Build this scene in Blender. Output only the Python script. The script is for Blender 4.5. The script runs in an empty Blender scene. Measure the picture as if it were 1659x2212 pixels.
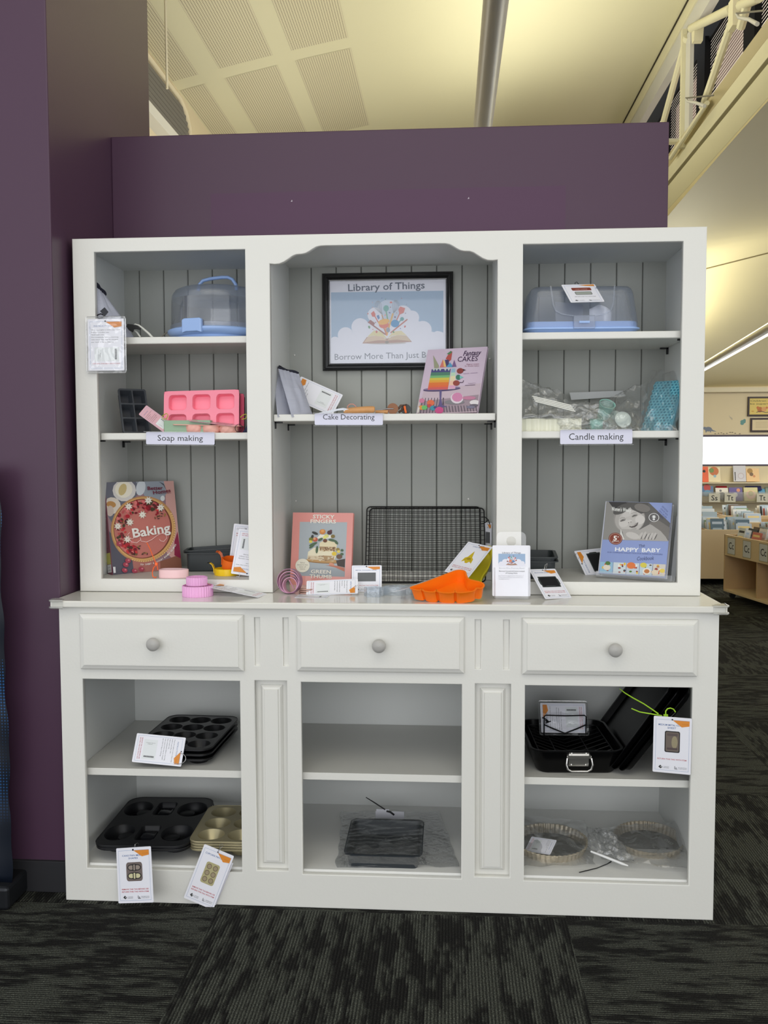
import bpy, math, random
from math import sin, cos, pi, radians as R
from mathutils import Vector as V, Matrix, noise
random.seed(7)
C = bpy.context.scene.collection

# ---------------- camera ----------------
F = 2000.0
CP = V((1.14385, -2.78794, 1.33321))
RT = V((0.99756808, 0.06964365, -0.00277435)); UP = V((-0.00159653, 0.06262667, 0.99803575)); FW = V((-0.0696806, 0.99560417, -0.06258555))
cd = bpy.data.cameras.new('camera'); cam = bpy.data.objects.new('camera', cd); C.objects.link(cam)
cd.sensor_fit = 'VERTICAL'; cd.sensor_height = 36; cd.lens = F / 2212 * 36; cd.clip_start = 0.05; cd.clip_end = 100
cam.matrix_world = Matrix(((RT.x, UP.x, -FW.x, CP.x), (RT.y, UP.y, -FW.y, CP.y), (RT.z, UP.z, -FW.z, CP.z), (0, 0, 0, 1)))
bpy.context.scene.camera = cam
# ---------------- world, lights, exposure ----------------
vs = bpy.context.scene.view_settings
vs.view_transform = 'Standard'; vs.look = 'None'; vs.gamma = 1; vs.use_curve_mapping = False; vs.exposure = 0.0
W = bpy.data.worlds.new('world'); bpy.context.scene.world = W; W.use_nodes = True
bg = W.node_tree.nodes['Background']; bg.inputs[0].default_value = (0.93, 0.96, 1.0, 1); bg.inputs[1].default_value = 1.0
def area(name, loc, rot, sx, sy, power, col=(1, 1, 1), spread=180):
    l = bpy.data.lights.new(name, 'AREA'); l.shape = 'RECTANGLE'; l.size = sx; l.size_y = sy; l.energy = power; l.color = col; l.spread = R(spread)
    o = bpy.data.objects.new(name, l); o.location = loc; o.rotation_euler = rot; C.objects.link(o); return o
area('ceiling_and_fill_light', (0.9, -2.6, 3.9), (R(18), 0, 0), 3.5, 1.6, 31, (1, 0.98, 0.94))
area('window_light', (0.9, -6.4, 1.6), (R(90), 0, 0), 6.5, 2.7, 110, (0.98, 0.99, 1.0))
area('ceiling_and_fill_light', (1.75, 3.6, 3.62), (pi, R(12), 0), 0.3, 5.0, 50, (1.0, 0.985, 0.82))  # added uplight for the suspended tube, offset right to brighten the ceiling
area('ceiling_and_fill_light', (3.8, 8.2, 2.45), (pi, R(0), 0), 0.2, 1.8, 30, (1.0, 0.97, 0.76))  # unseen uplight added to brighten the curving side ceiling
area('ceiling_and_fill_light', (6.6, 7.0, 2.9), (0, 0, 0), 2.0, 3.0, 120, (1.0, 0.96, 0.86))  # lamp added out of view to brighten the end wall
area('ceiling_and_fill_light', (-0.1, 4.6, 2.9), (pi, 0, 0), 0.4, 4.0, 24, (1.0, 0.98, 0.86))  # unseen uplighter added behind the partition to lift the left ceiling
area('window_light', (7.5, -1.0, 2.2), (R(90), 0, R(75)), 3.0, 2.4, 60, (0.95, 0.98, 1.0))

# ---------------- materials ----------------
def lin(c):
    return tuple(((v/255/12.92) if v/255 <= .04045 else ((v/255+.055)/1.055)**2.4) for v in c) + (1.0,)
MC = {}
def mat(name, rgb, rough=.5, metal=0., trans=0., alpha=1., coat=0., bump=0., bscale=50., var=0., spec=.5, ior=1.45, emit=0., sub=0.):
    if name in MC: return MC[name]
    m = bpy.data.materials.new(name); m.use_nodes = True; nt = m.node_tree; b = nt.nodes['Principled BSDF']; MC[name] = m
    b.inputs['Base Color'].default_value = lin(rgb); b.inputs['Roughness'].default_value = rough; b.inputs['Metallic'].default_value = metal
    b.inputs['Transmission Weight'].default_value = trans; b.inputs['Alpha'].default_value = alpha; b.inputs['IOR'].default_value = ior
    b.inputs['Coat Weight'].default_value = coat; b.inputs['Specular IOR Level'].default_value = spec
    if emit: b.inputs['Emission Color'].default_value = lin(rgb); b.inputs['Emission Strength'].default_value = emit
    if bump or var:
        tc = nt.nodes.new('ShaderNodeTexCoord'); n = nt.nodes.new('ShaderNodeTexNoise'); n.inputs['Scale'].default_value = bscale; n.inputs['Detail'].default_value = 4
        nt.links.new(tc.outputs['Object'], n.inputs['Vector'])
        if bump:
            bm = nt.nodes.new('ShaderNodeBump'); bm.inputs['Strength'].default_value = bump; bm.inputs['Distance'].default_value = .002
            nt.links.new(n.outputs['Fac'], bm.inputs['Height']); nt.links.new(bm.outputs[0], b.inputs['Normal'])
        if var:
            mx = nt.nodes.new('ShaderNodeMix'); mx.data_type = 'RGBA'
            mx.inputs[6].default_value = tuple(v*(1-var) for v in lin(rgb)[:3])+(1,); mx.inputs[7].default_value = tuple(min(1, v*(1+var)) for v in lin(rgb)[:3])+(1,)
            nt.links.new(n.outputs['Fac'], mx.inputs[0]); nt.links.new(mx.outputs[2], b.inputs['Base Color'])
    return m
def clear(name, tint=(1, 1, 1), fac=.12, rough=.08, haze=0., hz=(235, 238, 240), bump=0., bscale=30.):
    # thin clear plastic: mostly see-through with a glossy sheen and a little milky haze
    if name in MC: return MC[name]
    m = bpy.data.materials.new(name); m.use_nodes = True; nt = m.node_tree; nt.nodes.clear(); MC[name] = m
    N = nt.nodes.new; L = nt.links.new
    out = N('ShaderNodeOutputMaterial'); tr = N('ShaderNodeBsdfTransparent'); tr.inputs[0].default_value = tint + (1,)
    gl = N('ShaderNodeBsdfGlossy'); gl.inputs['Roughness'].default_value = rough; df = N('ShaderNodeBsdfDiffuse'); df.inputs[0].default_value = lin(hz)
    tl = N('ShaderNodeBsdfTranslucent'); tl.inputs[0].default_value = lin(hz); ad = N('ShaderNodeMixShader'); L(df.outputs[0], ad.inputs[1]); L(tl.outputs[0], ad.inputs[2])
    m1 = N('ShaderNodeMixShader'); m1.inputs[0].default_value = haze; L(tr.outputs[0], m1.inputs[1]); L(ad.outputs[0], m1.inputs[2])
    lw = N('ShaderNodeLayerWeight'); lw.inputs[0].default_value = .35
    ma = N('ShaderNodeMath'); ma.operation = 'MULTIPLY_ADD'; L(lw.outputs['Facing'], ma.inputs[0]); ma.inputs[1].default_value = .55; ma.inputs[2].default_value = fac; ma.use_clamp = True
    m2 = N('ShaderNodeMixShader'); L(ma.outputs[0], m2.inputs[0]); L(m1.outputs[0], m2.inputs[1]); L(gl.outputs[0], m2.inputs[2]); L(m2.outputs[0], out.inputs[0])
    if bump:
        tc = N('ShaderNodeTexCoord'); n = N('ShaderNodeTexNoise'); n.inputs['Scale'].default_value = bscale; n.inputs['Detail'].default_value = 3; L(tc.outputs['Object'], n.inputs['Vector'])
        bm = N('ShaderNodeBump'); bm.inputs['Strength'].default_value = bump; bm.inputs['Distance'].default_value = .01
        L(n.outputs['Fac'], bm.inputs['Height']); L(bm.outputs[0], gl.inputs['Normal']); L(bm.outputs[0], lw.inputs['Normal'])
    return m
def ink(r, g, b):
    return mat('print_%d_%d_%d' % (r, g, b), (r, g, b), .45)

# ---------------- mesh builder ----------------
TXT = {}
def textmesh(s, bold=0., shear=0.):
    k = (s, bold, shear)
    if k not in TXT:
        c = bpy.data.curves.new('text', 'FONT'); c.body = s; c.size = 1; c.resolution_u = 2; c.offset = bold; c.shear = shear
        o = bpy.data.objects.new('text', c); C.objects.link(o)
        me = bpy.data.meshes.new_from_object(o.evaluated_get(bpy.context.evaluated_depsgraph_get()))
        vs_ = [(v.co.x, v.co.y) for v in me.vertices]; fs = [tuple(p.vertices) for p in me.polygons]
        C.objects.unlink(o); bpy.data.objects.remove(o); bpy.data.meshes.remove(me)
        x0 = min(v[0] for v in vs_); x1 = max(v[0] for v in vs_)
        TXT[k] = ([(a-x0, b) for a, b in vs_], fs, x1-x0)
    return TXT[k]
def circ(cx, cy, r, n=24, ry=None, a0=0.):
    ry = r if ry is None else ry
    return [(cx+r*cos(a0+2*pi*i/n), cy+ry*sin(a0+2*pi*i/n)) for i in range(n)]
def rrect(cx, cy, w, d, r, n=5):
    o = []; r = min(r, w/2-1e-5, d/2-1e-5)
    for k, (sx, sy) in enumerate(((1, 1), (-1, 1), (-1, -1), (1, -1))):
        for i in range(n+1):
            a = pi/2*(k+i/n); o.append((cx+sx*(w/2-r)+r*cos(a), cy+sy*(d/2-r)+r*sin(a)))
    return o
def offs(pts, d):
    # offset a closed 2-D outline (anticlockwise) outward by d
    n = len(pts); o = []
    for i in range(n):
        a = V(pts[i-1]); b = V(pts[i]); c = V(pts[(i+1) % n]); e1 = (b-a); e2 = (c-b)
        if e1.length < 1e-7: e1 = e2
        if e2.length < 1e-7: e2 = e1
        n1 = V((e1.y, -e1.x)).normalized(); n2 = V((e2.y, -e2.x)).normalized(); m = n1+n2
        if m.length < 1e-4: m = n1
        m.normalize(); k = max(.5, m.dot(n1)); o.append((b.x+m.x*d/k, b.y+m.y*d/k))
    return o
class MB:
    def __init__(s, M=None): s.v = []; s.f = []; s.mi = []; s.mats = []; s.M = M or Matrix(); s.z = 0.0
    def m(s, mt):
        if mt not in s.mats: s.mats.append(mt)
        return s.mats.index(mt)
    def add(s, vs_, fs, mt):
        b = len(s.v); k = s.m(mt)
        for v in vs_: s.v.append(s.M @ V(v))
        for f in fs: s.f.append(tuple(b+i for i in f)); s.mi.append(k)
    def box(s, x0, x1, y0, y1, z0, z1, mt):
        s.add([(x, y, z) for z in (z0, z1) for y in (y0, y1) for x in (x0, x1)],
              [(0, 2, 3, 1), (4, 5, 7, 6), (0, 1, 5, 4), (2, 6, 7, 3), (0, 4, 6, 2), (1, 3, 7, 5)], mt)
    def loft(s, rings, mt, cap0=True, cap1=True, closed=True):
        n = len(rings[0]); vs_ = [p for r in rings for p in r]; fs = []
        for k in range(len(rings)-1):
            for i in range(n if closed else n-1):
                j = (i+1) % n; fs.append((k*n+i, k*n+j, (k+1)*n+j, (k+1)*n+i))
        if cap0: fs.append(tuple(reversed(range(n))))
        if cap1: fs.append(tuple(range((len(rings)-1)*n, len(rings)*n)))
        s.add(vs_, fs, mt)
    def prism(s, pts, z0, z1, mt): s.loft([[(x, y, z0) for x, y in pts], [(x, y, z1) for x, y in pts]], mt)
    def lathe(s, prof, mt, n=32, cx=0, cy=0, cap0=False, cap1=False):
        s.loft([[(x, y, z) for x, y in circ(cx, cy, max(r, 1e-5), n)] for r, z in prof], mt, cap0, cap1)
    def tube(s, path, r, mt, n=6, closed=False, flat=None):
        P = [V(p) for p in path]; N = len(P); rings = []; up = None
        for i in range(N):
            a = P[(i-1) % N] if (closed or i > 0) else P[i]; b = P[(i+1) % N] if (closed or i < N-1) else P[i]
            t = (b-a).normalized() if (b-a).length > 1e-9 else V((0, 0, 1))
            if up is None: up = V((0, 0, 1)) if abs(t.z) < .9 else V((1, 0, 0))
            sd = t.cross(up); sd = sd.normalized() if sd.length > 1e-6 else V((1, 0, 0)); up = sd.cross(t).normalized()
            rr = r[i] if isinstance(r, (list, tuple)) else r; k = flat or 1
            rings.append([P[i]+sd*(rr*cos(2*pi*j/n))+up*(rr*k*sin(2*pi*j/n)) for j in range(n)])
        if closed: rings.append(rings[0])
        s.loft(rings, mt, not closed, not closed)
    def grid(s, fn, nu, nv, mt):
        s.add([fn(i/nu, j/nv) for j in range(nv+1) for i in range(nu+1)], [(j*(nu+1)+i, j*(nu+1)+i+1, (j+1)*(nu+1)+i+1, (j+1)*(nu+1)+i) for j in range(nv) for i in range(nu)], mt)
    def sphere(s, c, r, mt, n=10, k=6, sq=(1, 1, 1)):
        c = V(c); s.loft([[(c.x+r*sq[0]*sin(pi*j/k)*cos(2*pi*i/n), c.y+r*sq[1]*sin(pi*j/k)*sin(2*pi*i/n), c.z-r*sq[2]*cos(pi*j/k)) for i in range(n)] for j in range(k+1)], mt, False, False)
    # flat print: drawn in local x (right), y (up), stacked by tiny steps along z
    def fp(s, pts, mt, dz=2e-5):
        s.z += dz; s.add([(x, y, s.z) for x, y in pts], [tuple(range(len(pts)))], mt)
    def fr(s, x0, y0, x1, y1, mt): s.fp([(x0, y0), (x1, y0), (x1, y1), (x0, y1)], mt)
    def fe(s, cx, cy, rx, mt, ry=None, n=16, a0=0): s.fp(circ(cx, cy, rx, n, ry, a0), mt)
    def fo(s, cx, cy, rx, ry, ang, mt, n=12):
        c, d = cos(ang), sin(ang); s.fp([(cx+rx*cos(t)*c-ry*sin(t)*d, cy+rx*cos(t)*d+ry*sin(t)*c) for t in [2*pi*i/n for i in range(n)]], mt)
    def fl(s, pts, w, mt):
        s.z += 2e-5; L_ = []; Rr = []; n = len(pts)
        for i in range(n):
            a = V(pts[max(0, i-1)]); b = V(pts[min(n-1, i+1)]); t = (b-a).normalized(); ww = w[i] if isinstance(w, (list, tuple)) else w
            L_.append((pts[i][0]-t.y*ww/2, pts[i][1]+t.x*ww/2, s.z)); Rr.append((pts[i][0]+t.y*ww/2, pts[i][1]-t.x*ww/2, s.z))
        s.add(L_+Rr, [(i, n+i, n+i+1, i+1) for i in range(n-1)], mt)
    def frame(s, x0, y0, x1, y1, w, mt):
        s.z += 2e-5
        for a in ((x0, y0, x1, y0+w), (x0, y1-w, x1, y1), (x0, y0+w, x0+w, y1-w), (x1-w, y0+w, x1, y1-w)):
            s.add([(a[0], a[1], s.z), (a[2], a[1], s.z), (a[2], a[3], s.z), (a[0], a[3], s.z)], [(0, 1, 2, 3)], mt)
    def ft(s, txt, x, y, h, mt, al='c', w=None, bold=0.0, shear=0., ang=0.):
        # cap height h (Bfont caps ~0.7 of size); w = fitted width
        vs_, fs, tw = textmesh(txt, bold, shear); k = h/.7; kx = (w/tw) if w else k; W_ = tw*kx
        ox = {'c': -W_/2, 'l': 0, 'r': -W_}[al]; s.z += 2e-5; ca, sa = cos(ang), sin(ang)
        s.add([(x+(a*kx+ox)*ca-b*k*sa, y+(a*kx+ox)*sa+b*k*ca, s.z) for a, b in vs_], fs, mt)
    def build(s, name, parent=None, smooth=None, bevel=0., M=None, solid=0., seg=2):
        me = bpy.data.meshes.new(name); me.from_pydata([tuple(v) for v in s.v], [], s.f)
        for m_ in s.mats: me.materials.append(m_)
        me.polygons.foreach_set('material_index', s.mi)
        if smooth is not None:
            me.polygons.foreach_set('use_smooth', [True]*len(me.polygons))
            me.set_sharp_from_angle(angle=R(smooth))
        me.validate(); me.update()
        o = bpy.data.objects.new(name, me); C.objects.link(o)
        if parent: o.parent = parent
        if M is not None: o.matrix_local = M
        if solid:
            q = o.modifiers.new('s', 'SOLIDIFY'); q.thickness = solid; q.offset = 0
        if bevel:
            q = o.modifiers.new('b', 'BEVEL'); q.width = bevel; q.segments = seg; q.limit_method = 'ANGLE'; q.angle_limit = R(40)
        return o
def tag(o, label=None, cat=None, group=None, kind=None):
    if label: o['label'] = label
    if cat: o['category'] = cat
    if group: o['group'] = group
    if kind: o['kind'] = kind
    return o
def thing(name, label, cat, M=None, group=None):
    o = bpy.data.objects.new(name, None); o.empty_display_size = .05; C.objects.link(o)
    if M is not None: o.matrix_world = M
    return tag(o, label, cat, group)
def struct(name, mb, label=None, smooth=None, bevel=0.):
    o = mb.build(name, None, smooth, bevel); o['kind'] = 'structure'
    if label: o['label'] = label
    return o
def T(x, y, z): return Matrix.Translation((x, y, z))
def RX(a): return Matrix.Rotation(R(a), 4, 'X')
def RY(a): return Matrix.Rotation(R(a), 4, 'Y')
def RZ(a): return Matrix.Rotation(R(a), 4, 'Z')
def ray(px, py): return RT*((px-829.5)/F)-UP*((py-1106)/F)+FW
def at(px, py, y): d = ray(px, py); return CP+d*((y-CP.y)/d.y)
def atz(px, py, z): d = ray(px, py); return CP+d*((z-CP.z)/d.z)
def atx(px, py, x): d = ray(px, py); return CP+d*((x-CP.x)/d.x)
def axes(o, x, y, z=None):
    # matrix with the given origin, x axis and y axis directions
    x = V(x).normalized(); y = V(y); y = (y-x*y.dot(x)).normalized(); z = x.cross(y)
    return Matrix(((x.x, y.x, z.x, o[0]), (x.y, y.y, z.y, o[1]), (x.z, y.z, z.z, o[2]), (0, 0, 0, 1)))
# ================= room shell =================
def carpet():
    m = bpy.data.materials.new('carpet_tiles'); m.use_nodes = True; nt = m.node_tree; N = nt.nodes.new; L = nt.links.new; b = nt.nodes['Principled BSDF']
    b.inputs['Roughness'].default_value = .95; b.inputs['Specular IOR Level'].default_value = .15
    def mth(op, a, c=None, d=None):
        n = N('ShaderNodeMath'); n.operation = op
        for i, q in enumerate((a, c, d)):
            if q is None: continue
            if isinstance(q, (int, float)): n.inputs[i].default_value = q
            else: L(q, n.inputs[i])
        return n.outputs[0]
    tc = N('ShaderNodeTexCoord'); sp = N('ShaderNodeSeparateXYZ'); L(tc.outputs['Object'], sp.inputs[0]); x, y = sp.outputs[0], sp.outputs[1]
    ix = mth('FLOOR', mth('DIVIDE', mth('SUBTRACT', x, .467), 1.015)); iy = mth('FLOOR', mth('DIVIDE', mth('ADD', y, .18), 1.015))
    par = mth('ABSOLUTE', mth('MODULO', mth('ADD', ix, iy), 2.0))   # 1 -> ribs run along y
    d = mth('SUBTRACT', y, x); a = mth('ADD', x, mth('MULTIPLY', par, d)); c = mth('SUBTRACT', y, mth('MULTIPLY', par, d))
    def nz(sa, sc, det=2, off=0., cc=None):
        cb = N('ShaderNodeCombineXYZ'); L(mth('MULTIPLY', a, sa), cb.inputs[0]); L(mth('MULTIPLY', cc or c, sc), cb.inputs[1])
        cb.inputs[2].default_value = off; n = N('ShaderNodeTexNoise'); n.inputs['Scale'].default_value = 1; n.inputs['Detail'].default_value = det; L(cb.outputs[0], n.inputs['Vector']); return n.outputs['Fac']
    P = .0085; ci = mth('MULTIPLY', mth('FLOOR', mth('DIVIDE', c, P)), P)     # every rib has its own pattern along its length
    big = nz(5.0, 30, 2, 0., ci); mid = nz(16, 260, 2, 3., ci); fine = nz(260, 260, 2, 7.); blot = nz(3.5, 3.5, 2, 11.)
    rib = mth('MULTIPLY_ADD', mth('SINE', mth('MULTIPLY', c, 2*pi/P)), .5, .5)
    s_ = mth('ADD', mth('MULTIPLY', big, .55), mth('ADD', mth('MULTIPLY', mid, .34), mth('MULTIPLY', blot, .28)))
    rp = N('ShaderNodeValToRGB'); L(s_, rp.inputs[0]); rp.color_ramp.elements[0].position = .54; rp.color_ramp.elements[1].position = .63
    rp.color_ramp.elements[0].color = (.011, .011, .010, 1); rp.color_ramp.elements[1].color = (.056, .060, .050, 1)
    mx = N('ShaderNodeMix'); mx.data_type = 'RGBA'; mx.blend_type = 'MULTIPLY'; L(rp.outputs[0], mx.inputs[6]); mx.inputs[0].default_value = 1
    v = mth('MULTIPLY', mth('MULTIPLY_ADD', rib, 1.0, .35), mth('MULTIPLY_ADD', mth('POWER', fine, 3.0), 5.2, .3))
    cb = N('ShaderNodeCombineColor'); [L(v, cb.inputs[i]) for i in range(3)]; L(cb.outputs[0], mx.inputs[7]); L(mx.outputs[2], b.inputs['Base Color'])
    bp = N('ShaderNodeBump'); bp.inputs['Strength'].default_value = .8; bp.inputs['Distance'].default_value = .004
    L(mth('ADD', mth('MULTIPLY', rib, .6), fine), bp.inputs['Height']); L(bp.outputs[0], b.inputs['Normal'])
    return m
mb = MB(); mb.box(-4, 12, -5, 13, -.05, 0, carpet()); struct('floor', mb, 'charcoal ribbed carpet tiles laid in quarter turns')
PUR = mat('purple_paint', (77, 53, 73), .36, bump=.05, bscale=300, spec=.42)
PUR2 = mat('purple_paint_patch', (80, 50, 77), .38, spec=.4)
CRM = mat('cream_plaster', (220, 214, 182), .6); CRW = mat('cream_wall', (232, 218, 186), .7)
mb = MB(); mb.box(-.019, 1.869, .403, .52, 0, 2.4262, PUR); wb = struct('wall_back', mb, 'low purple partition wall behind the dresser', bevel=.003)
mb = MB(); mb.box(.327, 1.532, .4022, .4032, 1.75, 2.226, PUR2)
for px, py in ((630, 434), (1012, 428)):
    p = at(px, py, .402); mb.prism([(p.x-.003, p.z-.003), (p.x+.003, p.z-.002), (p.x+.001, p.z+.004)], 0, .0001, mat('nick', (190, 180, 190)))
    mb.v[-6:] = [V((q.x, .4018-q.z, q.y)) for q in mb.v[-6:]]
o = mb.build('paint_patch', wb)
mb = MB(); mb.box(-1.6, -.019, -.105, .829, 0, 4.6, PUR); struct('wall_left_pillar', mb, 'tall purple pillar wall left of the dresser', bevel=.004)
mb = MB(); mb.box(-1.59, -.012, -.117, -.104, 0, .0966, mat('skirting_black', (34, 34, 38), .7)); struct('baseboard_pillar', mb, bevel=.002)
# vaulted main ceiling: rises from left to right
def cz(x): return 4.30+.245*(x+1.3)-.0195*(x+1.3)**2
PAN = bpy.data.materials.new('perforated_plaster'); PAN.use_nodes = True
def perf():
    nt = PAN.node_tree; N = nt.nodes.new; L = nt.links.new; b = nt.nodes['Principled BSDF']; b.inputs['Roughness'].default_value = .6
    tc = N('ShaderNodeTexCoord'); sp = N('ShaderNodeSeparateXYZ'); L(tc.outputs['Object'], sp.inputs[0])
    def mth(op, a, c=None):
        n = N('ShaderNodeMath'); n.operation = op
        for i, q in enumerate((a, c)):
            if q is None: continue
            if isinstance(q, (int, float)): n.inputs[i].default_value = q
            else: L(q, n.inputs[i])
        return n.outputs[0]
    def cell(o, p): return mth('ABSOLUTE', mth('SUBTRACT', mth('FRACT', mth('DIVIDE', o, p)), .5))
    dx, dy = cell(sp.outputs[0], .0185), cell(sp.outputs[1], .0185)
    r = mth('SQRT', mth('ADD', mth('MULTIPLY', dx, dx), mth('MULTIPLY', dy, dy))); h = mth('LESS_THAN', r, .25)
    mx = N('ShaderNodeMix'); mx.data_type = 'RGBA'; mx.inputs[6].default_value = lin((216, 208, 178)); mx.inputs[7].default_value = lin((120, 106, 84)); L(h, mx.inputs[0]); L(mx.outputs[2], b.inputs['Base Color'])
perf()
mb = MB()
mb.grid(lambda u, v: (-1.3+4.38*u, -5+17*v, cz(-1.3+4.38*u)), 40, 2, CRM)
mb.grid(lambda u, v: (-1.3+4.36*u, -5+17*v, cz(-1.3+4.36*u)+.1), 40, 2, CRM)
cl = struct('ceiling', mb, 'cream vaulted plaster ceiling with rows of perforated panels', smooth=60)
# perforated panels, laid on a grid
p1 = atz(469, 157, 4.5); XS = [-1.165, -.60, -.035]; 
for (x0, x1) in ((-1.09, -.88), (-.71, -.27), (-.12, .34)):
    for y0, y1 in ((4.97, 6.75), (2.98, 4.78), (1.0, 2.79)):
        mb = MB(); mb.grid(lambda u, v: (x0+(x1-x0)*u, y0+(y1-y0)*v, cz(x0+(x1-x0)*u)-.002), 6, 1, PAN)
        o = mb.build('perforated_panel', cl, smooth=60)
# left clerestory wall with louvre band
mb = MB(); mb.box(-1.5, -1.1, .829, 12, 0, 4.36, CRW); struct('wall_left', mb)
# far walls, right hand side
YF = 10.4
mb = MB(); mb.box(-1.5, 12, YF, YF+.2, 0, 1.160, CRW); mb.box(-1.5, 12, YF, YF+.2, 1.575, 6, CRW); mb.box(-1.5, 3.2, YF, YF+.2, 1.160, 1.575, CRW); struct('wall_far', mb, 'cream end wall of the children area')
# right-hand ceiling, falling towards the end wall
def rowz(y, pl, pr):
    a = at(1440, pl, y); b = at(1700, pr, y); k = (b.z-a.z)/(b.x-a.x); return a.z+k*(3.1-a.x), k
ROWS = [(-5, 3.48, .0), (2., 3.48, .0), (4.2, 3.47, .03), (6.1, 3.43, .08), (8.0,)+rowz(8.0, 591, 521), (9.4,)+rowz(9.4, 744, 695), (10.42, 2.235, .0)]
def zr(x, y):
    for a, b in zip(ROWS, ROWS[1:]):
        if y <= b[0]:
            t = (y-a[0])/(b[0]-a[0]); za = a[1]+a[2]*(min(x, 7)-3.1); zb = b[1]+b[2]*(min(x, 7)-3.1); return za+(zb-za)*t
    return b[1]
mb = MB(); YS = [-5, 0, 2]+[2+.3*i for i in range(1, 29)]
def zs(x, y): return sum(zr(x, y+d) for d in (-.4, -.2, 0, .2, .4))/5 if y < 9.6 else zr(x, y)
vs_ = [(x, y, zs(x, y)) for y in YS for x in (3.082, 5, 7, 12)]
mb.add(vs_, [(j*4+i, j*4+i+1, j*4+i+5, j*4+i+4) for j in range(len(YS)-1) for i in range(3)], mat('cream_ceiling_paint', (226, 214, 172), .55))
mb.add([(3.0815, y, z) for y in YS for z in (zs(3.082, y), 3.495)], [(j*2, j*2+1, j*2+3, j*2+2) for j in range(len(YS)-1)], mat('cream_ceiling_paint', (226, 214, 172)))
cr = struct('ceiling_side', mb, 'lower cream ceiling curving down to the end wall', smooth=50)
for k, y in enumerate((8.0,)):
    mb = MB(); mb.tube([(x, y, zs(x, y)-.003) for x in (3.12, 4, 5, 6, 7, 9, 12)], .008 if k == 0 else .004, mat('seam_shadow_gap', (150, 136, 100), .8), 4); mb.build('ceiling_joint', cr)
mb = MB(); mb.box(3.1, 12, YF-.06, YF, 2.17, 2.235, mat('cream_trim', (238, 228, 200), .5)); struct('trim_1', mb, 'cream picture rail under the sloping ceiling', bevel=.004)
# window strip at the far wall
mb = MB(); wf = mat('window_frame_dark', (86, 78, 96), .5)
mb.box(3.2, 12, YF-.02, YF+.1, 1.558, 1.585, wf); mb.box(3.2, 12, YF-.02, YF+.1, 1.155, 1.176, wf)
for x in (3.2, 6.4, 9.6): mb.box(x, x+.05, YF-.01, YF+.1, 1.176, 1.558, wf)
wn = struct('window_1', mb, 'long low window strip glowing white with daylight')
mb = MB(); mb.box(3.25, 12, YF+.05, YF+.06, 1.176, 1.558, clear('window_glass', fac=.03, rough=.02)); mb.build('glass', wn)
mb = MB(); mb.box(3.2, 12, YF+.4, YF+.41, .9, 1.9, mat('daylight_outside', (240, 248, 255), .9, emit=1.6)); struct('window_daylight', mb, 'bright overcast sky outside the low window')
area('window_light', (5.6, YF-.1, 1.37), (R(-90), 0, 0), 4, .35, 25, (.93, .97, 1))

# ---- clerestory on the right: beam, truss, blinds ----
CB = mat('cream_steel', (214, 208, 178), .45); CG = mat('pale_grey_steel', (196, 194, 190), .45); BK = mat('black_aluminium', (14, 14, 15), .7, spec=.15); DK = mat('shadow_gap_paint', (96, 84, 58), .8)
bt = thing('steel_beam', 'long cream painted steel beam under the high slanting windows', 'beam', T(3.1, 4, 3.49))
def part(name, parent, mb, **k):
    # world-space geometry parented to a thing: keep it where it is
    inv = parent.matrix_world.inverted(); mb.v = [inv @ V(v) for v in mb.v]; return mb.build(name, parent, **k)
mb = MB(); mb.box(3.08, 3.2, -4, YF, 3.49, 3.70, CB); part('lower_band', bt, mb, bevel=.003)
mb = MB(); mb.box(3.13, 3.2, -4, YF, 3.70, 3.74, DK); part('slot', bt, mb)
mb = MB(); mb.box(3.08, 3.2, -4, YF, 3.74, 3.86, CB); part('middle_band', bt, mb, bevel=.003)
mb = MB(); mb.loft([[(3.08, y, 3.86), (3.2, y, 3.86), (3.2, y, 3.92), (3.04, y, 3.92)] for y in (-4, YF)], mat('shaded_cream_steel', (188, 174, 132), .5)); part('top_ledge', bt, mb)  # leaning upper band: shade put into a darker steel colour
ct = thing('roof_truss', 'cream tubular steel truss standing in front of the slatted window blinds', 'truss', T(3.1, 4, 4.0))
mb = MB(); mb.box(3.075, 3.14, -4, YF, 4.88, 5.02, CB); part('top_chord', ct, mb, bevel=.003)
mb = MB(); mb.box(3.09, 3.16, -4, YF, 4.72, 4.88, CG); part('chord_web', ct, mb)
mb = MB(); mb.box(3.064, 3.082, -4, YF, 4.988, 5.0, mat('joint_black', (50, 42, 28), .8)); part('joint_line', ct, mb)
def bar(px0, py0, px1, py1, x, r, m, nm, par, n=8):
    a = atx(px0, py0, x); b = atx(px1, py1, x); mb = MB(); mb.tube([a, b], r, m, n); return part(nm, par, mb, smooth=40)
def post(px0, px1, py0, py1, x, m, nm, par, th=.03):
    a = atx(px0, py0, x); b = atx(px1, py1, x); mb = MB(); mb.box(x-th, x, min(a.y, b.y), max(a.y, b.y), min(a.z, b.z)-.12, max(a.z, b.z), m); return part(nm, par, mb)
post(1500, 1485, 60, 275, 3.1, CG, 'post', ct); post(1485, 1478, 62, 290, 3.08, CB, 'post_flange', ct, .04)
post(1597, 1586, -10, 30, 3.08, CB, 'post', ct, .04)
bar(1428, 282, 1484, 78, 3.07, .028, CB, 'diagonal', ct); bar(1518, 232, 1590, 22, 3.07, .03, CB, 'diagonal', ct); bar(1600, 60, 1640, -80, 3.07, .03, CB, 'diagonal', ct)
for (a, b) in (((1494, 61), (1580, 19)), ((1600, 12), (1640, -6))):
    p, q = atx(a[0], a[1], 3.06), atx(b[0], b[1], 3.06); mb = MB(); mb.tube([p, q], .033, CB, 10); part('strut', ct, mb, smooth=40)
bar(1442, 306, 1486, 306, 3.3, .03, CB, 'cross_tube', ct)
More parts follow.
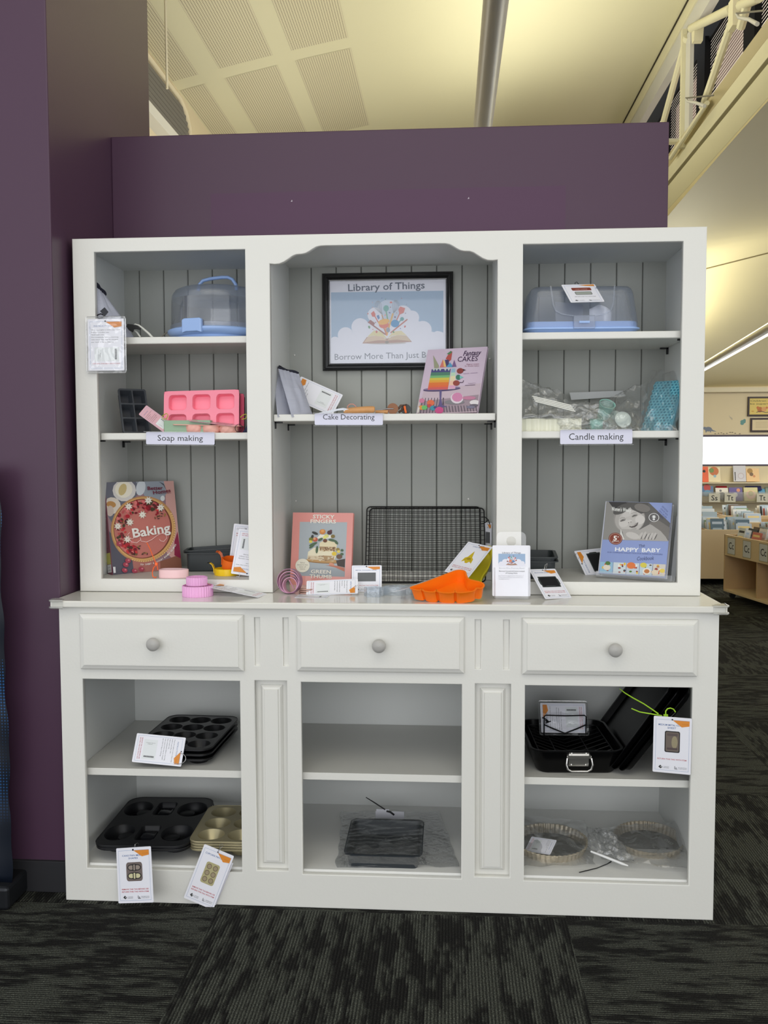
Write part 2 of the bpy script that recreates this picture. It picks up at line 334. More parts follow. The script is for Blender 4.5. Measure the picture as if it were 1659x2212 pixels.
bar(1448, 342, 1528, 222, 3.02, .018, CB, 'hand_rail', ct)
p = atx(1497, 66, 3.05); mb = MB(); mb.loft([[(3.05, p.y-.05, p.z), (3.05, p.y+.05, p.z), (3.12, p.y+.05, p.z), (3.12, p.y-.05, p.z)], [(3.05, p.y-.03, p.z-.09), (3.05, p.y+.03, p.z-.09), (3.12, p.y+.03, p.z-.09), (3.12, p.y-.03, p.z-.09)]], CB); part('gusset_plate', ct, mb)
for (pp) in (((1481, 212), (1486, 219), (1503, 222), (1522, 229)), ((1590, 29), (1596, 38), (1618, 42), (1636, 52))):
    mb = MB(); mb.tube([atx(q[0], q[1], 3.0) for q in pp], [.006, .010, .012, .014], CG, 8)
    a = atx(pp[0][0], pp[0][1], 3.0); b = atx(pp[0][0]+60, pp[0][1]-6, 3.0); mb.tube([a, b], .006, mat('cable_grey', (120, 116, 110), .4, .5), 5); part('blind_winder', ct, mb, smooth=50)
# window wall behind the truss
XW = 3.42
mb = MB(); mb.box(XW, XW+.12, -4, YF, 4.96, 5.6, BK); mb.box(XW, XW+.12, -4, YF, 3.6, 3.95, CB)
for px in (1521, 1627, 1445): 
    p = atx(px, 140 if px < 1600 else 40, XW); mb.box(XW-.03, XW+.1, p.y-(.13 if px > 1450 else .04), p.y+(.13 if px > 1450 else .04), 3.9, 5.0, BK)
w2 = struct('window_2', mb, 'black framed high windows behind the white slatted blinds')
BL = mat('blind_slat', (236, 226, 218), .6, emit=.42); BS = mat('blind_gap', (150, 136, 128), .7)  # slats emit a little, standing in for daylight behind them
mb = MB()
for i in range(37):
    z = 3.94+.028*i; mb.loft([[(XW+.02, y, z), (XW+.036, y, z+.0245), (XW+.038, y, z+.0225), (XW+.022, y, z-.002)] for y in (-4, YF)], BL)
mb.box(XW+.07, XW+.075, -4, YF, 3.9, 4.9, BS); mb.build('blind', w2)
# ---- left, over the partition: louvre band with rounded end ----
lv = thing('louvre_vent', 'dark grey louvred vent with rounded end high beside the purple pillar', 'vent', T(-1.05, 4.2, 3.9))
LG = mat('louvre_grey', (116, 112, 106), .5); z0, z1 = 3.885, 4.20
mb = MB()
for i in range(8):
    z = z0+.003+i*(z1-z0)/8; yend = 4.90+.14*sin(pi*min(1, max(0, (i+.5)/8)))
    mb.loft([[(-1.09, y, z), (-1.045, y, z-.012), (-1.035, y, z+.012), (-1.08, y, z+.040)] for y in (2., yend)], LG)
part('slats', lv, mb)
mb = MB(); mb.box(-1.1, -1.092, 2, 5.05, z0, z1, mat('louvre_back', (70, 67, 62), .8)); part('backing', lv, mb)
mb = MB(); mb.tube([(-1.04, 2, z1+.02), (-1.04, 4.78, z1+.02), (-1.04, 4.94, z1-.03), (-1.04, 5.05, z1-.12), (-1.04, 5.09, z0+.05), (-1.04, 5.09, z0-.1)], .022, CRW, 6); part('rim', lv, mb, smooth=60)
mb = MB(); mb.box(-1.1, -1.0, 2, 5.15, z0-.10, z0-.02, mat('white_steel', (228, 226, 220), .5)); part('sill', lv, mb)
mb = MB(); a = atx(357, 0, -.75); b = atx(361, 192, -.75); mb.tube([(a.x, a.y, cz(-.75)-.002), b], .0085, mat('white_rod', (236, 228, 206), .5), 6); o = mb.build('hanger_rod', smooth=60); tag(o, 'thin white rod hanging down from the perforated ceiling', 'rod')
# ---- suspended tube lights ----
TB = mat('grey_tube_metal', (206, 202, 194), .35, .2)
def tubelight(a, b, r, lab, lit):
    d = (b-a); L_ = d.length; q = d.to_track_quat('X', 'Z').to_matrix().to_4x4(); t = thing('tube_light', lab, 'light', Matrix.Translation(a) @ q)
    mb = MB(); mb.loft([[(x, r*cos(u), r*sin(u)) for u in [2*pi*i/24 for i in range(24)]] for x in (0, L_)], TB); mb.build('housing', t, smooth=40)
    mb = MB(); mb.loft([[(x, -r*.5, s*r*.88), (x, r*.5, s*r*.88), (x, r*.5, s*r*1.04), (x, -r*.5, s*r*1.04)] for x in (.02, L_-.02) for s in (1,)], mat('lamp_diffuser', (255, 246, 214), .5, emit=2.5)); mb.build('uplight_diffuser', t)
    if lit:
        mb = MB(); mb.loft([[(x, -r*.4, -r*.85), (x, r*.4, -r*.85), (x, r*.4, -r*1.05), (x, -r*.4, -r*1.05)] for x in (.02, L_-.02)], mat('lamp_diffuser_white', (255, 252, 244), .5, emit=1.1)); mb.build('lower_diffuser', t)
tubelight(V((1.366, -1.5, 3.5)), V((1.366, 6.5, 3.5)), .0625, 'grey tube light fixture suspended above the purple partition', False)
a = atz(1525, 790, 2.2); b = atz(1659, 712, 2.2); d = (b-a).normalized(); tubelight(a-d*.3, b+d*2.5, .036, 'suspended tube light with glowing underside beyond the right edge of the dresser', True)

# ---- blue banner at the left edge ----
def bannermat():
    m = bpy.data.materials.new('blue_banner_print'); m.use_nodes = True; nt = m.node_tree; N = nt.nodes.new; L = nt.links.new; b = nt.nodes['Principled BSDF']; b.inputs['Roughness'].default_value = .4
    tc = N('ShaderNodeTexCoord'); v = N('ShaderNodeTexVoronoi'); v.inputs['Scale'].default_value = 110; v.inputs['Randomness'].default_value = 0; L(tc.outputs['Object'], v.inputs[0])
    n = N('ShaderNodeTexNoise'); n.inputs['Scale'].default_value = 1.7; L(tc.outputs['Object'], n.inputs[0])
    r = N('ShaderNodeValToRGB'); L(n.outputs[0], r.inputs[0]); r.color_ramp.elements[0].position = .42; r.color_ramp.elements[0].color = lin((12, 20, 34)); r.color_ramp.elements[1].position = .62; r.color_ramp.elements[1].color = lin((40, 92, 150))
    l = N('ShaderNodeMath'); l.operation = 'LESS_THAN'; L(v.outputs['Distance'], l.inputs[0]); l.inputs[1].default_value = .33
    mx = N('ShaderNodeMix'); mx.data_type = 'RGBA'; mx.inputs[6].default_value = lin((14, 22, 36)); L(l.outputs[0], mx.inputs[0]); L(r.outputs[0], mx.inputs[7]); L(mx.outputs[2], b.inputs['Base Color'])
    return m
bn = thing('pull_up_banner', 'dark blue banner with a dotted print at the left edge of the photo', 'banner', T(-.5, -.2, 0))
mb = MB(); mb.grid(lambda u, v: (-.36+.716*u-.008*v+(.003*sin(v*23)+.002*sin(v*51))*(u > .9), .004*sin(u*5+v*9), .07+1.215*v), 8, 60, bannermat()); mb.build('sheet', bn, smooth=60, solid=.002)
mb = MB(); mb.box(-.38, .36, -.04, .1, 0, .07, mat('banner_foot', (40, 42, 46), .4, .5)); mb.build('foot', bn, bevel=.01)
mb = MB(); mb.box(-.36, .33, -.01, .012, 1.285, 1.30, mat('banner_foot', (40, 42, 46))); mb.build('top_rail', bn)
# ================= dresser =================
WP = mat('white_satin_paint', (227, 226, 220), .34, bump=.12, bscale=140, coat=.1)
WI = mat('pale_grey_paint', (218, 220, 218), .45, bump=.1, bscale=120)     # inside faces
BB = mat('grey_beadboard_paint', (158, 160, 155), .5); KN = mat('grey_knob_paint', (176, 174, 170), .35)
GD = mat('groove_dark', (112, 114, 110), .8)
def curve_plate(name, splines, M, half, bev, m, parent):
    c = bpy.data.curves.new(name, 'CURVE'); c.dimensions = '2D'; c.fill_mode = 'BOTH'; c.extrude = half-bev; c.bevel_depth = bev; c.bevel_resolution = 1
    for pts in splines:
        s = c.splines.new('POLY'); s.points.add(len(pts)-1); s.use_cyclic_u = True
        for i, q in enumerate(pts): s.points[i].co = (q[0], q[1], 0, 1)
    o = bpy.data.objects.new('tmp', c); C.objects.link(o); c.offset = -bev
    me = bpy.data.meshes.new_from_object(o.evaluated_get(bpy.context.evaluated_depsgraph_get())); C.objects.unlink(o); bpy.data.objects.remove(o)
    me.name = name; me.materials.clear(); me.materials.append(m); o = bpy.data.objects.new(name, me); C.objects.link(o); o.parent = parent; o.matrix_local = M; return o
def rc(x0, x1, z0, z1): return [(x0, z0), (x1, z0), (x1, z1), (x0, z1)]
VY = lambda y: Matrix(((1, 0, 0, 0), (0, 0, -1, y), (0, 1, 0, 0), (0, 0, 0, 1)))   # x,y -> x,z ; z -> -y (front)
YB, CT = -.161, .9085
B = thing('sideboard', 'white painted sideboard with three drawers over open shelves', 'dresser', T(0, 0, 0))
cells = [(.0675, .5369), (.7174, 1.182), (1.3623, 1.8294)]; Z0, Z1 = .1006, .6733
curve_plate('face_frame', [rc(0, 1.9, 0, .8875)]+[rc(a, b, Z0, Z1) for a, b in cells]+[rc(.581, .675, .108, .676), rc(1.2205, 1.3215, .108, .676)]
            + [rc(a, a+.0155, .7195, .861) for a in (.582, .6655)]+[rc(a, a+.0165, .7185, .861) for a in (1.2195, 1.300)], VY(YB+.01), .01, .002, WP, B)
for x0 in (0, 1.882): mb = MB(); mb.box(x0, x0+.018, YB+.02, .39, 0, .8875, WP); mb.build('side_panel', B)
for a, b in ((.581, .675), (1.2205, 1.3215)):
    mb = MB(); mb.box(a-.008, b+.008, YB+.0208, YB+.028, .09, .70, WP); mb.build('panel_backing', B)
    mb = MB(); mb.box(a-.008, b+.008, YB+.0208, YB+.028, .705, .875, WP)
    for s_ in ((a+.001, a+.0165) if a < 1 else (a-.001, a+.0155)), ((b-.0095, b+.006) if a < 1 else (b-.0215, b-.005)): mb.box(s_[0]+.0003, s_[1]-.0003, YB+.007, YB+.0206, .7195 if a < 1 else .7187, .8608, WP)
    mb.build('groove_backing', B)
for x0, x1 in ((.02, .038), (.5389, .5569), (.590, .608), (1.262, 1.280), (1.342, 1.3605), (1.863, 1.881)):
    mb = MB(); mb.box(x0, x1, YB+.0295, .37, .08, .885, WI); mb.build('partition', B)
mb = MB(); mb.box(.018, 1.882, .37, .385, .02, .885, WI); mb.build('back_panel', B)
mb = MB(); mb.box(.018, 1.882, YB+.0205, .37, .684, .70, WI); mb.build('drawer_deck', B)
mb = MB(); mb.box(.018, 1.882, YB+.021, .37, .085, .1075, mat('deck_paint', (230, 230, 227), .4)); mat('shelf_top_grey', (200, 199, 194), .4); mb.build('bottom_deck', B)
for (a, b) in ((.038, .5389), (.608, 1.262), (1.3605, 1.863)):
    mb = MB(); mb.box(a+.001, b-.001, -.128, .369, .3735, .3946, mat('shelf_top_grey', (200, 199, 194)) if a < 2 else WP); mb.box(a+.001, b-.001, -.1285, -.1275, .3735, .3948, WP); mb.build('shelf', B, bevel=.0012)
mb = MB(); mb.box(-.016, 1.916, -.184, .402, .8885, CT, mat('white_gloss_top', (226, 224, 216), .2, bump=.05, bscale=90, coat=.4)); mb.build('worktop', B, bevel=.004, seg=3)
for a, b in ((.581, .675), (1.2205, 1.3215)):
    mb = MB(); w = b-a-.030; cx_ = (a+b)/2
    mb.loft([[(cx_+s*(w/2-i), YB+.0285-d, z) for s, z in ((-1, .124+i), (1, .124+i), (1, .660-i), (-1, .660-i))] for i, d in ((0, 0), (0, .012), (.006, .019), (.011, .0195), (.0125, .023))], WP); mb.build('raised_panel', B)
for (a, b, z0, z1, kx, kz) in ((.0655, .5515, .705, .869, .2947, .7875), (.7074, 1.1885, .7075, .869, .9473, .7905), (1.3525, 1.840, .707, .868, 1.6071, .7865)):
    d = bpy.data.objects.new('drawer', None)
    mb = MB(); mb.loft([[(a+i, YB-e, z0+i), (b-i, YB-e, z0+i), (b-i, YB-e, z1-i), (a+i, YB-e, z1-i)] for i, e in ((0, .001), (0, .009), (.003, .0125), (.0125, .0165), (.0135, .019), (.0155, .0195))], WP)
    d = mb.build('drawer', B)
    mb = MB(VY(YB-.0195) @ T(kx, kz, 0)); mb.lathe([(.0095, 0), (.008, .006), (.0085, .012), (.0165, .017), (.0197, .022), (.0195, .026), (.016, .031), (.009, .0335), (0, .0342)], KN, 32); mb.build('knob', d, smooth=50)
# hutch
H = thing('hutch', 'tall white hutch with three open shelving bays standing on the sideboard', 'hutch', T(0, 0, CT))
def hp(name, mb, **k): return part(name, H, mb, **k)
ax = [(0, 0), (.014, -.002), (.029, -.001), (.044, .005), (.058, .014), (.070, .022), (.082, .026), (.098, .0265), (.109, .029), (.119, .034), (.130, .041), (.141, .047), (.153, .0495), (.170, .050)]
x3, x4, zc = .6069, 1.2864, 1.9043
arch = [(x3+a, zc+b) for a, b in ax]+[(x4-a, zc+b) for a, b in reversed(ax)]
hc = [(.0675, .5323), (1.3611, 1.823)]
curve_plate('face_frame', [[(0, .9095), (x3, .9095)]+arch+[(x4, .9095), (1.89, .9095), (1.89, 1.9885), (0, 1.9885)]]+[rc(a, b, .9486, 1.9481) for a, b in hc], T(0, 0, -CT) @ VY(.01), .01, .0018, WP, H)
for x0 in (-.004, 1.874): mb = MB(); mb.box(x0, x0+.02, .0205, .36, .9095, 1.9885, WP); hp('side_panel', mb, bevel=.002)
mb = MB(); mb.box(.0165, 1.8735, .0205, .36, 1.957, 1.9885, WI); hp('top_panel', mb)
for x0, x1 in ((.0165, .040), (.5335, .6067), (1.2866, 1.360), (1.852, 1.8735)): mb = MB(); mb.box(x0, x1, .0205, .338, .9095, 1.957, WI); hp('partition', mb)
mb = MB(); edges = [.0085+.084*i for i in range(1, 23)]; xs = [.0165]+[.0085+.0842*i for i in range(1, 22)]+[1.8735]
prev = .0165
for x in xs[1:]:
    mb.loft([[(prev+.0012, y, z), (x-.0012, y, z), (x-.0012, .345, z), (prev+.0012, .345, z)] if False else [(prev+.003, .3375, z), (x-.003, .3375, z), (x-.0008, .3405, z), (x-.0008, .347, z), (prev+.0008, .347, z), (prev+.0008, .3405, z)] for z, y in ((.9095, 0), (1.957, 0))], BB); prev = x
mb.box(.0165, 1.8735, .347, .36, .9095, 1.957, GD); hp('beadboard_back', mb)
for a, b in ((.041, .5325), (1.3605, 1.851)): mb = MB(); mb.box(a, b, .0205, .337, .9365, .9482, mat('shelf_top_grey', (200, 199, 194))); hp('bottom_deck', mb)
mb = MB(); mb.box(.605, 1.289, .322, .3365, .9095, .936, WP); hp('back_cleat', mb)
for a, b, z, y in ((.0415, .533, 1.6953, .0365), (.062, .533, 1.4005, .0365), (.6085, 1.2845, 1.455, .030), (1.3605, 1.8505, 1.6953, .0365), (1.3605, 1.8315, 1.4005, .0365)):
    mb = MB(); mb.box(a, b, y, .336, z-.0215, z, WP); hp('shelf', mb, bevel=.003)
BP = mat('black_plastic_pin', (16, 16, 18), .4)
for x, z, ys in ((.0415, 1.4005, (.06, .29)), (.605, 1.455, (.06, .29)), (1.2865, 1.455, (.06, .29)), (1.851, 1.6953, (.06, .29)), (1.851, 1.4005, (.06, .29)), (.5330, 1.4005, (.29,))):
    s = 1 if x in (.0415, .605) else -1
    for y in ys:
        mb = MB(); mb.box(min(x, x+s*.006), max(x, x+s*.006), y-.004, y+.004, z-.043, z-.0215, BP); mb.box(min(x, x+s*.026), max(x, x+s*.026), y-.004, y+.004, z-.0265, z-.0218, BP); hp('shelf_pin', mb)
# screws in the beadboard
SC = mat('screw_head', (190, 188, 184), .4, .6)
for px, py in ((636, 767), (1058, 775), (639, 1082), (1012, 1078), (627, 1162)):
    p = at(px, py, .3365); mb = MB(T(p.x, p.y, p.z) @ RX(90)); mb.lathe([(.0032, 0), (.0028, .0012), (.0012, .0014), (.001, .0006)], SC, 12, cap1=True); hp('screw', mb)
# clear corner protectors on the worktop
CL = clear('clear_silicone', fac=.12, rough=.15, haze=.45, hz=(236, 236, 230))
for side, x, lab in ((-1, -.016, 'clear plastic corner protector on the left front corner of the worktop'), (1, 1.916, 'clear plastic corner protector on the right front corner of the worktop')):
    t = thing('corner_protector', lab, 'corner protector', T(x, -.184, CT))
    def lp(d, z):   # L-shaped band wrapped round the corner, d outside the edge
        r_ = .010+d; c_ = (-side*.010, .010); arc = [(c_[0]+side*r_*sin(pi/2*i/6), c_[1]-r_*cos(pi/2*i/6), z) for i in range(7)]
        return [(-side*.040, -d, z)]+arc+[(side*d, .040, z)]
    for z0, z1, nm in ((-.0035, .0035, 'upper_bumper'), (-.024, -.0165, 'lower_bumper')):
        mb = MB(); mb.loft([lp(.0006, z0), lp(.0055, z0+.001), lp(.0068, (z0+z1)/2), lp(.0055, z1-.001), lp(.0006, z1)], CL, False, False, closed=False)
        mb.v += []; mb.build(nm, t, smooth=60)
    mb = MB(); mb.loft([lp(.0004, -.0195), lp(.0016, -.0195), lp(.0016, .0), lp(.0004, .0)], CL, False, False, closed=False); mb.build('web', t, smooth=60)
    mb = MB(); pl = [(-side*.040, 0), (-side*.040, .012), (-side*.012, .040), (0, .040), (0, .008), (-side*.008, 0)]; mb.prism(pl if side < 0 else pl[::-1], .0004, .0022, CL); mb.build('top_flap', t)
# ================= printing helpers =================
import numpy as np
PAPER = mat('white_card', (238, 238, 246), .35, coat=.3); BLK = ink(30, 30, 34); GREY = ink(120, 122, 128)
def hom(src, dst):
    A = []; b = []
    for (x, y), (u, v) in zip(src, dst):
        A.append([x, y, 1, 0, 0, 0, -u*x, -u*y]); b.append(u); A.append([0, 0, 0, x, y, 1, -v*x, -v*y]); b.append(v)
    return list(np.linalg.solve(np.array(A, float), np.array(b, float)))+[1.0]
class Art:
    # draws flat shapes given in a picture's own coordinates (q = its corners tl, tr, br, bl) on a w x h sheet
    def __init__(s, mb, q, w, h): s.mb = mb; s.w = w; s.h = h; s.H = hom(q, [(0, h), (w, h), (w, 0), (0, 0)])
    def P(s, x, y):
        H = s.H; d = H[6]*x+H[7]*y+1; return ((H[0]*x+H[1]*y+H[2])/d, (H[3]*x+H[4]*y+H[5])/d)
    def C(s, p): e = 1e-4; return (min(max(p[0], e), s.w-e), min(max(p[1], e), s.h-e))
    fade = 0.; fcol = (215, 218, 230)
    def k(s, c): return tuple(int(a+(b-a)*s.fade) for a, b in zip(c, s.fcol))
    def p(s, pts, c): s.mb.fp([s.C(s.P(*q)) for q in pts], ink(*s.k(c)))
    def e(s, x, y, rx, ry, c, a=0, n=14):
        a = R(a); s.mb.fp([s.C(s.P(x+rx*cos(t)*cos(a)-ry*sin(t)*sin(a), y+rx*cos(t)*sin(a)+ry*sin(t)*cos(a))) for t in [2*pi*i/n for i in range(n)]], ink(*s.k(c)))
    def l(s, pts, w, c): 
        a = s.P(*pts[0]); b = s.P(pts[0][0]+10, pts[0][1]); k = (V(b)-V(a)).length/10
        s.mb.fl([s.P(*q) for q in pts], [q*k for q in w] if isinstance(w, list) else w*k, ink(*s.k(c)))
    def t(s, txt, x0, y0, x1, y1, hh, c, bold=0., shear=0.):
        a = V(s.P(x0, y0)); b = V(s.P(x1, y1)); u = V(s.P(x0, y0-hh)); s.mb.ft(txt, a.x, a.y, (u-a).length, ink(*c), 'l', (b-a).length, bold, shear, math.atan2(b.y-a.y, b.x-a.x))
    def star(s, x, y, r, c, k=8):
        s.p([(x+(r if i % 2 else r*.55)*cos(pi*i/k), y+(r if i % 2 else r*.55)*sin(pi*i/k)) for i in range(2*k)], c)
def lean(bl, br, tlpx):
    # sheet standing on its bottom edge bl-br; third corner on the given line of sight, square to the edge
    X = br-bl; d = ray(*tlpx); t = (bl-CP).dot(X)/d.dot(X); tl = CP+d*t; return axes(bl, X, tl-bl), X.length, (tl-bl).length
def sheet(bl, br, tl):
    X = br-bl; Y = tl-bl; w, h = X.length, Y.length; xu, yu = X.normalized(), Y.normalized(); e1 = (xu+yu).normalized(); e2 = (xu-yu).normalized()
    xu = (e1+e2)/math.sqrt(2); yu = (e1-e2)/math.sqrt(2); c = bl+(X+Y)/2; return axes(c-xu*w/2-yu*h/2, xu, yu), w, h
def ribbon(mb, w, h):
    mb.fp([(.50*w, .945*h), (.94*w, .945*h), (.94*w, .855*h), (.74*w, .83*h)], ink(222, 140, 50))
    mb.ft('TOWNSHIP', .83*w, .875*h, .018*h, ink(190, 110, 40), w=.16*w); mb.fe(.49*w, .955*h, .022*w, ink(40, 40, 44))
def logos(mb, w, h):
    y = .10*h; x = .15*w
    mb.fp([(x, y), (x+.05*w, y+.035*h), (x+.11*w, y), (x+.06*w, y-.03*h)], ink(50, 50, 50)); mb.fp([(x+.05*w, y+.005*h), (x+.09*w, y+.02*h), (x+.08*w, y-.01*h)], ink(200, 200, 204))
    mb.ft('CAMPASPE', x+.13*w, y+.004*h, .013*h, GREY, 'l', .15*w); mb.ft('LIBRARIES', x+.13*w, y-.018*h, .013*h, GREY, 'l', .15*w)
    x = .58*w; mb.fl([(x, y-.02*h), (x, y+.03*h)], .012*w, BLK); mb.fl([(x, y-.02*h), (x+.07*w, y-.02*h)], .012*w, BLK); mb.fe(x+.035*w, y+.0*h, .012*w, BLK)
    mb.ft('RECREATION', x+.09*w, y+.004*h, .014*h, GREY, 'l', .22*w); mb.ft('& PARKS SERVICE', x+.09*w, y-.018*h, .012*h, GREY, 'l', .22*w)
def front(title, pic, red, ty=.84):
    def f(mb, w, h):
        mb.frame(.06*w, .045*h, .94*w, .95*h, .004*w+.0003, ink(150, 170, 205))
        for i, s in enumerate(title): mb.ft(s, .48*w, (ty-.05*i)*h, .030*h, ink(70, 105, 160), w=min(.7*w, .045*w*len(s)), bold=.01)
        pic(mb, .5*w, .56*h, .40*w, .38*h)
        for i, s in enumerate(red): mb.ft(s, .5*w, (.235-.045*i)*h, .023*h, ink(190, 60, 75), w=min(.76*w, .032*w*len(s)), bold=.01)
        logos(mb, w, h); ribbon(mb, w, h)
    return f
RED = ('REMOVE THIS TAG BEFORE USE', 'RETURN THIS TAG WITH ITEM')
def instr(rib=True, long=True, red=RED):
    def f(mb, w, h):
        mb.frame(.06*w, .045*h, .94*w, .95*h, .004*w+.0003, ink(150, 170, 205))
        mb.ft('INSTRUCTIONS', .42*w, .85*h, .028*h, ink(70, 105, 160), w=.5*w)
        L_ = ['Wash thoroughly in warm soapy water', 'before and after use.', 'Hand wash only.']
        if long: L_ += ['Dry completely before returning.', 'Late return fees may be charged', 'per item if tag is missing']
        for i, s in enumerate(L_): mb.ft(s, .10*w, (.78-.047*i)*h, .019*h, BLK, 'l', min(.8*w, .0235*w*len(s)))
        y0 = .18 if long else .2
        mb.fr(.18*w, y0*h, .86*w, (y0+.27)*h, mat('sticker_white', (228, 232, 234), .3))
        for i in range(22):
            x = (.74)*w; yy = (y0+.03+.0098*i)*h; mb.fr(x, yy, x+.055*w, yy+(.003+.004*((i*7) % 3))*h, BLK)
        mb.ft('Campaspe Regional', .30*w, (y0+.04)*h, .016*w, BLK, 'l', .19*h, 0, 0, pi/2); mb.ft('LIBRARY', .345*w, (y0+.08)*h, .016*w, BLK, 'l', .10*h, 0, 0, pi/2)
        for i, s in enumerate(red): mb.ft(s, .5*w, (.125-.04*i)*h, .02*h, ink(190, 60, 75), w=min(.74*w, .03*w*len(s)))
        if rib: ribbon(mb, w, h)
    return f
def nop(mb, cx, cy, w, h): pass
def p_pan(mb, cx, cy, w, h):
    mb.fp(rrect(cx, cy, w, h, .12*w), ink(40, 36, 38)); mb.fp(rrect(cx, cy, w*.86, h*.9, .08*w), ink(110, 98, 90)); mb.fe(cx+.15*w, cy-.02*h, .2*w, ink(150, 140, 112), .3*h)
    mb.fp(rrect(cx, cy+.33*h, w*.7, h*.12, .03*w), ink(92, 80, 78)); mb.fp(rrect(cx, cy-.33*h, w*.7, h*.1, .03*w), ink(84, 70, 70))
def p_shapes(mb, cx, cy, w, h):
    w *= 1.15; h *= .9; mb.fp(rrect(cx, cy, w, h, .14*w), ink(112, 100, 96))
    for j, c in ((1, (150, 138, 128)), (-1, (206, 200, 160))):
        yy = cy+j*.22*h
        for s in (-1, 1): mb.fe(cx+s*.16*w, yy, .27*w, ink(34, 32, 34), .17*h); mb.fe(cx+s*.19*w, yy, .18*w, ink(*c), .12*h)
        mb.fr(cx-.1*w, yy-.19*h, cx+.1*w, yy+.19*h, ink(34, 32, 34)); mb.fr(cx-.05*w, yy-.15*h, cx+.05*w, yy+.15*h, ink(*c))
def p_cups(mb, cx, cy, w, h):
    w *= 1.1; mb.fp(rrect(cx, cy, w, h, .16*w), ink(178, 170, 128))
    for i in (-1, 1):
        for j in (-1, 0, 1): mb.fe(cx+i*.23*w, cy+j*.3*h, .18*w, ink(110, 96, 76), .125*h); mb.fe(cx+i*.23*w, cy+j*.3*h, .14*w, ink(160, 146, 120), .095*h)
def p_loaf(mb, cx, cy, w, h):
    mb.fp(rrect(cx, cy, 1.75*w, .95*h, .05*w), ink(70, 78, 76)); mb.fp(rrect(cx, cy, 1.9*w, .55*h, .12*w), ink(58, 64, 64)); mb.fp(rrect(cx, cy, 1.58*w, .84*h, .05*w), ink(22, 23, 27)); mb.fl([(cx-.5*w, cy-.36*h), (cx+.4*w, cy-.36*h)], .02*w, ink(110, 114, 118))
def p_rack(mb, cx, cy, w, h):
    w *= 1.5; h *= .85; mb.fr(cx-w/2, cy-h/2, cx+w/2, cy+h/2, ink(108, 110, 112))
    for i in range(17): x = cx-w/2+w*i/16; mb.fr(x-.0002, cy-h/2, x+.0002, cy+h/2, ink(70, 72, 74))
    for i in range(9): y = cy-h/2+h*i/8; mb.fr(cx-w/2, y-.0002, cx+w/2, y+.0002, ink(70, 72, 74))
def p_rocket(mb, cx, cy, w, h):
    y = ink(205, 180, 40); d = ink(166, 140, 30)
    mb.fp([(cx-.5*w, cy-.45*h), (cx-.42*w, cy-.1*h), (cx-.22*w, cy+.02*h), (cx, cy+.55*h), (cx+.22*w, cy+.02*h), (cx+.42*w, cy-.1*h), (cx+.5*w, cy-.45*h), (cx+.25*w, cy-.32*h), (cx+.1*w, cy-.48*h), (cx-.1*w, cy-.48*h), (cx-.25*w, cy-.32*h)], y)
    mb.fe(cx, cy-.12*h, .2*w, d, .1*h); mb.fl([(cx-.3*w, cy-.32*h), (cx-.2*w, cy-.1*h)], .04*w, d); mb.fl([(cx+.3*w, cy-.32*h), (cx+.2*w, cy-.1*h)], .04*w, d)
def card(name, label, S, fn=None, cat='tag', th=.0007, parent=None, m=None, ring=None, ringm=None, group=None, rot=0, sleeve=False, bend=0., w=None, h=None):
    M, w0, h0 = S; w = w or w0; h = h or h0
    root = parent or thing(name, label, cat, M, group)
    mb = MB(); mb.prism(rrect(w/2, h/2, w, h, .003, 2), -th, 0, m or PAPER)
    if fn:
        if rot == 90: K = Matrix(((0, 1, 0, 0), (-1, 0, 0, h), (0, 0, 1, 0), (0, 0, 0, 1))); a, b = h, w      # picture's up points to +x
        elif rot == -90: K = Matrix(((0, -1, 0, w), (1, 0, 0, 0), (0, 0, 1, 0), (0, 0, 0, 1))); a, b = h, w   # up points to -x
        elif rot == 180: K = Matrix(((-1, 0, 0, w), (0, -1, 0, h), (0, 0, 1, 0), (0, 0, 0, 1))); a, b = w, h
        else: K = Matrix(); a, b = w, h
        mb.M = K; mb.z = 1e-4; fn(mb, a, b)
    if bend: mb.v = [V((v.x, v.y, v.z+bend*((v.y/h-.5)**2*4-1)*-1)) for v in mb.v]
    c = mb.build('card', root)
    if sleeve:
        sm = clear('plastic_sleeve', fac=.06, rough=.06, haze=.03, bump=1.6, bscale=11)
        def sl(z0, sg):
            return lambda u, v: (-.005+(w+.010)*u, -.007+(h+.014)*v, z0+sg*(.0015*sin(pi*u)*sin(pi*v)*(1+.8*noise.noise(V((u*5, v*6, 3))))+.0015*abs(noise.noise(V((u*7+v*4, v*3-u*4, 1)))*sin(pi*u))))
        mb = MB(); mb.grid(sl(.0012, 1), 26, 32, sm); mb.grid(sl(-.0018, -1), 8, 8, sm)
        mb.tube([(x-.005, y-.007, 0) for x, y in rrect((w+.010)/2, (h+.014)/2, w+.010, h+.014, .006, 3)], .0011, clear('sleeve_seam', fac=.35, rough=.15, haze=.35), 5, closed=True); mb.build('sleeve', root, smooth=70)
    if ring:
        inv = M.inverted(); mb = MB(); mb.tube([inv @ V(p) for p in ring], .0009, ringm or mat('steel_ring', (205, 205, 205), .25, .9), 7); mb.build('ring', root, smooth=60)
    return root
def arc3(a, b, up, n=12, side=V((0, -1, 0)), bulge=.012):
    a = V(a); b = V(b); return [a.lerp(b, i/n)+side*(bulge*sin(pi*i/n))+V((0, 0, up*sin(pi*i/n))) for i in range(n+1)]
SLV = clear('label_sleeve', fac=.06, rough=.1, haze=.1)
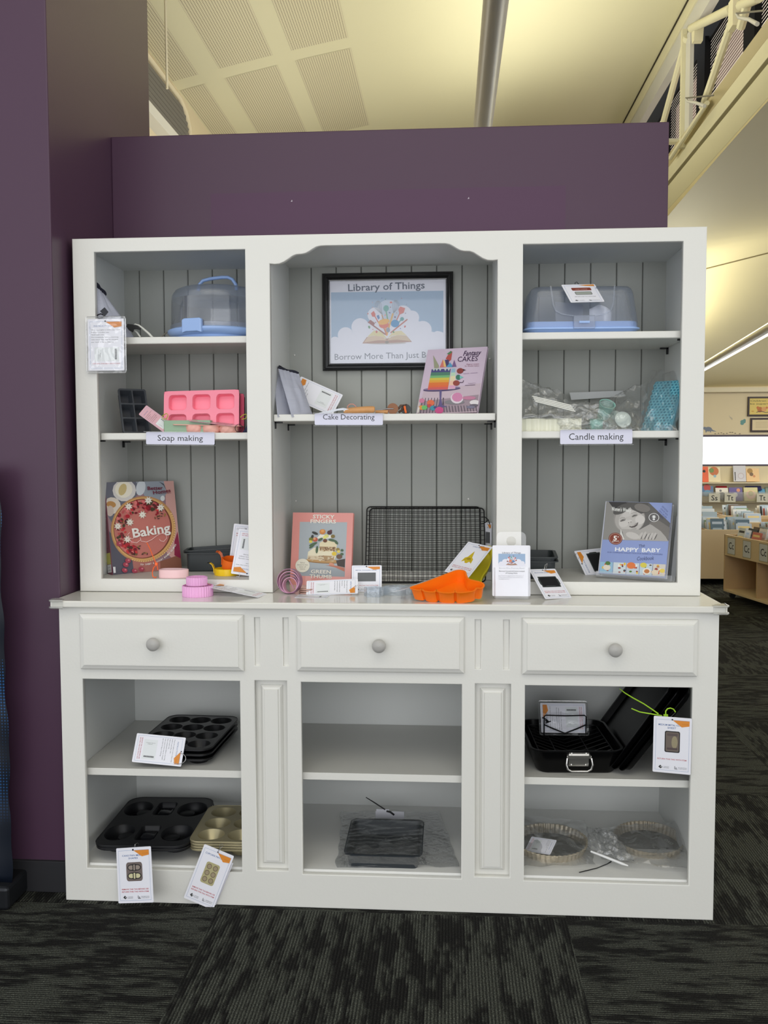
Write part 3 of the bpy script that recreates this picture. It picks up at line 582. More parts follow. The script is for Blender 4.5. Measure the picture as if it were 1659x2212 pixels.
def shelf_label(txt, x0, y0, x1, y1, lab, yy=.030, tx=.5, tw=.66, ty=.34):
    bl = at(x0, y1, yy); br = at(x1, y1, yy); tl = at(x0, y0, yy); S = sheet(bl, br, tl); w, h = S[1], S[2]
    r = card('shelf_label', lab, S, lambda mb, w, h: mb.ft(txt, tx*w, ty*h-.04*h, .47*h, BLK, w=tw*w), 'label', m=mat('label_card', (222, 222, 240), .4), group='shelf labels')
    mb = MB(); mb.box(-.004, w+.004, h, h+.0015, -.0005, .012, SLV); mb.box(-.003, w+.003, -.003, -.0022, -.002, .002, SLV); mb.build('sleeve_lip', r)
shelf_label('Soap making', 315.5, 933.8, 463.4, 960.2, 'white shelf label reading Soap making on the left middle shelf')
shelf_label('Cake Decorating', 679.7, 893.5, 827, 918, 'white shelf label reading Cake Decorating on the centre shelf', .023, .5, .755, .52)
shelf_label('Candle making', 1210, 928.5, 1366, 959, 'white shelf label reading Candle making on the right middle shelf', .030, .5, .755, .34)

# ================= framed poster =================
def poster():
    x0, x1, z0, z1 = .7215, 1.1575, 1.612, 1.934; yb = .3365; w, h = x1-x0, z1-z0
    M = axes((x0, yb-.004, z0), (1, 0, 0), (0, 0, 1)); t = thing('framed_poster', 'black framed Library of Things poster hanging on the grey boards', 'picture', M)
    fm = mat('black_frame_gloss', (20, 20, 22), .22, coat=.5); b = .0245
    mb = MB(); prof = [(0, 0), (0, .013), (.003, .017), (.007, .018), (.010, .015), (.013, .0155), (.018, .0125), (.021, .009), (b, .0085), (b, .004)]
    mb.loft([[(i, i, z), (w-i, i, z), (w-i, h-i, z), (i, h-i, z)] for i, z in prof], fm, True, False); mb.build('frame', t)
    pw, ph = w-2*b, h-2*b; mb = MB(T(b, b, .0045)); mb.box(0, pw, 0, ph, -.002, 0, mat('poster_paper', (226, 227, 238), .5))
    A = Art(mb, [(110, 145), (1518, 145), (1518, 1147), (110, 1147)], pw, ph)
    sky = (166, 188, 212); cl = (224, 226, 238)
    A.p([(125, 280), (1490, 280), (1490, 900), (125, 900)], sky)
    for x, y, r in ((170, 880, 62), (300, 800, 96), (400, 860, 90), (480, 705, 108), (560, 830, 120), (900, 720, 150), (1000, 560, 110), (1110, 600, 88), (1150, 720, 90), (1240, 750, 110), (1340, 860, 90), (1420, 830, 66), (700, 780, 170), (820, 520, 140), (660, 560, 90), (1230, 850, 120), (1440, 850, 80), (1040, 700, 120)): A.e(x, y, r, r, cl if y > 540 or x > 950 else (196, 208, 226), n=22)
    A.p([(125, 860), (1518, 860), (1518, 1147), (110, 1147)], cl); A.p([(300, 800), (1400, 800), (1450, 900), (200, 900)], cl)
    A.t('Library of Things', 335, 268, 1265, 248, 84, (98, 106, 124), .014)
    full, part_ = textmesh('Borrow More Than Just Books')[2], textmesh('Borrow More Than Just B')[2]
    A.t('Borrow More Than Just Books', 166, 1102, 166+(1282-166)*full/part_, 1082, 74, (130, 136, 150))
    # open book
    A.fade = .22
    A.e(805, 905, 240, 14, (190, 186, 186)); A.p([(505, 905), (560, 828), (790, 850), (1050, 822), (1110, 893), (810, 905)], (176, 140, 128))
    A.p([(525, 893), (575, 822), (680, 812), (760, 828), (805, 872), (700, 868)], (212, 188, 164)); A.p([(1095, 885), (1045, 815), (940, 808), (860, 825), (808, 872), (930, 862)], (206, 184, 158))
    A.p([(570, 820), (650, 748), (740, 765), (808, 850), (740, 822), (650, 812)], (222, 212, 160)); A.p([(1045, 812), (980, 755), (880, 765), (810, 850), (870, 815), (960, 806)], (224, 212, 166)); A.e(806, 893, 24, 18, (140, 130, 124))
    for a, b_, wd, c in (((600, 660), (790, 800), 16, (150, 92, 88)), ((640, 540), (700, 650), 12, (214, 104, 92)), ((1055, 618), (850, 780), 16, (190, 112, 100)), ((965, 540), (900, 680), 12, (206, 100, 90)), ((795, 510), (820, 640), 14, (104, 168, 130)), ((985, 615), (930, 680), 14, (92, 160, 156)), ((745, 560), (770, 640), 12, (190, 130, 80)), ((880, 545), (800, 815), 20, (224, 170, 90)), ((790, 700), (800, 810), 18, (226, 160, 90)), ((760, 700), (800, 800), 14, (200, 120, 100))): A.l([a, b_], wd, c)
    for s, x, y, lx, ly in ((-1, 700, 470, 752, 560), (1, 915, 465, 885, 545)):
        for k in (-42, -24, -8, 8, 24, 42): A.l([(lx, ly), (x+k*.9, y+10), (x+k*.9, y-40), (x+k*.4, y-75), (x, y-78)], 4, (138, 146, 158))
    A.e(797, 483, 34, 38, (92, 166, 158)); A.p([(945, 500), (968, 462), (1028, 484), (1010, 540), (960, 560)], (216, 108, 100)); A.p([(612, 540), (645, 512), (668, 550), (665, 585), (628, 580)], (220, 104, 96))
    A.p([(572, 652), (605, 618), (660, 660), (645, 695)], (158, 96, 96)); A.p([(680, 570), (708, 560), (720, 600), (700, 618)], (72, 122, 180)); A.e(990, 614, 24, 24, (88, 158, 160))
    A.e(770, 680, 62, 46, (220, 110, 92)); A.e(768, 645, 72, 34, (238, 176, 84), -12); A.e(905, 668, 52, 46, (70, 142, 196)); A.e(820, 745, 24, 30, (140, 150, 165))
    for i, (x, y, r) in enumerate(((857, 412, 16), (840, 537, 12), (590, 708, 18), (1025, 706, 14), (667, 652, 8), (1032, 545, 7), (632, 470, 7), (575, 545, 9), (745, 360, 6), (790, 372, 6), (985, 365, 6), (925, 540, 6), (905, 590, 12), (785, 565, 12), (635, 735, 7), (970, 730, 7), (885, 770, 14), (680, 765, 16), (850, 470, 8), (1045, 440, 5), (632, 410, 6))):
        A.e(x, y, r, r*.7, ((214, 104, 92), (92, 110, 170), (96, 150, 110), (200, 100, 100), (150, 100, 120), (110, 90, 130), (224, 160, 150))[i % 7], i*37)
    mb.build('print', t)
    mb = MB(T(b, b, .0068)); mb.box(0, pw, 0, ph, 0, .0012, clear('picture_glass', fac=.015, rough=.03)); mb.build('glass', t)
poster()

# ================= books =================
PG = mat('book_pages', (222, 216, 204), .8)
def book(lab, S, th, cov, art, spine=None, sart=None, name='cookbook', w=None, h=None):
    M, w0, h0 = S; w = w or w0; h = h or h0
    t = thing(name, lab, 'book', M)
    cm = mat('cover_%d_%d_%d' % cov, cov, .25, coat=.4); c2 = mat('cover_%d_%d_%d' % (spine or cov), spine or cov, .3, coat=.4)
    mb = MB(); mb.box(0, w, 0, h, -.0025, 0, cm); mb.box(0, w, 0, h, -th, -th+.0025, c2); mb.box(-.0025, 0, 0, h, -th, 0, c2)
    mb.z = 5e-5; art(mb, w, h)
    if sart:
        mb.M = Matrix(((0, 0, -1, -.0026), (0, 1, 0, 0), (1, 0, 0, -th), (0, 0, 0, 1))); mb.z = 2e-5; sart(mb, th, h)
    mb.build('cover', t)
    mb = MB(); mb.box(.001, w-.004, .004, h-.004, -th+.0026, -.0026, PG); mb.build('pages', t)
    return t
def cov_baking(mb, w, h):
    A = Art(mb, [(130, 100), (1375, 80), (1590, 1700), (285, 1845)], w, h); rn = random.Random(3)
    A.p([(130, 100), (900, 90), (300, 900), (170, 700)], (104, 106, 120)); A.p([(900, 90), (1375, 80), (1590, 1700), (1300, 1400), (1240, 300)], (206, 160, 152)); A.p([(700, 90), (1200, 80), (1260, 300), (1180, 420), (900, 400)], (150, 158, 168))
    A.p([(285, 1845), (200, 1000), (700, 1500), (690, 1790)], (86, 84, 98)); A.p([(690, 1795), (650, 1500), (1200, 1560), (1590, 1420), (1590, 1700)], (176, 112, 104)); A.p([(1180, 1560), (1560, 1420), (1590, 1700), (1190, 1745)], (142, 92, 74))
    A.p([(1430, 1180), (1480, 990), (1520, 1200), (1570, 1500), (1440, 1440)], (140, 40, 70))
    A.e(490, 245, 215, 200, (216, 212, 208)); A.e(480, 230, 160, 150, (238, 232, 214)); A.e(460, 230, 70, 110, (206, 186, 130), 20); A.e(270, 520, 160, 150, (222, 212, 200), 30); A.e(250, 500, 90, 60, (190, 140, 80), 10); A.e(230, 620, 70, 100, (206, 190, 180))
    A.e(790, 200, 85, 140, (206, 212, 218), 10); A.p([(1110, 90), (1200, 130), (1260, 250), (1200, 160)], (74, 78, 86)); A.e(1190, 390, 40, 50, (216, 220, 220))
    A.e(845, 965, 600, 618, (188, 140, 92), 12, 48); A.e(840, 962, 572, 592, (214, 166, 104), 12, 48); A.e(835, 955, 540, 560, (120, 62, 44), 12, 48); A.e(828, 955, 520, 545, (196, 118, 108), 12, 48)
    for i in range(34): a = R(-30+i*4.2); A.e(845+585*cos(a), 965+602*sin(a), 17, 11, (232, 192, 130), math.degrees(a)+60)
    for i in range(150):
        a = rn.uniform(1.75, 4.95) if i < 120 else rn.uniform(4.9, 5.5); r = 500*math.sqrt(rn.uniform(.36 if i < 120 else .5, 1)); x = 828+r*cos(a)*1.0; y = 955+r*sin(a)*1.05
        if x > 760 and y > 1150: continue
        c = rn.choice(((176, 28, 44), (150, 22, 40), (206, 58, 60), (120, 20, 36), (190, 80, 84), (88, 40, 36), (222, 120, 118), (70, 60, 36))); A.e(x, y, rn.uniform(18, 44), rn.uniform(16, 36), c, rn.uniform(0, 90), 9)
    for x, y in ((565, 540), (925, 430), (1150, 560), (820, 690), (590, 830), (365, 905), (550, 1150)):
        A.star(x, y, 78, (226, 220, 206), 8); A.e(x, y, 34, 34, (246, 242, 232)); A.star(x, y, 26, (210, 200, 186), 5)
    for x, y in ((740, 1300), (880, 1440), (470, 840), (690, 1470), (1200, 680), (1090, 740)): 
        for k in range(5): A.e(x+rn.uniform(-50, 50), y+rn.uniform(-40, 40), 24, 9, rn.choice(((84, 70, 40), (60, 30, 40), (150, 130, 60))), rn.uniform(0, 180), 7)
    for x, y in ((500, 1750), (820, 1720), (560, 1560), (520, 1640), (390, 1240), (690, 1760)): A.e(x, y, 55, 45, (168, 62, 82), 20); A.e(x+14, y-10, 20, 14, (214, 130, 140))
    A.t('Baking', 655, 1120, 1345, 1000, 172, (240, 236, 230), .022); A.t('Better', 905, 245, 1180, 235, 62, (110, 26, 52), .02); A.t('Homes', 1010, 322, 1320, 278, 62, (110, 26, 52), .02); A.t('and Gardens', 1120, 318, 1325, 302, 18, (110, 26, 52))
    A.l([(590, 990+30), (550, 1060), (570, 1130), (640, 1140), (690, 1100)], 9, (240, 200, 196))
    A.l([(560, 1130), (620, 1200), (720, 1215), (800, 1150), (780, 1110), (800, 1180), (900, 1200), (1000, 1150), (1100, 1070), (1180, 1030), (1260, 1050), (1275, 1120), (1220, 1185), (1160, 1170), (1140, 1140)], 10, (244, 208, 204))
    s = '70+ SWEET & SAVOURY BAKING RECIPES'
    for i, ch in enumerate(s):
        if ch != ' ':
            a = R(93-i*69/len(s)); x, y = 840+685*cos(a), 950+690*sin(a); A.t(ch, x-9, y+6, x-9+20*sin(a), y+6-20*cos(a), 30, (240, 236, 232), .02)
    A.p([(262, 1690), (318, 1685), (325, 1805), (275, 1810)], (226, 226, 230))
def sp_baking(mb, w, h):
    mb.ft('Baking', .28*w, .72*h, .5*w, ink(226, 200, 200), 'l', .18*h, .01, 0, -pi/2); mb.ft('70+ sweet & savoury recipes', .35*w, .50*h, .2*w, ink(190, 140, 150), 'l', .2*h, 0, 0, -pi/2)
    mb.fr(.02*w, .12*h, .98*w, .24*h, ink(186, 182, 96)); mb.fr(.02*w, .03*h, .98*w, .115*h, ink(206, 206, 208)); mb.ft('641.', .5*w, .08*h, .012*h, BLK, w=.6*w); mb.ft('BAK', .5*w, .05*h, .012*h, BLK, w=.6*w); mb.fr(0, .9*h, w, h, ink(60, 60, 90))
bl = atz(244, 1242, .9484); br = atz(393, 1229, .9484)
book('baking cookbook with raspberry tart cover leaning in the bottom left bay', lean(bl, br, (226, 1042)), .034, (150, 120, 128), cov_baking, (110, 30, 58), sp_baking)
def cov_sticky(mb, w, h):
    A = Art(mb, [(155, 130), (1535, 165), (1522, 1890), (78, 1860)], w, h); rn = random.Random(5)
    A.p([(300, 350), (1400, 375), (1375, 1665), (260, 1640)], (172, 180, 186)); A.p([(262, 1440), (1380, 1460), (1375, 1665), (260, 1640)], (160, 168, 176))
    A.e(860, 1290, 440, 52, (150, 112, 70), 3, 24); A.e(860, 1275, 430, 44, (190, 150, 98), 3, 24); A.p([(1160, 1270), (1375, 1230), (1372, 1440), (1200, 1400)], (70, 60, 56)); A.e(1060, 1370, 70, 42, (214, 150, 124), 20); A.p([(900, 1380), (1200, 1400), (1370, 1450), (1368, 1540), (1150, 1440)], (190, 120, 100))
    A.p([(480, 1230), (500, 1060), (640, 960), (1100, 1010), (1160, 1180), (1100, 1290)], (232, 224, 196)); A.p([(495, 1150), (1120, 1170), (1110, 1280), (480, 1240)], (216, 200, 172)); A.p([(850, 1150), (1120, 1165), (1110, 1275), (900, 1290)], (176, 146, 108))
    A.p([(760, 1040), (770, 850), (900, 780), (1180, 850), (1160, 1040), (960, 1060)], (228, 216, 180)); A.p([(765, 935), (1150, 950), (1140, 1040), (780, 1035)], (168, 138, 104)); A.p([(700, 740), (780, 650), (1080, 680), (1060, 730), (900, 760)], (238, 234, 220))
    for i in range(26): A.e(rn.uniform(780, 1130), rn.uniform(960, 1040), 26, 12, rn.choice(((214, 200, 170), (120, 88, 60), (196, 170, 130))), rn.uniform(0, 180), 7)
    for i in range(26): A.e(rn.uniform(520, 1100), rn.uniform(1150, 1270), 30, 11, rn.choice(((226, 214, 190), (150, 118, 84), (200, 180, 146))), rn.uniform(-20, 20), 7)
    for x, y, r, c in ((835, 590, 72, (206, 132, 66)), (835, 570, 40, (226, 160, 90)), (1000, 610, 58, (74, 40, 44)), (1030, 570, 30, (90, 50, 56)), (665, 770, 62, (190, 86, 66)), (650, 750, 30, (226, 170, 120)), (570, 760, 52, (120, 124, 44)), (560, 820, 40, (220, 206, 80)), (900, 800, 50, (110, 66, 40)), (930, 690, 50, (214, 214, 130)), (1080, 700, 50, (128, 110, 56)), (1120, 1110, 58, (226, 196, 66)), (1200, 1010, 46, (150, 130, 66)), (1240, 1180, 70, (110, 84, 66)), (1220, 1060, 40, (226, 206, 100)), (890, 720, 40, (230, 226, 120))): A.e(x, y, r, r*.85, c)
    for x, y, l_, a in ((620, 880, 150, -22), (590, 930, 110, -38), (710, 1010, 130, 95), (1060, 790, 120, 12), (1160, 840, 90, 50), (660, 620, 110, 22), (1300, 1030, 50, 10), (1300, 1120, 56, 5), (790, 770, 90, -30), (600, 700, 60, -70)): A.e(x, y, l_*.7, 30, (78, 102, 74) if y > 700 else (52, 54, 50), a)
    for x0, x1, y, s in ((605, 1110, 292, 'STICKY'), (550, 1145, 400, 'FINGERS'), (570, 1050, 1592, 'GREEN'), (540, 1075, 1708, 'THUMB')): A.t(s, x0, y-18, x1, y, 84, (238, 232, 222), .026)
    A.e(372, 1392, 172, 166, (232, 228, 212), n=28)
    for i, s in enumerate(('Baked', 'desserts that', 'taste of', 'nature')): wd = 22*len(s)/2*.9; A.t(s, 372-wd, 1335+i*50, 372+wd, 1338+i*50, 30, (120, 110, 104))
bl = atz(627.5, 1263, CT); br = atz(757.5, 1266, CT)
book('pink bordered cookbook with a flower topped cake standing on the worktop', lean(bl, br, (634.5, 1107)), .018, (226, 150, 142), cov_sticky)
def cov_fantasy(mb, w, h):
    A = Art(mb, [(380, 130), (1415, 72), (1240, 1240), (170, 1250)], w, h); rn = random.Random(9); A.fade = .12; A.fcol = (190, 176, 186)
    A.p([(290, 840), (1310, 700), (1240, 1240), (170, 1250)], (196, 176, 188)); A.p([(250, 1010), (1270, 900), (1240, 1240), (180, 1245)], (150, 132, 142))
    for i in range(20): x = 235+i*53; A.l([(x, 1215), (x+40*(1 if i < 8 else -.6), 950 if i < 9 else 1090)], 13, (66, 56, 70))
    A.l([(215, 1225), (1238, 1200)], 12, (206, 186, 196)); A.p([(180, 1236), (1240, 1215), (1240, 1240), (178, 1250)], (70, 44, 60))
    A.e(615, 805, 330, 34, (70, 56, 96), -3, 24); A.e(610, 790, 325, 26, (120, 104, 140), -3, 24); A.p([(572, 830), (612, 828), (604, 980), (625, 1080), (720, 1110), (520, 1120), (560, 1070), (575, 980)], (84, 74, 124))
    bands = ((460, (60, 60, 120)), (515, (66, 120, 96)), (570, (108, 176, 110)), (610, (206, 190, 66)), (650, (226, 160, 50)), (690, (222, 110, 44)), (740, (226, 96, 52)), (775, (206, 84, 84)), (812, None))
    for (y0, c), (y1, _) in zip(bands, bands[1:]):
        xl0 = 435-(y0-460)*.2; xl1 = 435-(y1-460)*.2; xr0 = 768-(y0-460)*.13; xr1 = 768-(y1-460)*.13; A.p([(xl0, y0), (xr0, y0-8), (xr1, y1-4), (xl1, y1)], c)
    for x in (450, 500, 560, 650, 710): A.p([(x, 450), (x+50, 448), (x+24, 492)], (190, 206, 190))
    A.p([(790, 440), (860, 430), (880, 520), (850, 800), (720, 808)], (196, 190, 200))
    for y0, y1, c in ((450, 520, (140, 180, 200)), (520, 580, (180, 214, 180)), (580, 660, (226, 214, 170)), (660, 740, (236, 190, 160)), (740, 800, (220, 160, 190))): A.p([(785-(y0-450)*.14, y0), (850, y0-5), (850, y1-5), (785-(y1-450)*.14, y1)], c)
    A.p([(462, 222), (500, 290), (560, 395), (560, 438), (480, 442)], (146, 150, 120)); A.p([(575, 430), (632, 290), (690, 425)], (206, 110, 96)); A.p([(632, 300), (660, 320), (700, 420), (650, 420)], (230, 190, 110)); A.p([(680, 280), (760, 155), (795, 160), (775, 300), (740, 330)], (176, 70, 60)); A.p([(700, 200), (770, 148), (792, 175), (740, 215)], (70, 120, 76))
    A.p([(665, 300), (735, 300), (740, 400), (690, 420)], (60, 50, 96)); A.p([(690, 425), (758, 345), (820, 425)], (70, 150, 190)); A.p([(790, 420), (830, 300), (872, 420)], (110, 80, 130))
    A.e(935, 490, 60, 48, (130, 46, 40), -10); A.p([(985, 455), (1040, 478), (985, 495)], (60, 30, 40)); A.e(905, 600, 46, 46, (40, 110, 86)); A.p([(930, 570), (1000, 600), (930, 630)], (110, 190, 180)); A.e(870, 700, 60, 48, (140, 56, 46)); A.l([(930, 690), (985, 690), (998, 655)], 14, (60, 36, 60))
    A.e(840, 1030, 180, 40, (120, 120, 124)); A.e(885, 960, 115, 96, (222, 212, 220)); A.e(890, 945, 96, 80, (206, 128, 168)); A.e(1100, 960, 120, 32, (190, 120, 150)); A.e(1200, 1040, 90, 44, (226, 222, 222)); A.e(1190, 1090, 80, 24, (90, 84, 96)); A.e(1130, 1120, 80, 26, (110, 108, 130))
    for x, y, r, c in ((265, 1000, 50, (206, 120, 150)), (420, 1040, 66, (220, 100, 60)), (400, 1090, 40, (190, 60, 60)), (260, 1120, 50, (226, 150, 60)), (310, 1120, 50, (100, 190, 100)), (460, 1130, 54, (50, 140, 160)), (500, 1120, 30, (50, 60, 120)), (570, 1170, 76, (200, 70, 130))): A.e(x, y, r, r*.8, c)
    A.t('Fantasy', 985, 235, 1300, 215, 82, (60, 34, 70), .01, .25); A.t('CAKES', 885, 335, 1240, 318, 84, (60, 34, 70)); A.t('Magical recipes', 1045, 388, 1268, 380, 20, (150, 96, 110)); A.t('for fanciful bakes', 1015, 418, 1268, 412, 20, (150, 96, 110)); A.l([(992, 540), (1100, 532)], 10, (168, 148, 172)); A.l([(1120, 531), (1243, 522)], 10, (168, 148, 172)); A.t('Photographs by', 1080, 716, 1212, 708, 14, (96, 70, 100)); A.l([(1025, 742), (1205, 732)], 8, (80, 60, 90))
    A.p([(215, 925), (230, 930), (205, 1110), (185, 1110)], (216, 214, 160)); A.p([(180, 1118), (228, 1116), (212, 1210), (165, 1212)], (228, 224, 214))
bl = at(900, 898, .165); br = at(1030, 895, .09); bl.z = br.z = 1.4552
S = lean(bl, br, (925.8, 755.7)); book('lilac cookbook with a rainbow cake leaning beside the poster', S, .012, (204, 186, 204), cov_fantasy)
def cov_baby(mb, w, h):
    A = Art(mb, [(900, 60), (1545, 50), (1500, 830), (820, 800)], w, h); rn = random.Random(11)
    A.p([(895, 62), (1545, 52), (1518, 440), (862, 445)], (96, 94, 92)); A.p([(895, 62), (1000, 62), (990, 200), (1040, 330), (1060, 440), (862, 445)], (140, 138, 134)); A.p([(920, 62), (1110, 58), (1180, 150), (1000, 170)], (52, 50, 50))
    A.e(1125, 225, 158, 142, (150, 146, 142), -25, 28); A.e(1128, 232, 148, 130, (172, 168, 164), -25, 28); A.e(1140, 245, 124, 108, (190, 186, 182), -25, 26); A.e(1070, 270, 50, 40, (202, 198, 194), -25); A.e(1230, 230, 50, 46, (206, 202, 198), -25); A.e(1110, 175, 60, 26, (198, 194, 190), -25); A.e(1050, 130, 96, 40, (84, 82, 80), -30); A.p([(1090, 60), (1300, 56), (1330, 140), (1240, 170), (1150, 130)], (84, 82, 80)); A.e(1250, 110, 80, 40, (120, 116, 112), 10)
    A.e(1062, 240, 32, 13, (156, 152, 148), -25); A.e(1176, 190, 32, 13, (156, 152, 148), -25); A.l([(1036, 256), (1058, 240), (1086, 238)], [4, 10, 3], (70, 68, 66)); A.l([(1150, 206), (1172, 190), (1202, 188)], [4, 10, 3], (70, 68, 66)); A.l([(1030, 226), (1056, 214), (1080, 214)], 4, (134, 130, 126)); A.l([(1142, 174), (1168, 160), (1196, 160)], 4, (134, 130, 126)); A.e(1126, 252, 26, 16, (204, 200, 196), -25); A.e(1118, 264, 7, 4, (120, 116, 112), -25); A.e(1140, 256, 7, 4, (120, 116, 112), -25)
    A.p([(1122, 300), (1140, 296), (1170, 284), (1200, 262), (1214, 258), (1204, 288), (1180, 308), (1150, 314), (1130, 308)], (84, 78, 76)); A.p([(1134, 298), (1170, 286), (1204, 266), (1196, 276), (1170, 294), (1142, 302)], (196, 190, 186)); A.e(1165, 330, 40, 10, (168, 164, 160), -22)
    A.p([(1050, 330), (1230, 330), (1330, 270), (1450, 330), (1518, 440), (1080, 443)], (170, 166, 162)); A.p([(1320, 260), (1400, 220), (1530, 300), (1522, 430), (1440, 340)], (120, 116, 112))
    for x in (1240, 1275, 1310, 1345, 1375): A.e(x, 385+(x % 3)*8, 14, 40, (190, 186, 182), 25); A.e(x+15, 400, 5, 34, (96, 92, 90), 25)
    A.e(1160, 395, 70, 34, (196, 192, 188), 15); A.p([(1040, 330), (1080, 440), (1030, 440)], (214, 212, 208))
    A.p([(1312, 54), (1545, 52), (1535, 255)], (140, 156, 206)); A.p([(862, 445), (1518, 442), (1506, 690), (835, 675)], (140, 156, 206))
    for i, (s, L_) in enumerate((('NEW EDITION', 90), ('UPDATED WITH', 110), ('FRESH RECIPES', 120), ('for babies', 90))): A.t(s, 1440-i*14, 92+i*22, 1440-i*14+L_*.62, 92+i*22+L_*.62, 16, (60, 66, 120))
    A.t("Women's Weekly", 948, 150, 1140, 158, 38, (236, 236, 232), .02)
    A.e(1367, 203, 52, 44, (226, 226, 226), n=24); A.e(1367, 203, 46, 39, (96, 94, 94), n=24); A.star(1367, 196, 22, (226, 226, 226), 7); A.e(1367, 222, 12, 10, (226, 226, 226))
    A.e(990, 432, 68, 62, (120, 52, 36), n=26); A.e(990, 432, 60, 54, (206, 180, 166), n=26); A.e(990, 432, 57, 51, (130, 56, 38), n=26); A.t('5', 968, 450, 1004, 448, 46, (240, 236, 230), .03); A.t('th', 1008, 420, 1024, 418, 16, (240, 236, 230)); A.t('EDITION', 958, 470, 1024, 462, 14, (240, 236, 230))
    A.t('The', 1228, 520, 1285, 505, 34, (50, 56, 100), 0, .3); A.t('HAPPY', 984, 560, 1222, 562, 40, (236, 238, 242), .02); A.t('BABY', 1254, 562, 1445, 558, 40, (236, 238, 242), .02); A.t('OUR COMPLETE COLLECTION FOR BABIES & TODDLERS', 908, 580, 1465, 588, 13, (60, 70, 130)); A.t('Cookbook', 1208, 652, 1380, 640, 40, (50, 56, 100), 0, .3)
    cs = ((150, 190, 214), (206, 216, 220), (196, 206, 214), (190, 206, 216), (206, 200, 190))
    for i in range(5):
        x0 = 838+i*134; x1 = x0+128; A.p([(x0, 676+i*2), (x1, 678+i*2), (x1-8, 796+i*5), (x0-8, 792+i*5)], cs[i])
        for k in range(9): A.e(rn.uniform(x0+12, x1-16), rn.uniform(690+i*2, 780+i*4), rn.uniform(9, 19), rn.uniform(8, 16), rn.choice(((206, 90, 50), (226, 190, 60), (90, 130, 60), (150, 60, 50), (236, 230, 220), (190, 130, 80), (70, 70, 76), (220, 200, 180))), 0, 9)
    for x, y, r, c in ((905, 735, 38, (226, 216, 200)), (1150, 708, 44, (222, 120, 60)), (1275, 700, 34, (214, 200, 80)), (1310, 765, 44, (230, 224, 214)), (1310, 765, 28, (190, 120, 66)), (1394, 775, 36, (222, 206, 180)), (1467, 755, 28, (226, 200, 90)), (915, 690, 26, (80, 120, 56))): A.e(x, y, r, r*.8, c)
bl = atz(1293, 1247, .9484); br = atz(1437, 1257, .9484); S = lean(bl+V((0, 0, .012)), br+V((0, 0, .012)), (1310, 1083))
bb = book('blue cookbook with a smiling baby on its cover', S, .024, (150, 162, 204), cov_baby, (186, 188, 196))
w, h = S[1], S[2]
t = thing('book_stand', 'clear acrylic stand holding the blue baby cookbook', 'stand', S[0])
AC = clear('clear_acrylic', fac=.08, rough=.03, haze=.02)
mb = MB(); mb.box(-.004, w+.022, -.012, h*.86, -.0335, -.031, AC); mb.build('back_plate', t); mb = MB(); mb.box(-.004, w+.022, -.0125, -.0095, -.031, .012, AC); mb.box(-.004, w+.022, -.0095, .006, .0095, .012, AC); mb.build('ledge', t)
# ================= tins, moulds and tools =================
def cellplate(mb, w, h, nx, ny, hole, depth, m, R0=.02, marg=0., bscale=.75, z=0., n=24, hr=.01, mi=None, cells=None, botz=None):
    # flat plate (0..w, 0..h) at height z with nx x ny sunken cavities; hole=(rx, ry) half sizes
    def clamp(p):
        x, y = p; cx_ = min(max(x, R0), w-R0); cy_ = min(max(y, R0), h-R0); d = V((x-cx_, y-cy_))
        if (x < R0 or x > w-R0) and (y < R0 or y > h-R0) and d.length > R0: d = d.normalized()*R0; return (cx_+d.x, cy_+d.y)
        return (x, y)
    xs = [0]+[marg+(w-2*marg)*i/nx for i in range(1, nx)]+[w]; ys = [0]+[marg+(h-2*marg)*j/ny for j in range(1, ny)]+[h]
    for i in range(nx):
        for j in range(ny):
            x0, x1, y0, y1 = xs[i], xs[i+1], ys[j], ys[j+1]
            cx_ = marg+(w-2*marg)*(i+.5)/nx; cy_ = marg+(h-2*marg)*(j+.5)/ny; rx, ry = hole[:2]
            ang = [2*pi*k/n+pi/n for k in range(n)]+[math.atan2(yy-cy_, xx-cx_) % (2*pi) for xx in (x0, x1) for yy in (y0, y1)]; ang = sorted(ang)
            outer = []; inn = []
            def sup(a, sx, sy, r):
                if r is None: return (cx_+sx*cos(a), cy_+sy*sin(a))
                # rounded rectangle hit by direction a
                c, s = cos(a), sin(a); t = min(sx/abs(c) if abs(c) > 1e-6 else 9, sy/abs(s) if abs(s) > 1e-6 else 9); x, y = c*t, s*t
                ax_, ay_ = sx-r, sy-r
                if abs(x) > ax_ and abs(y) > ay_:
                    ox, oy = math.copysign(ax_, x), math.copysign(ay_, y); b = c*ox+s*oy; q = b*b-(ox*ox+oy*oy-r*r); t = b+math.sqrt(max(q, 0)); x, y = c*t, s*t
                return (cx_+x, cy_+y)
            for a in ang:
                c, s = cos(a), sin(a); t = 9
                if c > 1e-9: t = min(t, (x1-cx_)/c)
                if c < -1e-9: t = min(t, (x0-cx_)/c)
                if s > 1e-9: t = min(t, (y1-cy_)/s)
                if s < -1e-9: t = min(t, (y0-cy_)/s)
                outer.append(clamp((cx_+c*t, cy_+s*t)))
            rr = hole[2] if len(hole) > 2 else None
            ring = lambda k, zz: [(*sup(a, rx*k, ry*k, None if rr is None else rr*k), zz) for a in ang]
            mb.loft([[(x, y, z) for x, y in outer], ring(1.03, z), ring(1.0, z-.0015), ring(1-(1-bscale)*.9, z-depth*.93), ring(bscale*.93, z-depth)], m, False, False)
            k0 = len(mb.v); mb.add([(cx_, cy_, z-depth)]+ring(bscale*.93, z-depth), [(0, i_+1, (i_+1) % len(ang)+1) for i_ in range(len(ang))], mi or m)
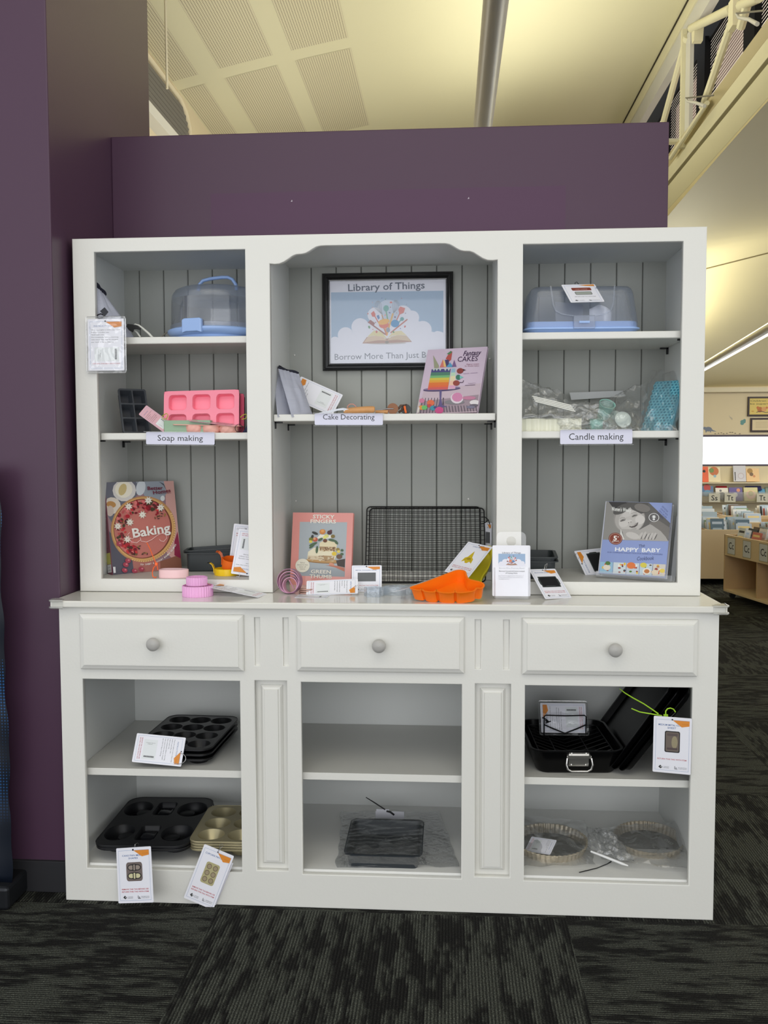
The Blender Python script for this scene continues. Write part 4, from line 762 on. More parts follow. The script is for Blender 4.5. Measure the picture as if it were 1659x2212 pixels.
def rim(mb, w, h, R0, m, r=.0028, z=0., skirt=.005):
    o = rrect(w/2, h/2, w, h, R0, 7); mb.loft([[(x, y, z) for x, y in o], [(x, y, z-.001) for x, y in offs(o, .002)], [(x, y, z-skirt) for x, y in offs(o, .0025)], [(x, y, z-skirt) for x, y in offs(o, .001)]], m, False, False)
    mb.tube([(x, y, z-.0005) for x, y in offs(o, .0015)], r*.6, m, 6, closed=True)
def planar(pts, z):
    # frame on a horizontal plane from image points: origin, along x, along y -> matrix, w, h
    o, a, b = [atz(px, py, z) for px, py in pts]; return axes(o, a-o, b-o), (a-o).length, (b-o).length
# -- black 12 cup muffin tins, three nested --
MT = mat('black_nonstick', (24, 24, 26), .3, .35, bump=.05, bscale=200)
a = atz(460, 1618, .447); b = atz(517, 1548, .447); c = atz(370, 1544, .447)
X = (b-c); Y = (b-a); wd = X.length; hg = Y.length*1.02
M = axes(a-X.normalized()*wd, X, Y)
WD, HG = min(wd, .265), min(hg, .36)
M = axes(b-X.normalized()*WD-M.to_3x3().col[1]*HG, X, Y); q = M.to_3x3()
for k in range(3):
    z = .447-.0155*k; Mk = M.copy(); Mk.translation.z = z
    t = thing('muffin_tin', ['top black twelve cup muffin tin of the stack on the upper left shelf', 'middle black muffin tin of the stack on the upper left shelf', 'lowest black muffin tin resting on the upper left shelf'][k], 'muffin tin', Mk, 'black muffin tins stacked on the upper left shelf')
    mb = MB(); cellplate(mb, WD, HG, 3, 4, (.0345, .0345), .030, MT, R0=.035, marg=.012, bscale=.74); rim(mb, WD, HG, .035, MT); mb.build('cup_tray', t, smooth=45)
wire = [M @ V((.03, .004, -.002)), M @ V((.018, -.012, .004)), M @ V((.008, -.018, -.004)), M @ V((.004, -.010, -.03)), M @ V((.02, -.002, -.035))]
bl = at(281, 1650.5, -.122); br = at(389, 1650.5, -.122); tl = at(298, 1589, -.088); S = sheet(bl, br, tl)
ra, rb = at(391, 1612, .02), at(410, 1632, .04)
card('hang_tag', 'white instruction tag lying in front of the black muffin tins', S, instr(), rot=90, ring=[S[0] @ V((S[1]*.93+.024*sin(t_*pi/8), S[2]*.5-.016*(1-cos(t_*pi/8))-.004, .003+.006*sin(t_*pi/8))) for t_ in range(11)])
# -- black four cavity shaped pans, two nested --
BPN = mat('black_speckled_enamel', (20, 21, 25), .45, .15, var=.6, bscale=400)
zt = .162; a = atz(199, 1826, zt); b = atz(402, 1829, zt); c = atz(276, 1722, zt); W_, H_ = (b-a).length, (c-a).length
M = axes(a, b-a, c-a)
for k in range(2):
    Mk = M.copy(); Mk.translation.z = zt-.009*k; Mk.translation += M.to_3x3().col[0]*(.002*k)
    t = thing('shaped_cake_pan', ['upper black cake pan with round and square cavities on the lower left deck', 'lower black cake pan nested under its twin on the lower left deck'][k], 'cake pan', Mk, 'black shaped cake pans on the bottom left deck')
    mb = MB(); cellplate(mb, W_, H_, 1, 1, (W_/2-.012, H_/2-.012, .03), .0004, BPN, R0=.045, z=0) if False else None
    # top: three columns, two rows with different cavities
    cols = [0, .36*W_, .62*W_, W_]; o = rrect(W_/2, H_/2, W_, H_, .045, 7)
    for ci in range(3):
        x0, x1 = cols[ci], cols[ci+1]; sub = MB(T(x0, 0, 0)); w_ = x1-x0
        hole = (.060, .060) if ci != 1 else (.034, .054, .008)
        hole = (min(hole[0], w_/2-.006), min(hole[1], H_/4-.012))+hole[2:]
        sub = MB(); cellplate(sub, w_, H_, 1, 2, hole, .033, BPN, R0=.0005, marg=0 if ci == 1 else .004, bscale=.86, n=30)
        def cl_(v):
            x, y = v.x+x0, v.y; r0 = .045
            cx_, cy_ = min(max(x, r0), W_-r0), min(max(y, r0), H_-r0); d = V((x-cx_, y-cy_))
            if d.length > r0 and (x < r0 or x > W_-r0) and (y < r0 or y > H_-r0): d = d.normalized()*r0; x, y = cx_+d.x, cy_+d.y
            return V((x, y, v.z))
        sub.v = [cl_(v) for v in sub.v]; mb.add(sub.v, sub.f, BPN)
    GL = mat('black_gloss_insert', (30, 31, 36), .16, .3)
    for j in (0, 1):
        cy_ = H_*(.26+.48*j)
        mb.loft([[(x, y, z) for x, y in rrect(.49*W_, cy_+.010, .044*s, .052*s, .006, 3)] for s, z in ((1.1, -.034), (1, -.012), (.9, -.010))], GL, False, True)
        for sx in (.21, .79): mb.loft([[(x, y, z) for x, y in circ(sx*W_+(.012 if sx < .5 else -.012), cy_, .026*s, 20)] for s, z in ((1.1, -.034), (1, -.014), (.85, -.011))], BPN, False, True)
    rim(mb, W_, H_, .045, BPN, .003, skirt=.006); mb.build('cavity_tray', t, smooth=40)
def hang(name, lab, q, y, fn, ringpts, dx=0., dy=0., **k):
    bl, br, tl = at(q[2][0], q[2][1], y-dy), at(q[1][0], q[1][1], y-dy+dx), at(q[0][0], q[0][1], y); return card(name, lab, sheet(bl, br, tl), fn, ring=ringpts, **k)
yh_ = YB-.006
rp = [at(293.5, 1837, yh_-.001), at(291, 1832, yh_-.006), at(292, 1824, yh_-.004), at(297, 1821, yh_+.01), at(300, 1823, yh_+.03), at(299, 1829, yh_+.03), at(295, 1837, yh_+.004)]
hang('hang_tag', 'white tag picturing shaped cake pan, hanging below the black shaped pans', ((257.6, 1840.5), (324.7, 1941), (250.6, 1958.7)), yh_, front(('CAKE PAN MIXED', 'SHAPES'), p_shapes, RED), rp, dx=-.045, dy=.035)
# -- gold cupcake pans --
GP = mat('gold_nonstick', (176, 166, 132), .32, .6, bump=.04, bscale=200)
zt = .168; a = atz(411, 1826, zt); c = atz(455, 1740, zt); b = atz(590, 1829, zt); W_, H_ = .205, (c-a).length*1.0; M = axes(a, b-a, c-a)
M = axes(c-M.to_3x3().col[1]*.285, b-a, c-a); H_ = .285
for k in range(4):
    Mk = M.copy(); Mk.translation.z = zt-.008*k
    t = thing('cupcake_pan', ['topmost gold six cup cupcake pan of the stack beside the black shaped pans', 'second gold cupcake pan from the top of its stack', 'third gold cupcake pan from the top of its stack', 'lowest gold cupcake pan of the stack on the bottom left deck'][k], 'cupcake pan', Mk, 'gold cupcake pans on the bottom left deck')
    mb = MB(); cellplate(mb, W_, H_, 2, 3, (.040, .040), .030, GP, R0=.03, marg=.010, bscale=.70, n=28); rim(mb, W_, H_, .03, GP); mb.build('cup_tray', t, smooth=45)
rp = [at(472, 1842, yh_-.001), at(470, 1840, yh_-.004), at(476, 1833, yh_-.006), at(482, 1826, yh_+.01), at(480, 1823, yh_+.03), at(475, 1826, yh_+.03), at(473, 1838, yh_+.004)]
hang('hang_tag', 'plain backed white tag hanging behind the gold cupcake pan tag', ((449, 1834), (462, 1957), (395, 1935)), yh_+.0035, instr(False), None, w=.094, h=.150)
hang('hang_tag', 'white tag picturing a gold cupcake pan, hanging tilted over the base rail', ((445.5, 1827.7), (456.6, 1961), (391, 1939.6)), yh_-.001, front(('CUPCAKE PAN 6 CUP',), p_cups, RED, .86), rp, dx=-.0, dy=.008)

# -- deep tins: shared builder --
def tin(name, lab, cat, M, w, d, h, m, flare=.012, lip=.010, th=.0025, r=.02, group=None, foot=0):
    t = thing(name, lab, cat, M, group); mb = MB()
    o = lambda e, rr, z: [(x, y, z) for x, y in rrect(0, 0, w-2*e, d-2*e, rr, 5)]
    mb.loft([o(flare+.004, r*.7, 0), o(flare, r*.8, .004), o(lip, r, h-.004), o(0, r+.006, h-.003), o(0, r+.006, h), o(lip, r, h), o(flare+th+.002, r*.8, .006), o(flare+th+.008, r*.6, .0035)], m); mb.build('body', t, smooth=40); return t
SIL = mat('charcoal_silicone', (44, 50, 52), .42, bump=.03)
a = atz(388, 1190, 1.012); b = atz(478, 1262, .95)
Mt = T(.398, .250, .9483) @ RZ(7)
tin('loaf_pan', 'lower black silicone loaf pan beside the baking cookbook', 'loaf pan', Mt, .262, .125, .064, SIL, r=.014, group='black silicone loaf pans in the bottom left bay')
tin('loaf_pan', 'upper black silicone loaf pan nested askew in its twin beside the baking book', 'loaf pan', Mt @ T(0, .003, .019) @ RY(-3.5), .258, .121, .058, SIL, r=.014, group='black silicone loaf pans in the bottom left bay')
Mt = T(1.395, .17, .9483) @ RZ(-4)
tin('loaf_pan', 'lower black silicone loaf pan in the bottom right bay', 'loaf pan', Mt, .185, .23, .056, SIL, r=.016, group='black silicone loaf pans in the bottom right bay')
tin('loaf_pan', 'upper black silicone loaf pan nested in its twin in the bottom right bay', 'loaf pan', Mt @ T(.0, 0, .014), .182, .226, .054, SIL, r=.016, group='black silicone loaf pans in the bottom right bay')
# tags by the right-hand pans
bl = atz(1177, 1295.7, CT+.001); br = atz(1249.7, 1289.4, CT+.001); S = lean(bl, br, (1145.3, 1231.4)); top = at(1145.3, 1231.4, -.012)
S = sheet(bl, br, top)
card('hang_tag', 'white tag picturing a black loaf pan, leaning on the rail of the right bay', S, front(('SILICONE LOAF PAN',), p_loaf, RED[::-1], .86), ring=[at(1178, 1233, -.016), at(1176, 1228, -.014), at(1178, 1220, -.008), at(1182, 1217, 0.0), at(1181, 1222, .01), at(1179, 1232, -.010)], w=.093)
bl = at(1268.7, 1234.5, .17); bl.z = .9490; br = at(1360, 1229, .20); br.z = .9495; tl = at(1234.6, 1187, .24)
card('hang_tag', 'white tag picturing a black loaf pan, leaning behind the blue baby cookbook', sheet(bl, br, tl), front(('SILICONE LOAF PAN',), p_loaf, RED, .86), rot=-90, ring=[at(1245, 1196, .22), at(1240, 1200, .21), at(1248, 1208, .2), at(1252, 1203, .2)], w=.135)
# cards in the bottom left bay
bl = at(489, 1243.6, .068); br = at(564, 1240, .074); tl = at(524.7, 1150.7, .11)
card('hang_tag', 'front white instruction tag leaning upside down beside the orange cutter', sheet(bl, br, tl), instr(), rot=180, ring=[at(515, 1237, -.0), at(519, 1240, -.0), at(516, 1246, .0), at(511, 1245, .0)], w=.10)
bl = at(484, 1236, .170); br = at(556, 1232, .170); tl = at(513, 1138, .20)
card('hang_tag', 'rear white tag standing behind the instruction tag, its logo on top', sheet(bl, br, tl), front(('CUTTER SET',), nop, RED), rot=180, w=.105)
# -- cookie cutters --
def cutter(name, lab, M, pts, h, m, th=.0012, group=None, flange=.0, fl=0., closed=True, cat='cookie cutter'):
    t = thing(name, lab, cat, M, group); mb = MB(); i = offs(pts, -th)
    rings = [[(x, y, 0) for x, y in pts], [(x*(1+fl), y*(1+fl), h) for x, y in pts]]
    if flange: o = offs(pts, flange); rings += [[(x*(1+fl), y*(1+fl), h) for x, y in o], [(x*(1+fl), y*(1+fl), h+.001) for x, y in o]]
    rings += [[(x*(1+fl), y*(1+fl), h+.001) for x, y in i], [(x, y, .0) for x, y in i]]; rings.append(rings[0]); mb.loft(rings, m, False, False); mb.build('band', t, smooth=35); return t
def flute(r, n, a=.05, k=5): return [(r*(1+a*cos(n*2*pi*i/(n*k)))*cos(2*pi*i/(n*k)), r*(1+a*cos(n*2*pi*i/(n*k)))*sin(2*pi*i/(n*k))) for i in range(n*k)]
PK = mat('pink_plastic', (240, 176, 224), .3, coat=.2)
p = atz(425, 1288, CT); cutter('fluted_cutter', 'larger pink fluted round cutter lying under the smaller one on the worktop', T(p.x, p.y+.012, CT+.0003), flute(.0455, 34, .018), .031, PK, .002)
cutter('fluted_cutter', 'smaller pink fluted round cutter stacked on the larger one on the worktop', T(p.x-.003, p.y+.014, CT+.0325), flute(.031, 26, .022), .024, PK, .002)
bl = at(559, 1292, -.10); br = at(571.5, 1283, -.055); bl.z = CT+.001; br.z = CT+.001
bl = atz(558.5, 1292.6, CT+.001); br = atz(572, 1283, CT+.001); tl = atz(447, 1266, .938)
card('hang_tag', 'white instruction tag sloping from the pink fluted cutters to the worktop', sheet(bl, br, tl), instr(), h=.165, ring=[tl+V((.012, .01, .0)), tl+V((.0, .004, .008)), tl+V((-.012, .0, .004)), tl+V((-.010, .0, -.004))], ringm=mat('copper_wire', (200, 130, 100), .3, .6))
ORG = mat('orange_plastic', (244, 112, 30), .35, coat=.15); YEL = mat('yellow_plastic', (250, 206, 20), .3, coat=.15)
p = atz(478, 1243, .9484)
def hcut(lab, M, r, h, m):
    t = cutter('round_cutter', lab, M, circ(0, 0, r, 36), h, m, .0015); mb = MB()
    mb.loft([[(-r-.001+dx, y, z) for y in (-.009, .009)]+[(-r+.001+dx, y, z) for y in (.009, -.009)] for dx, z in ((0, h*.3), (-.001, h), (-.006, h+.012), (-.014, h+.018), (-.022, h+.018))], m); mb.build('handle', t, smooth=60)
hcut('yellow round cutter ring with a curled handle lying by the leaning tags', T(p.x+.014, .118, .9486), .040, .020, YEL)
hcut('orange round cutter ring leaning tilted on the yellow cutter ring', T(p.x+.026, .122, .9705) @ RX(14) @ RY(9), .029, .030, ORG)
def blob(w, d, k=3): return [(w*cos(a)*(1+.10*cos(k*a)), d*sin(a)*(1+.08*cos(2*a))) for a in [2*pi*i/40 for i in range(40)]]
p = atz(371, 1248, .9486); PP = mat('pale_pink_plastic', (248, 208, 210), .35, sub=.1)
t = cutter('shaped_cutter', 'pale pink shaped cutter with an orange cable tie in front of the baking book', T(p.x, .048, .9487), blob(.046, .030), .025, PP, .0016)
mb = MB(); mb.loft([[(x, y, z) for x, y in rrect(.012, .004, .05, .018, .008)] for z in (.012, .020)], mat('teal_plastic', (60, 170, 180), .3)); mb.build('cutter_insert', t)
mb = MB(); mb.prism(rrect(0, 0, .07, .034, .01), .001, .004, mat('pale_blue_plastic', (150, 170, 206), .4)); mb.build('cutter_base', t)
OT = mat('orange_cable_tie', (255, 110, 50), .4); y = .018
mb = MB(); mb.tube([at(*q, y) for q in ((317, 1172), (323, 1183), (329, 1198), (334, 1210), (339, 1219), (341, 1231))], .0014, OT, 6, flat=1)
mb.tube([at(*q, y) for q in ((339, 1219), (332, 1226), (329, 1236), (330, 1245), (335, 1248), (338, 1246))], .0016, OT, 6); p = at(338, 1218, y); mb.box(p.x-.004, p.x+.004, y-.003, y+.003, p.z-.004, p.z+.004, OT)
o = mb.build('cable_tie', smooth=60); tag(o, 'orange cable tie looped over the pale pink cutter by the baking book', 'cable tie')
# nested purple rings standing on the worktop
LV = mat('lilac_enamel', (176, 130, 158), .28, .4); LI = mat('pink_enamel', (226, 170, 200), .35, .1)
p = atz(626, 1284, CT)
for k, r in enumerate((.0365, .0325, .028, .0235)):
    t = thing('ring_cutter', ['largest of the nested lilac ring cutters by the pink bordered cookbook', 'second largest of the nested lilac ring cutters', 'third of the nested lilac ring cutters, counting from outside', 'innermost of the nested lilac ring cutters'][k], 'ring cutter', T(p.x+.0015*k, p.y+.03, CT+r+.0006) @ RZ(-14) @ RX(83), 'nested lilac ring cutters')
    mb = MB(); n = 40; mb.loft([[(x, y, z) for x, y in circ(0, 0, rr, n)] for rr, z in ((r, 0), (r+.0015, .001), (r+.0008, .024), (r-.0008, .024), (r-.0008, .001), (r, 0))], LV if k % 2 == 0 else LI, False, False); mb.build('band', t, smooth=50)
mb = MB(); t = thing('cutter_handle', 'pink folded strip inside the nested lilac ring cutters', 'strip', T(p.x, p.y+.01, CT+.03)); mb.tube([(-.004, 0, .014), (.004, 0, .0), (.012, -.002, -.014)], .006, LI, 6, flat=.25); mb.build('strip', t)
bl = at(662.4, 1285, -.03); bl.z = CT+.001; br = at(774, 1284, -.03); br.z = CT+.001; tl = at(661.5, 1254, .0)
card('hang_tag', 'white instruction tag standing sideways before the pink bordered cookbook', sheet(bl, br, tl), instr(), rot=90, ring=[at(765, 1270, -.02), at(772, 1264, -.02), at(782, 1268, -.02), at(776, 1277, -.02)], h=.052)
bl = atz(640, 1290, CT+.0008); br = atz(705, 1293, CT+.0008); tl = atz(650, 1281, CT+.0008)
card('hang_tag', 'white tag lying flat on the worktop beside the lilac ring cutters', sheet(bl, br, tl), instr(False, False), w=.095)
mb = MB(); cp = mat('copper_band', (176, 140, 128), .3, .7); q = atz(661, 1284, CT)
for k in range(3): mb.tube([(q.x+.022*cos(a_), q.y+.012+.012*sin(a_), CT+.0022+.006*k) for a_ in [2*pi*i/24 for i in range(24)]], .0022, cp, 6, closed=True)
o = mb.build('copper_ring_set', smooth=60); tag(o, 'small coil of copper rings on the worktop by the lilac ring cutters', 'ring')
bl = at(760, 1268, .03); bl.z = CT+.001; br = at(825, 1268, .03); br.z = CT+.001; tl = at(759.5, 1221, .05)
card('hang_tag', 'white tag picturing a wire rack, hanging from the lower left of the cooling rack', sheet(bl, br, tl), front(('METAL COOLING RACK',), p_rack, ('RETURN THIS TAG WITH ITEM',), .80))
# clear shaped cutters
CC = clear('clear_blue_plastic', tint=(.93, .97, 1), fac=.08, rough=.2, haze=.22, hz=(222, 228, 238), bump=.3, bscale=60)
star = [((.036 if i % 2 == 0 else .021)*cos(2*pi*i/10+.3), (.030 if i % 2 == 0 else .017)*sin(2*pi*i/10+.3)) for i in range(10)]
def rnd(pts, k=2):
    for _ in range(k): pts = [((a[0]*.75+b_[0]*.25) if s == 0 else (a[0]*.25+b_[0]*.75), (a[1]*.75+b_[1]*.25) if s == 0 else (a[1]*.25+b_[1]*.75)) for a, b_ in zip(pts, pts[1:]+pts[:1]) for s in (0, 1)]
    return pts
p = atz(806, 1291, CT); cutter('clear_cutter', 'clear plastic star shaped cutter on the worktop before the wire rack', T(p.x, p.y+.024, CT+.0005), rnd(star), .026, CC, .0015)
p = atz(858, 1288, CT); cutter('clear_cutter', 'clear plastic scalloped cutter between the star cutter and the orange mould', T(p.x, p.y+.03, CT+.0005) @ RZ(8), blob(.042, .024, 4), .026, CC, .0015)
# -- cooling racks --
WK = mat('black_wire', (18, 18, 20), .4, .4)
def rack(lab, M, w, h, px_, py_, sh=0.):
    t = thing('cooling_rack', lab, 'cooling rack', M, 'black wire cooling racks')
    mb = MB(); o = rrect(w/2, h/2, w, h, .012, 4); mb.tube([(x, y, .0) for x, y in o], .0022, WK, 6, closed=True); mb.build('rim_wire', t, smooth=60)
    mb = MB(); n = int(w/px_); 
    for i in range(1, n): x = w*i/n; mb.tube([(x, .001, .0), (x+sh, h/2, .001), (x, h-.001, 0)], .0007, WK, 4)
    mb.build('cross_wires', t); mb = MB(); n = int(h/py_)
    for i in range(1, n): y = h*i/n; mb.tube([(.001, y, .0015), (w/2, y-.002, .0015), (w-.001, y, .0015)], .0009, WK, 4)
    mb.build('long_wires', t)
bl = at(789, 1254, .215); br = at(1052, 1258, .225); bl.z = br.z = CT+.003
S = lean(bl, br, (792.7, 1095)); top = at(792.7, 1095, .315); S = sheet(bl, br, top); rack('front black wire cooling rack leaning on the grey boards behind the orange mould', S[0], S[1]*.955, S[2], .0154, .0150)
M2 = S[0] @ T(.0095, .006, -.008) @ RY(-.6); rack('rear black wire cooling rack leaning just behind its twin', M2, S[1]*.965, S[2]*.965, .0154, .0150, .0)
mb = MB(); mb.tube([at(*q, .26) for q in ((1040, 1117), (1048, 1117), (1055, 1123), (1059, 1135), (1060, 1155))], .0016, WK, 6); mb.tube([at(*q, .25) for q in ((1038, 1132), (1045, 1131), (1052, 1126), (1055, 1122))], .0016, WK, 6)
o = mb.build('cable_tie', smooth=60); tag(o, 'black cable tie looped on the upper right corner of the cooling rack', 'cable tie')
bl = at(1047, 1200, .30); br = at(1062, 1205, .24); tl = at(1046, 1127, .31)
card('hang_tag', 'white tag hanging edge on behind the right end of the cooling rack', sheet(bl, br, tl), front(('RACK',), p_rack, ('RETURN',)))
p = at(789, 1222, .235); mb = MB(); mb.sphere(p, .0055, WK, 10, 6); mb.tube([p, p+V((.006, -.01, -.006))], .002, WK); o = mb.build('cable_tie_knot', smooth=60); tag(o, 'black knot fastening the wire rack tag at the left end of the rack', 'knot')
# -- orange rocket mould --
OM = mat('orange_silicone', (250, 122, 14), .36, coat=.1, sub=.1)
def rocket(name, lab, M, outline, h, m, fl=.92, flange=.005):
    t = thing(name, lab, 'cake mould', M); n = len(outline); cx_ = sum(p_[0] for p_ in outline)/n; cy_ = sum(p_[1] for p_ in outline)/n
    o = rnd(outline, 2); sc = lambda s, z, oo=o: [(cx_+(x-cx_)*s, cy_+(y-cy_)*s, z) for x, y in oo]
    i = offs(o, -.0015); fo = offs(o, flange); mb = MB()
    mb.loft([sc(fl, 0), sc(fl+.01, .002), sc(1, h-.002), [(x, y, h-.0015) for x, y in fo], [(x, y, h) for x, y in fo], sc(1, h, i), sc(fl, .003, i)], m); mb.build('shell', t, smooth=38); return t
# outline in the plane of the rim
a = atz(884, 1271, .9475); b = atz(1027, 1275, .9475); top = atz(992, 1231, .992)
Mr = axes(a, b-a, top-a); inv = Mr.inverted(); nz_ = Mr.to_3x3().col[2]; o3 = Mr.translation
def onr(px, py): d = ray(px, py); t_ = (o3-CP).dot(nz_)/d.dot(nz_); q_ = inv @ (CP+d*t_); return (q_.x, q_.y)
out = [onr(*q) for q in ((882, 1270), (908, 1275), (911.5, 1270), (915, 1276.5), (939, 1279), (943, 1272), (947, 1279), (979, 1281), (983, 1274), (987, 1281), (1022, 1277), (1028, 1272), (1029, 1269), (1040, 1271), (1046, 1264), (1040, 1258), (1022, 1254), (1010, 1251), (1006, 1242), (1004, 1233), (990, 1231), (975, 1236), (940, 1250), (905, 1263))]
hR = .038
rocket('rocket_mould', 'bright orange silicone rocket shaped cake mould near the worktop edge', Mr @ T(0, 0, -hR), out, hR, OM, .93, .0035)
bl = at(873, 1273, -.135); br = at(982, 1236, .04)
card('hang_tag', 'curled white tag seen edge on lying over the orange rocket mould', (axes(bl, br-bl, V((.0, 1, -.075))), (br-bl).length, .05), instr(), rot=90)
# -- yellow rocket mould and tag --
YM = mat('yellow_silicone', (226, 212, 40), .4, coat=.1)
o = [(0, -.085), (.02, -.07), (.035, -.085), (.055, -.08), (.045, -.05), (.03, -.03), (.034, .02), (.02, .06), (0, .095), (-.02, .06), (-.034, .02), (-.03, -.03), (-.045, -.05), (-.055, -.08), (-.035, -.085), (-.02, -.07)]
P0 = at(1030, 1236, .115); Mx = axes(P0, V((.5, .62, .35)), V((.30, .30, .9)))
rocket('rocket_mould', 'yellow silicone rocket cake mould leaning behind its rocket picture tag', T(1.236, .150, .957) @ RZ(-10) @ RX(52) @ RZ(-24), o, .030, YM, .9, .003)
bl = at(953, 1236, .085); br = at(1009.7, 1243.6, .03); tl = at(1014, 1174, .15)
card('hang_tag', 'white tag picturing a yellow rocket cake mould, tilted before the yellow mould', sheet(bl, br, tl), front(('CAKE PAN',), p_rocket, RED, .88), ring=[at(1035, 1184, .095), at(1038, 1180, .1), at(1046, 1181, .11), at(1048, 1186, .11), at(1040, 1188, .1)])
# -- leaflet holder --
p0 = atz(1067, 1294.5, CT+.0005); p1 = atz(1144.5, 1294.5, CT+.0005); w = (p1-p0).length; Mh = axes(p0, V((1, 0, 0)), V((0, .10, 1)))
t = thing('leaflet_holder', 'clear acrylic leaflet holder with hanging tab on the worktop', 'leaflet holder', Mh); AC2 = clear('clear_acrylic_thick', fac=.05, rough=.04, haze=.04, hz=(228, 226, 238))
hp_ = at(1100, 1227, p0.y+.008).z-CT
o = rrect(w/2, 0, w, .030, .006, 4)
mb = MB(); mb.loft([[(x, z+.001, -.016-y) for x, y in o] for z in (0, .006)], AC2, True, False)
mb.loft([[(x, z+.001, -.016-y) for x, y in (o if k == 0 else offs(o, -.0018))] for k, z in ((0, .006), (0, hp_), (1, hp_), (1, .008))], AC2, False, True); mb.build('pocket', t, smooth=50)
for x in (.012, w-.012):
    mb = MB(); mb.prism(rrect(x, -.0035, .022, .008, .002), -.03, -.001, AC2); mb.build('foot', t)
th_ = at(1100, 1147.5, p0.y+.03).z-CT; tw = .087
mb = MB(); rr = rrect(w/2, th_/2+.01, tw, th_-.02, .014, 6); hc = circ(w/2, at(1100, 1168, p0.y+.03).z-CT, .0145, 32)
n = 32; an = [math.atan2(y-hc[0][1], x-w/2) for x, y in rr]
# tab with a hole: bridge outline and hole through matching directions
cyh = hc[0][1]; dirs = [2*pi*i/64 for i in range(64)]
def hit(a_):
    c_, s_ = cos(a_), sin(a_); t_ = 9; x0_, x1_, y0_, y1_ = w/2-tw/2, w/2+tw/2, .02, th_
    if c_ > 1e-9: t_ = min(t_, (x1_-w/2)/c_)
    if c_ < -1e-9: t_ = min(t_, (x0_-w/2)/c_)
    if s_ > 1e-9: t_ = min(t_, (y1_-cyh)/s_)
    if s_ < -1e-9: t_ = min(t_, (y0_-cyh)/s_)
    x_, y_ = w/2+c_*t_, cyh+s_*t_; r_ = .016; ccx = min(max(x_, x0_+r_), x1_-r_); ccy = min(y_, y1_-r_); dd = V((x_-ccx, y_-ccy))
    if dd.length > r_: dd = dd.normalized()*r_; x_, y_ = ccx+dd.x, ccy+dd.y
    return x_, y_
mb = MB(); ou = [hit(a_) for a_ in dirs]; ho = [(w/2+.0145*cos(a_), cyh+.0145*sin(a_)) for a_ in dirs]
rg = [[(x, y, -.033) for x, y in ho], [(x, y, -.033) for x, y in ou], [(x, y, -.030) for x, y in ou], [(x, y, -.030) for x, y in ho]]; rg.append(rg[0]); mb.loft(rg, AC2, False, False); mb.build('hanging_tab', t, smooth=30)
def leaf(mb, w, h):
    A = Art(mb, [(845, 195), (1388, 195), (1388, 960), (845, 960)], w, h); A.p([(935, 322), (1335, 322), (1335, 470), (935, 470)], (156, 182, 214))
    for x, y, r in ((980, 470, 40), (1040, 440, 50), (1130, 420, 70), (1230, 440, 50), (1290, 460, 36)): A.e(x, y, r, r*.8, (232, 232, 244))
    A.p([(935, 470), (1335, 470), (1335, 512), (935, 512)], (232, 232, 244)); A.t('Library of Things', 992, 322-4, 1268, 322-4, 24, (96, 104, 124), .012)
    A.p([(1045, 490), (1075, 466), (1130, 478), (1190, 466), (1220, 490), (1132, 496)], (170, 130, 110)); 
    for x0, y0, c in ((1070, 435, (150, 90, 90)), (1090, 380, (214, 104, 92)), (1105, 360, (120, 130, 150)), (1130, 375, (92, 166, 158)), (1160, 355, (140, 140, 160)), (1185, 385, (206, 100, 90)), (1200, 420, (180, 110, 100))): A.l([(1132, 470), (x0, y0)], 8, c); A.e(x0, y0, 11, 11, c)
    A.e(1115, 430, 22, 18, (226, 130, 90)); A.e(1160, 435, 18, 16, (80, 140, 196)); A.t('Borrow More Than Just Books', 945, 548, 1325, 548, 20, (140, 144, 160))
    A.t('Borrow household items instead', 945, 592, 1325, 592, 20, (50, 50, 60), .015); A.t('of buying them.', 1040, 622, 1222, 622, 20, (50, 50, 60), .015)
    for i, (s, x1) in enumerate((('If you have any suggestions for the Library of', 1310), ('Things, please pick them now and drop into', 1300), ('the suggestions box.', 1100))): A.t(s, 938, 660+i*24, x1, 660+i*24, 13, (96, 96, 112))
lw = .106; x0 = (w-lw)/2
for k in range(2):
    Sl = (Mh @ T(x0+(-.0035 if k == 0 else .001*k), .009, -.007-.0025*k), lw, (at(1100, 1178, p0.y+.014).z-CT)-.009)
    card('leaflet', ['front white Library of Things leaflet in the clear holder', 'second white leaflet in the clear holder, just behind the front one'][k], Sl, leaf if k == 0 else None, 'leaflet', group='leaflets in the clear holder')
# ================= cake carriers =================
FB = clear('frosted_blue_plastic', tint=(.95, .97, 1), fac=.05, rough=.3, haze=.26, hz=(186, 196, 214)); FC = clear('clear_dome_plastic', tint=(.93, .94, .97), fac=.09, rough=.10, haze=.10, hz=(200, 206, 220))
BLU = mat('powder_blue_plastic', (156, 186, 236), .3, coat=.25)
z0 = 1.6955
t = thing('cake_carrier', 'round cake carrier with clear dome and blue base on the top left shelf', 'cake carrier', T(.396, .190, z0))
mb = MB(); mb.lathe([(.02, .002), (.12, .0), (.128, .003), (.130, .010), (.150, .016), (.156, .024), (.156, .030), (.150, .034), (.143, .034), (.142, .03), (.10, .026), (0, .026)], BLU, 56); mb.build('base', t, smooth=40)
mb = MB(); mb.lathe([(.145, .034), (.1445, .05), (.1425, .128)], FC, 56); mb.build('dome', t, smooth=50)
mb = MB(); mb.lathe([(.1425, .128), (.140, .143), (.130, .158), (.112, .166), (.07, .170), (.0, .171)], FB, 56); mb.build('dome_top', t, smooth=60)
mb = MB(); mb.lathe([(.1465, .034), (.1465, .046), (.145, .048), (.1445, .034)], FB, 56); mb.build('dome_rim', t, smooth=50)
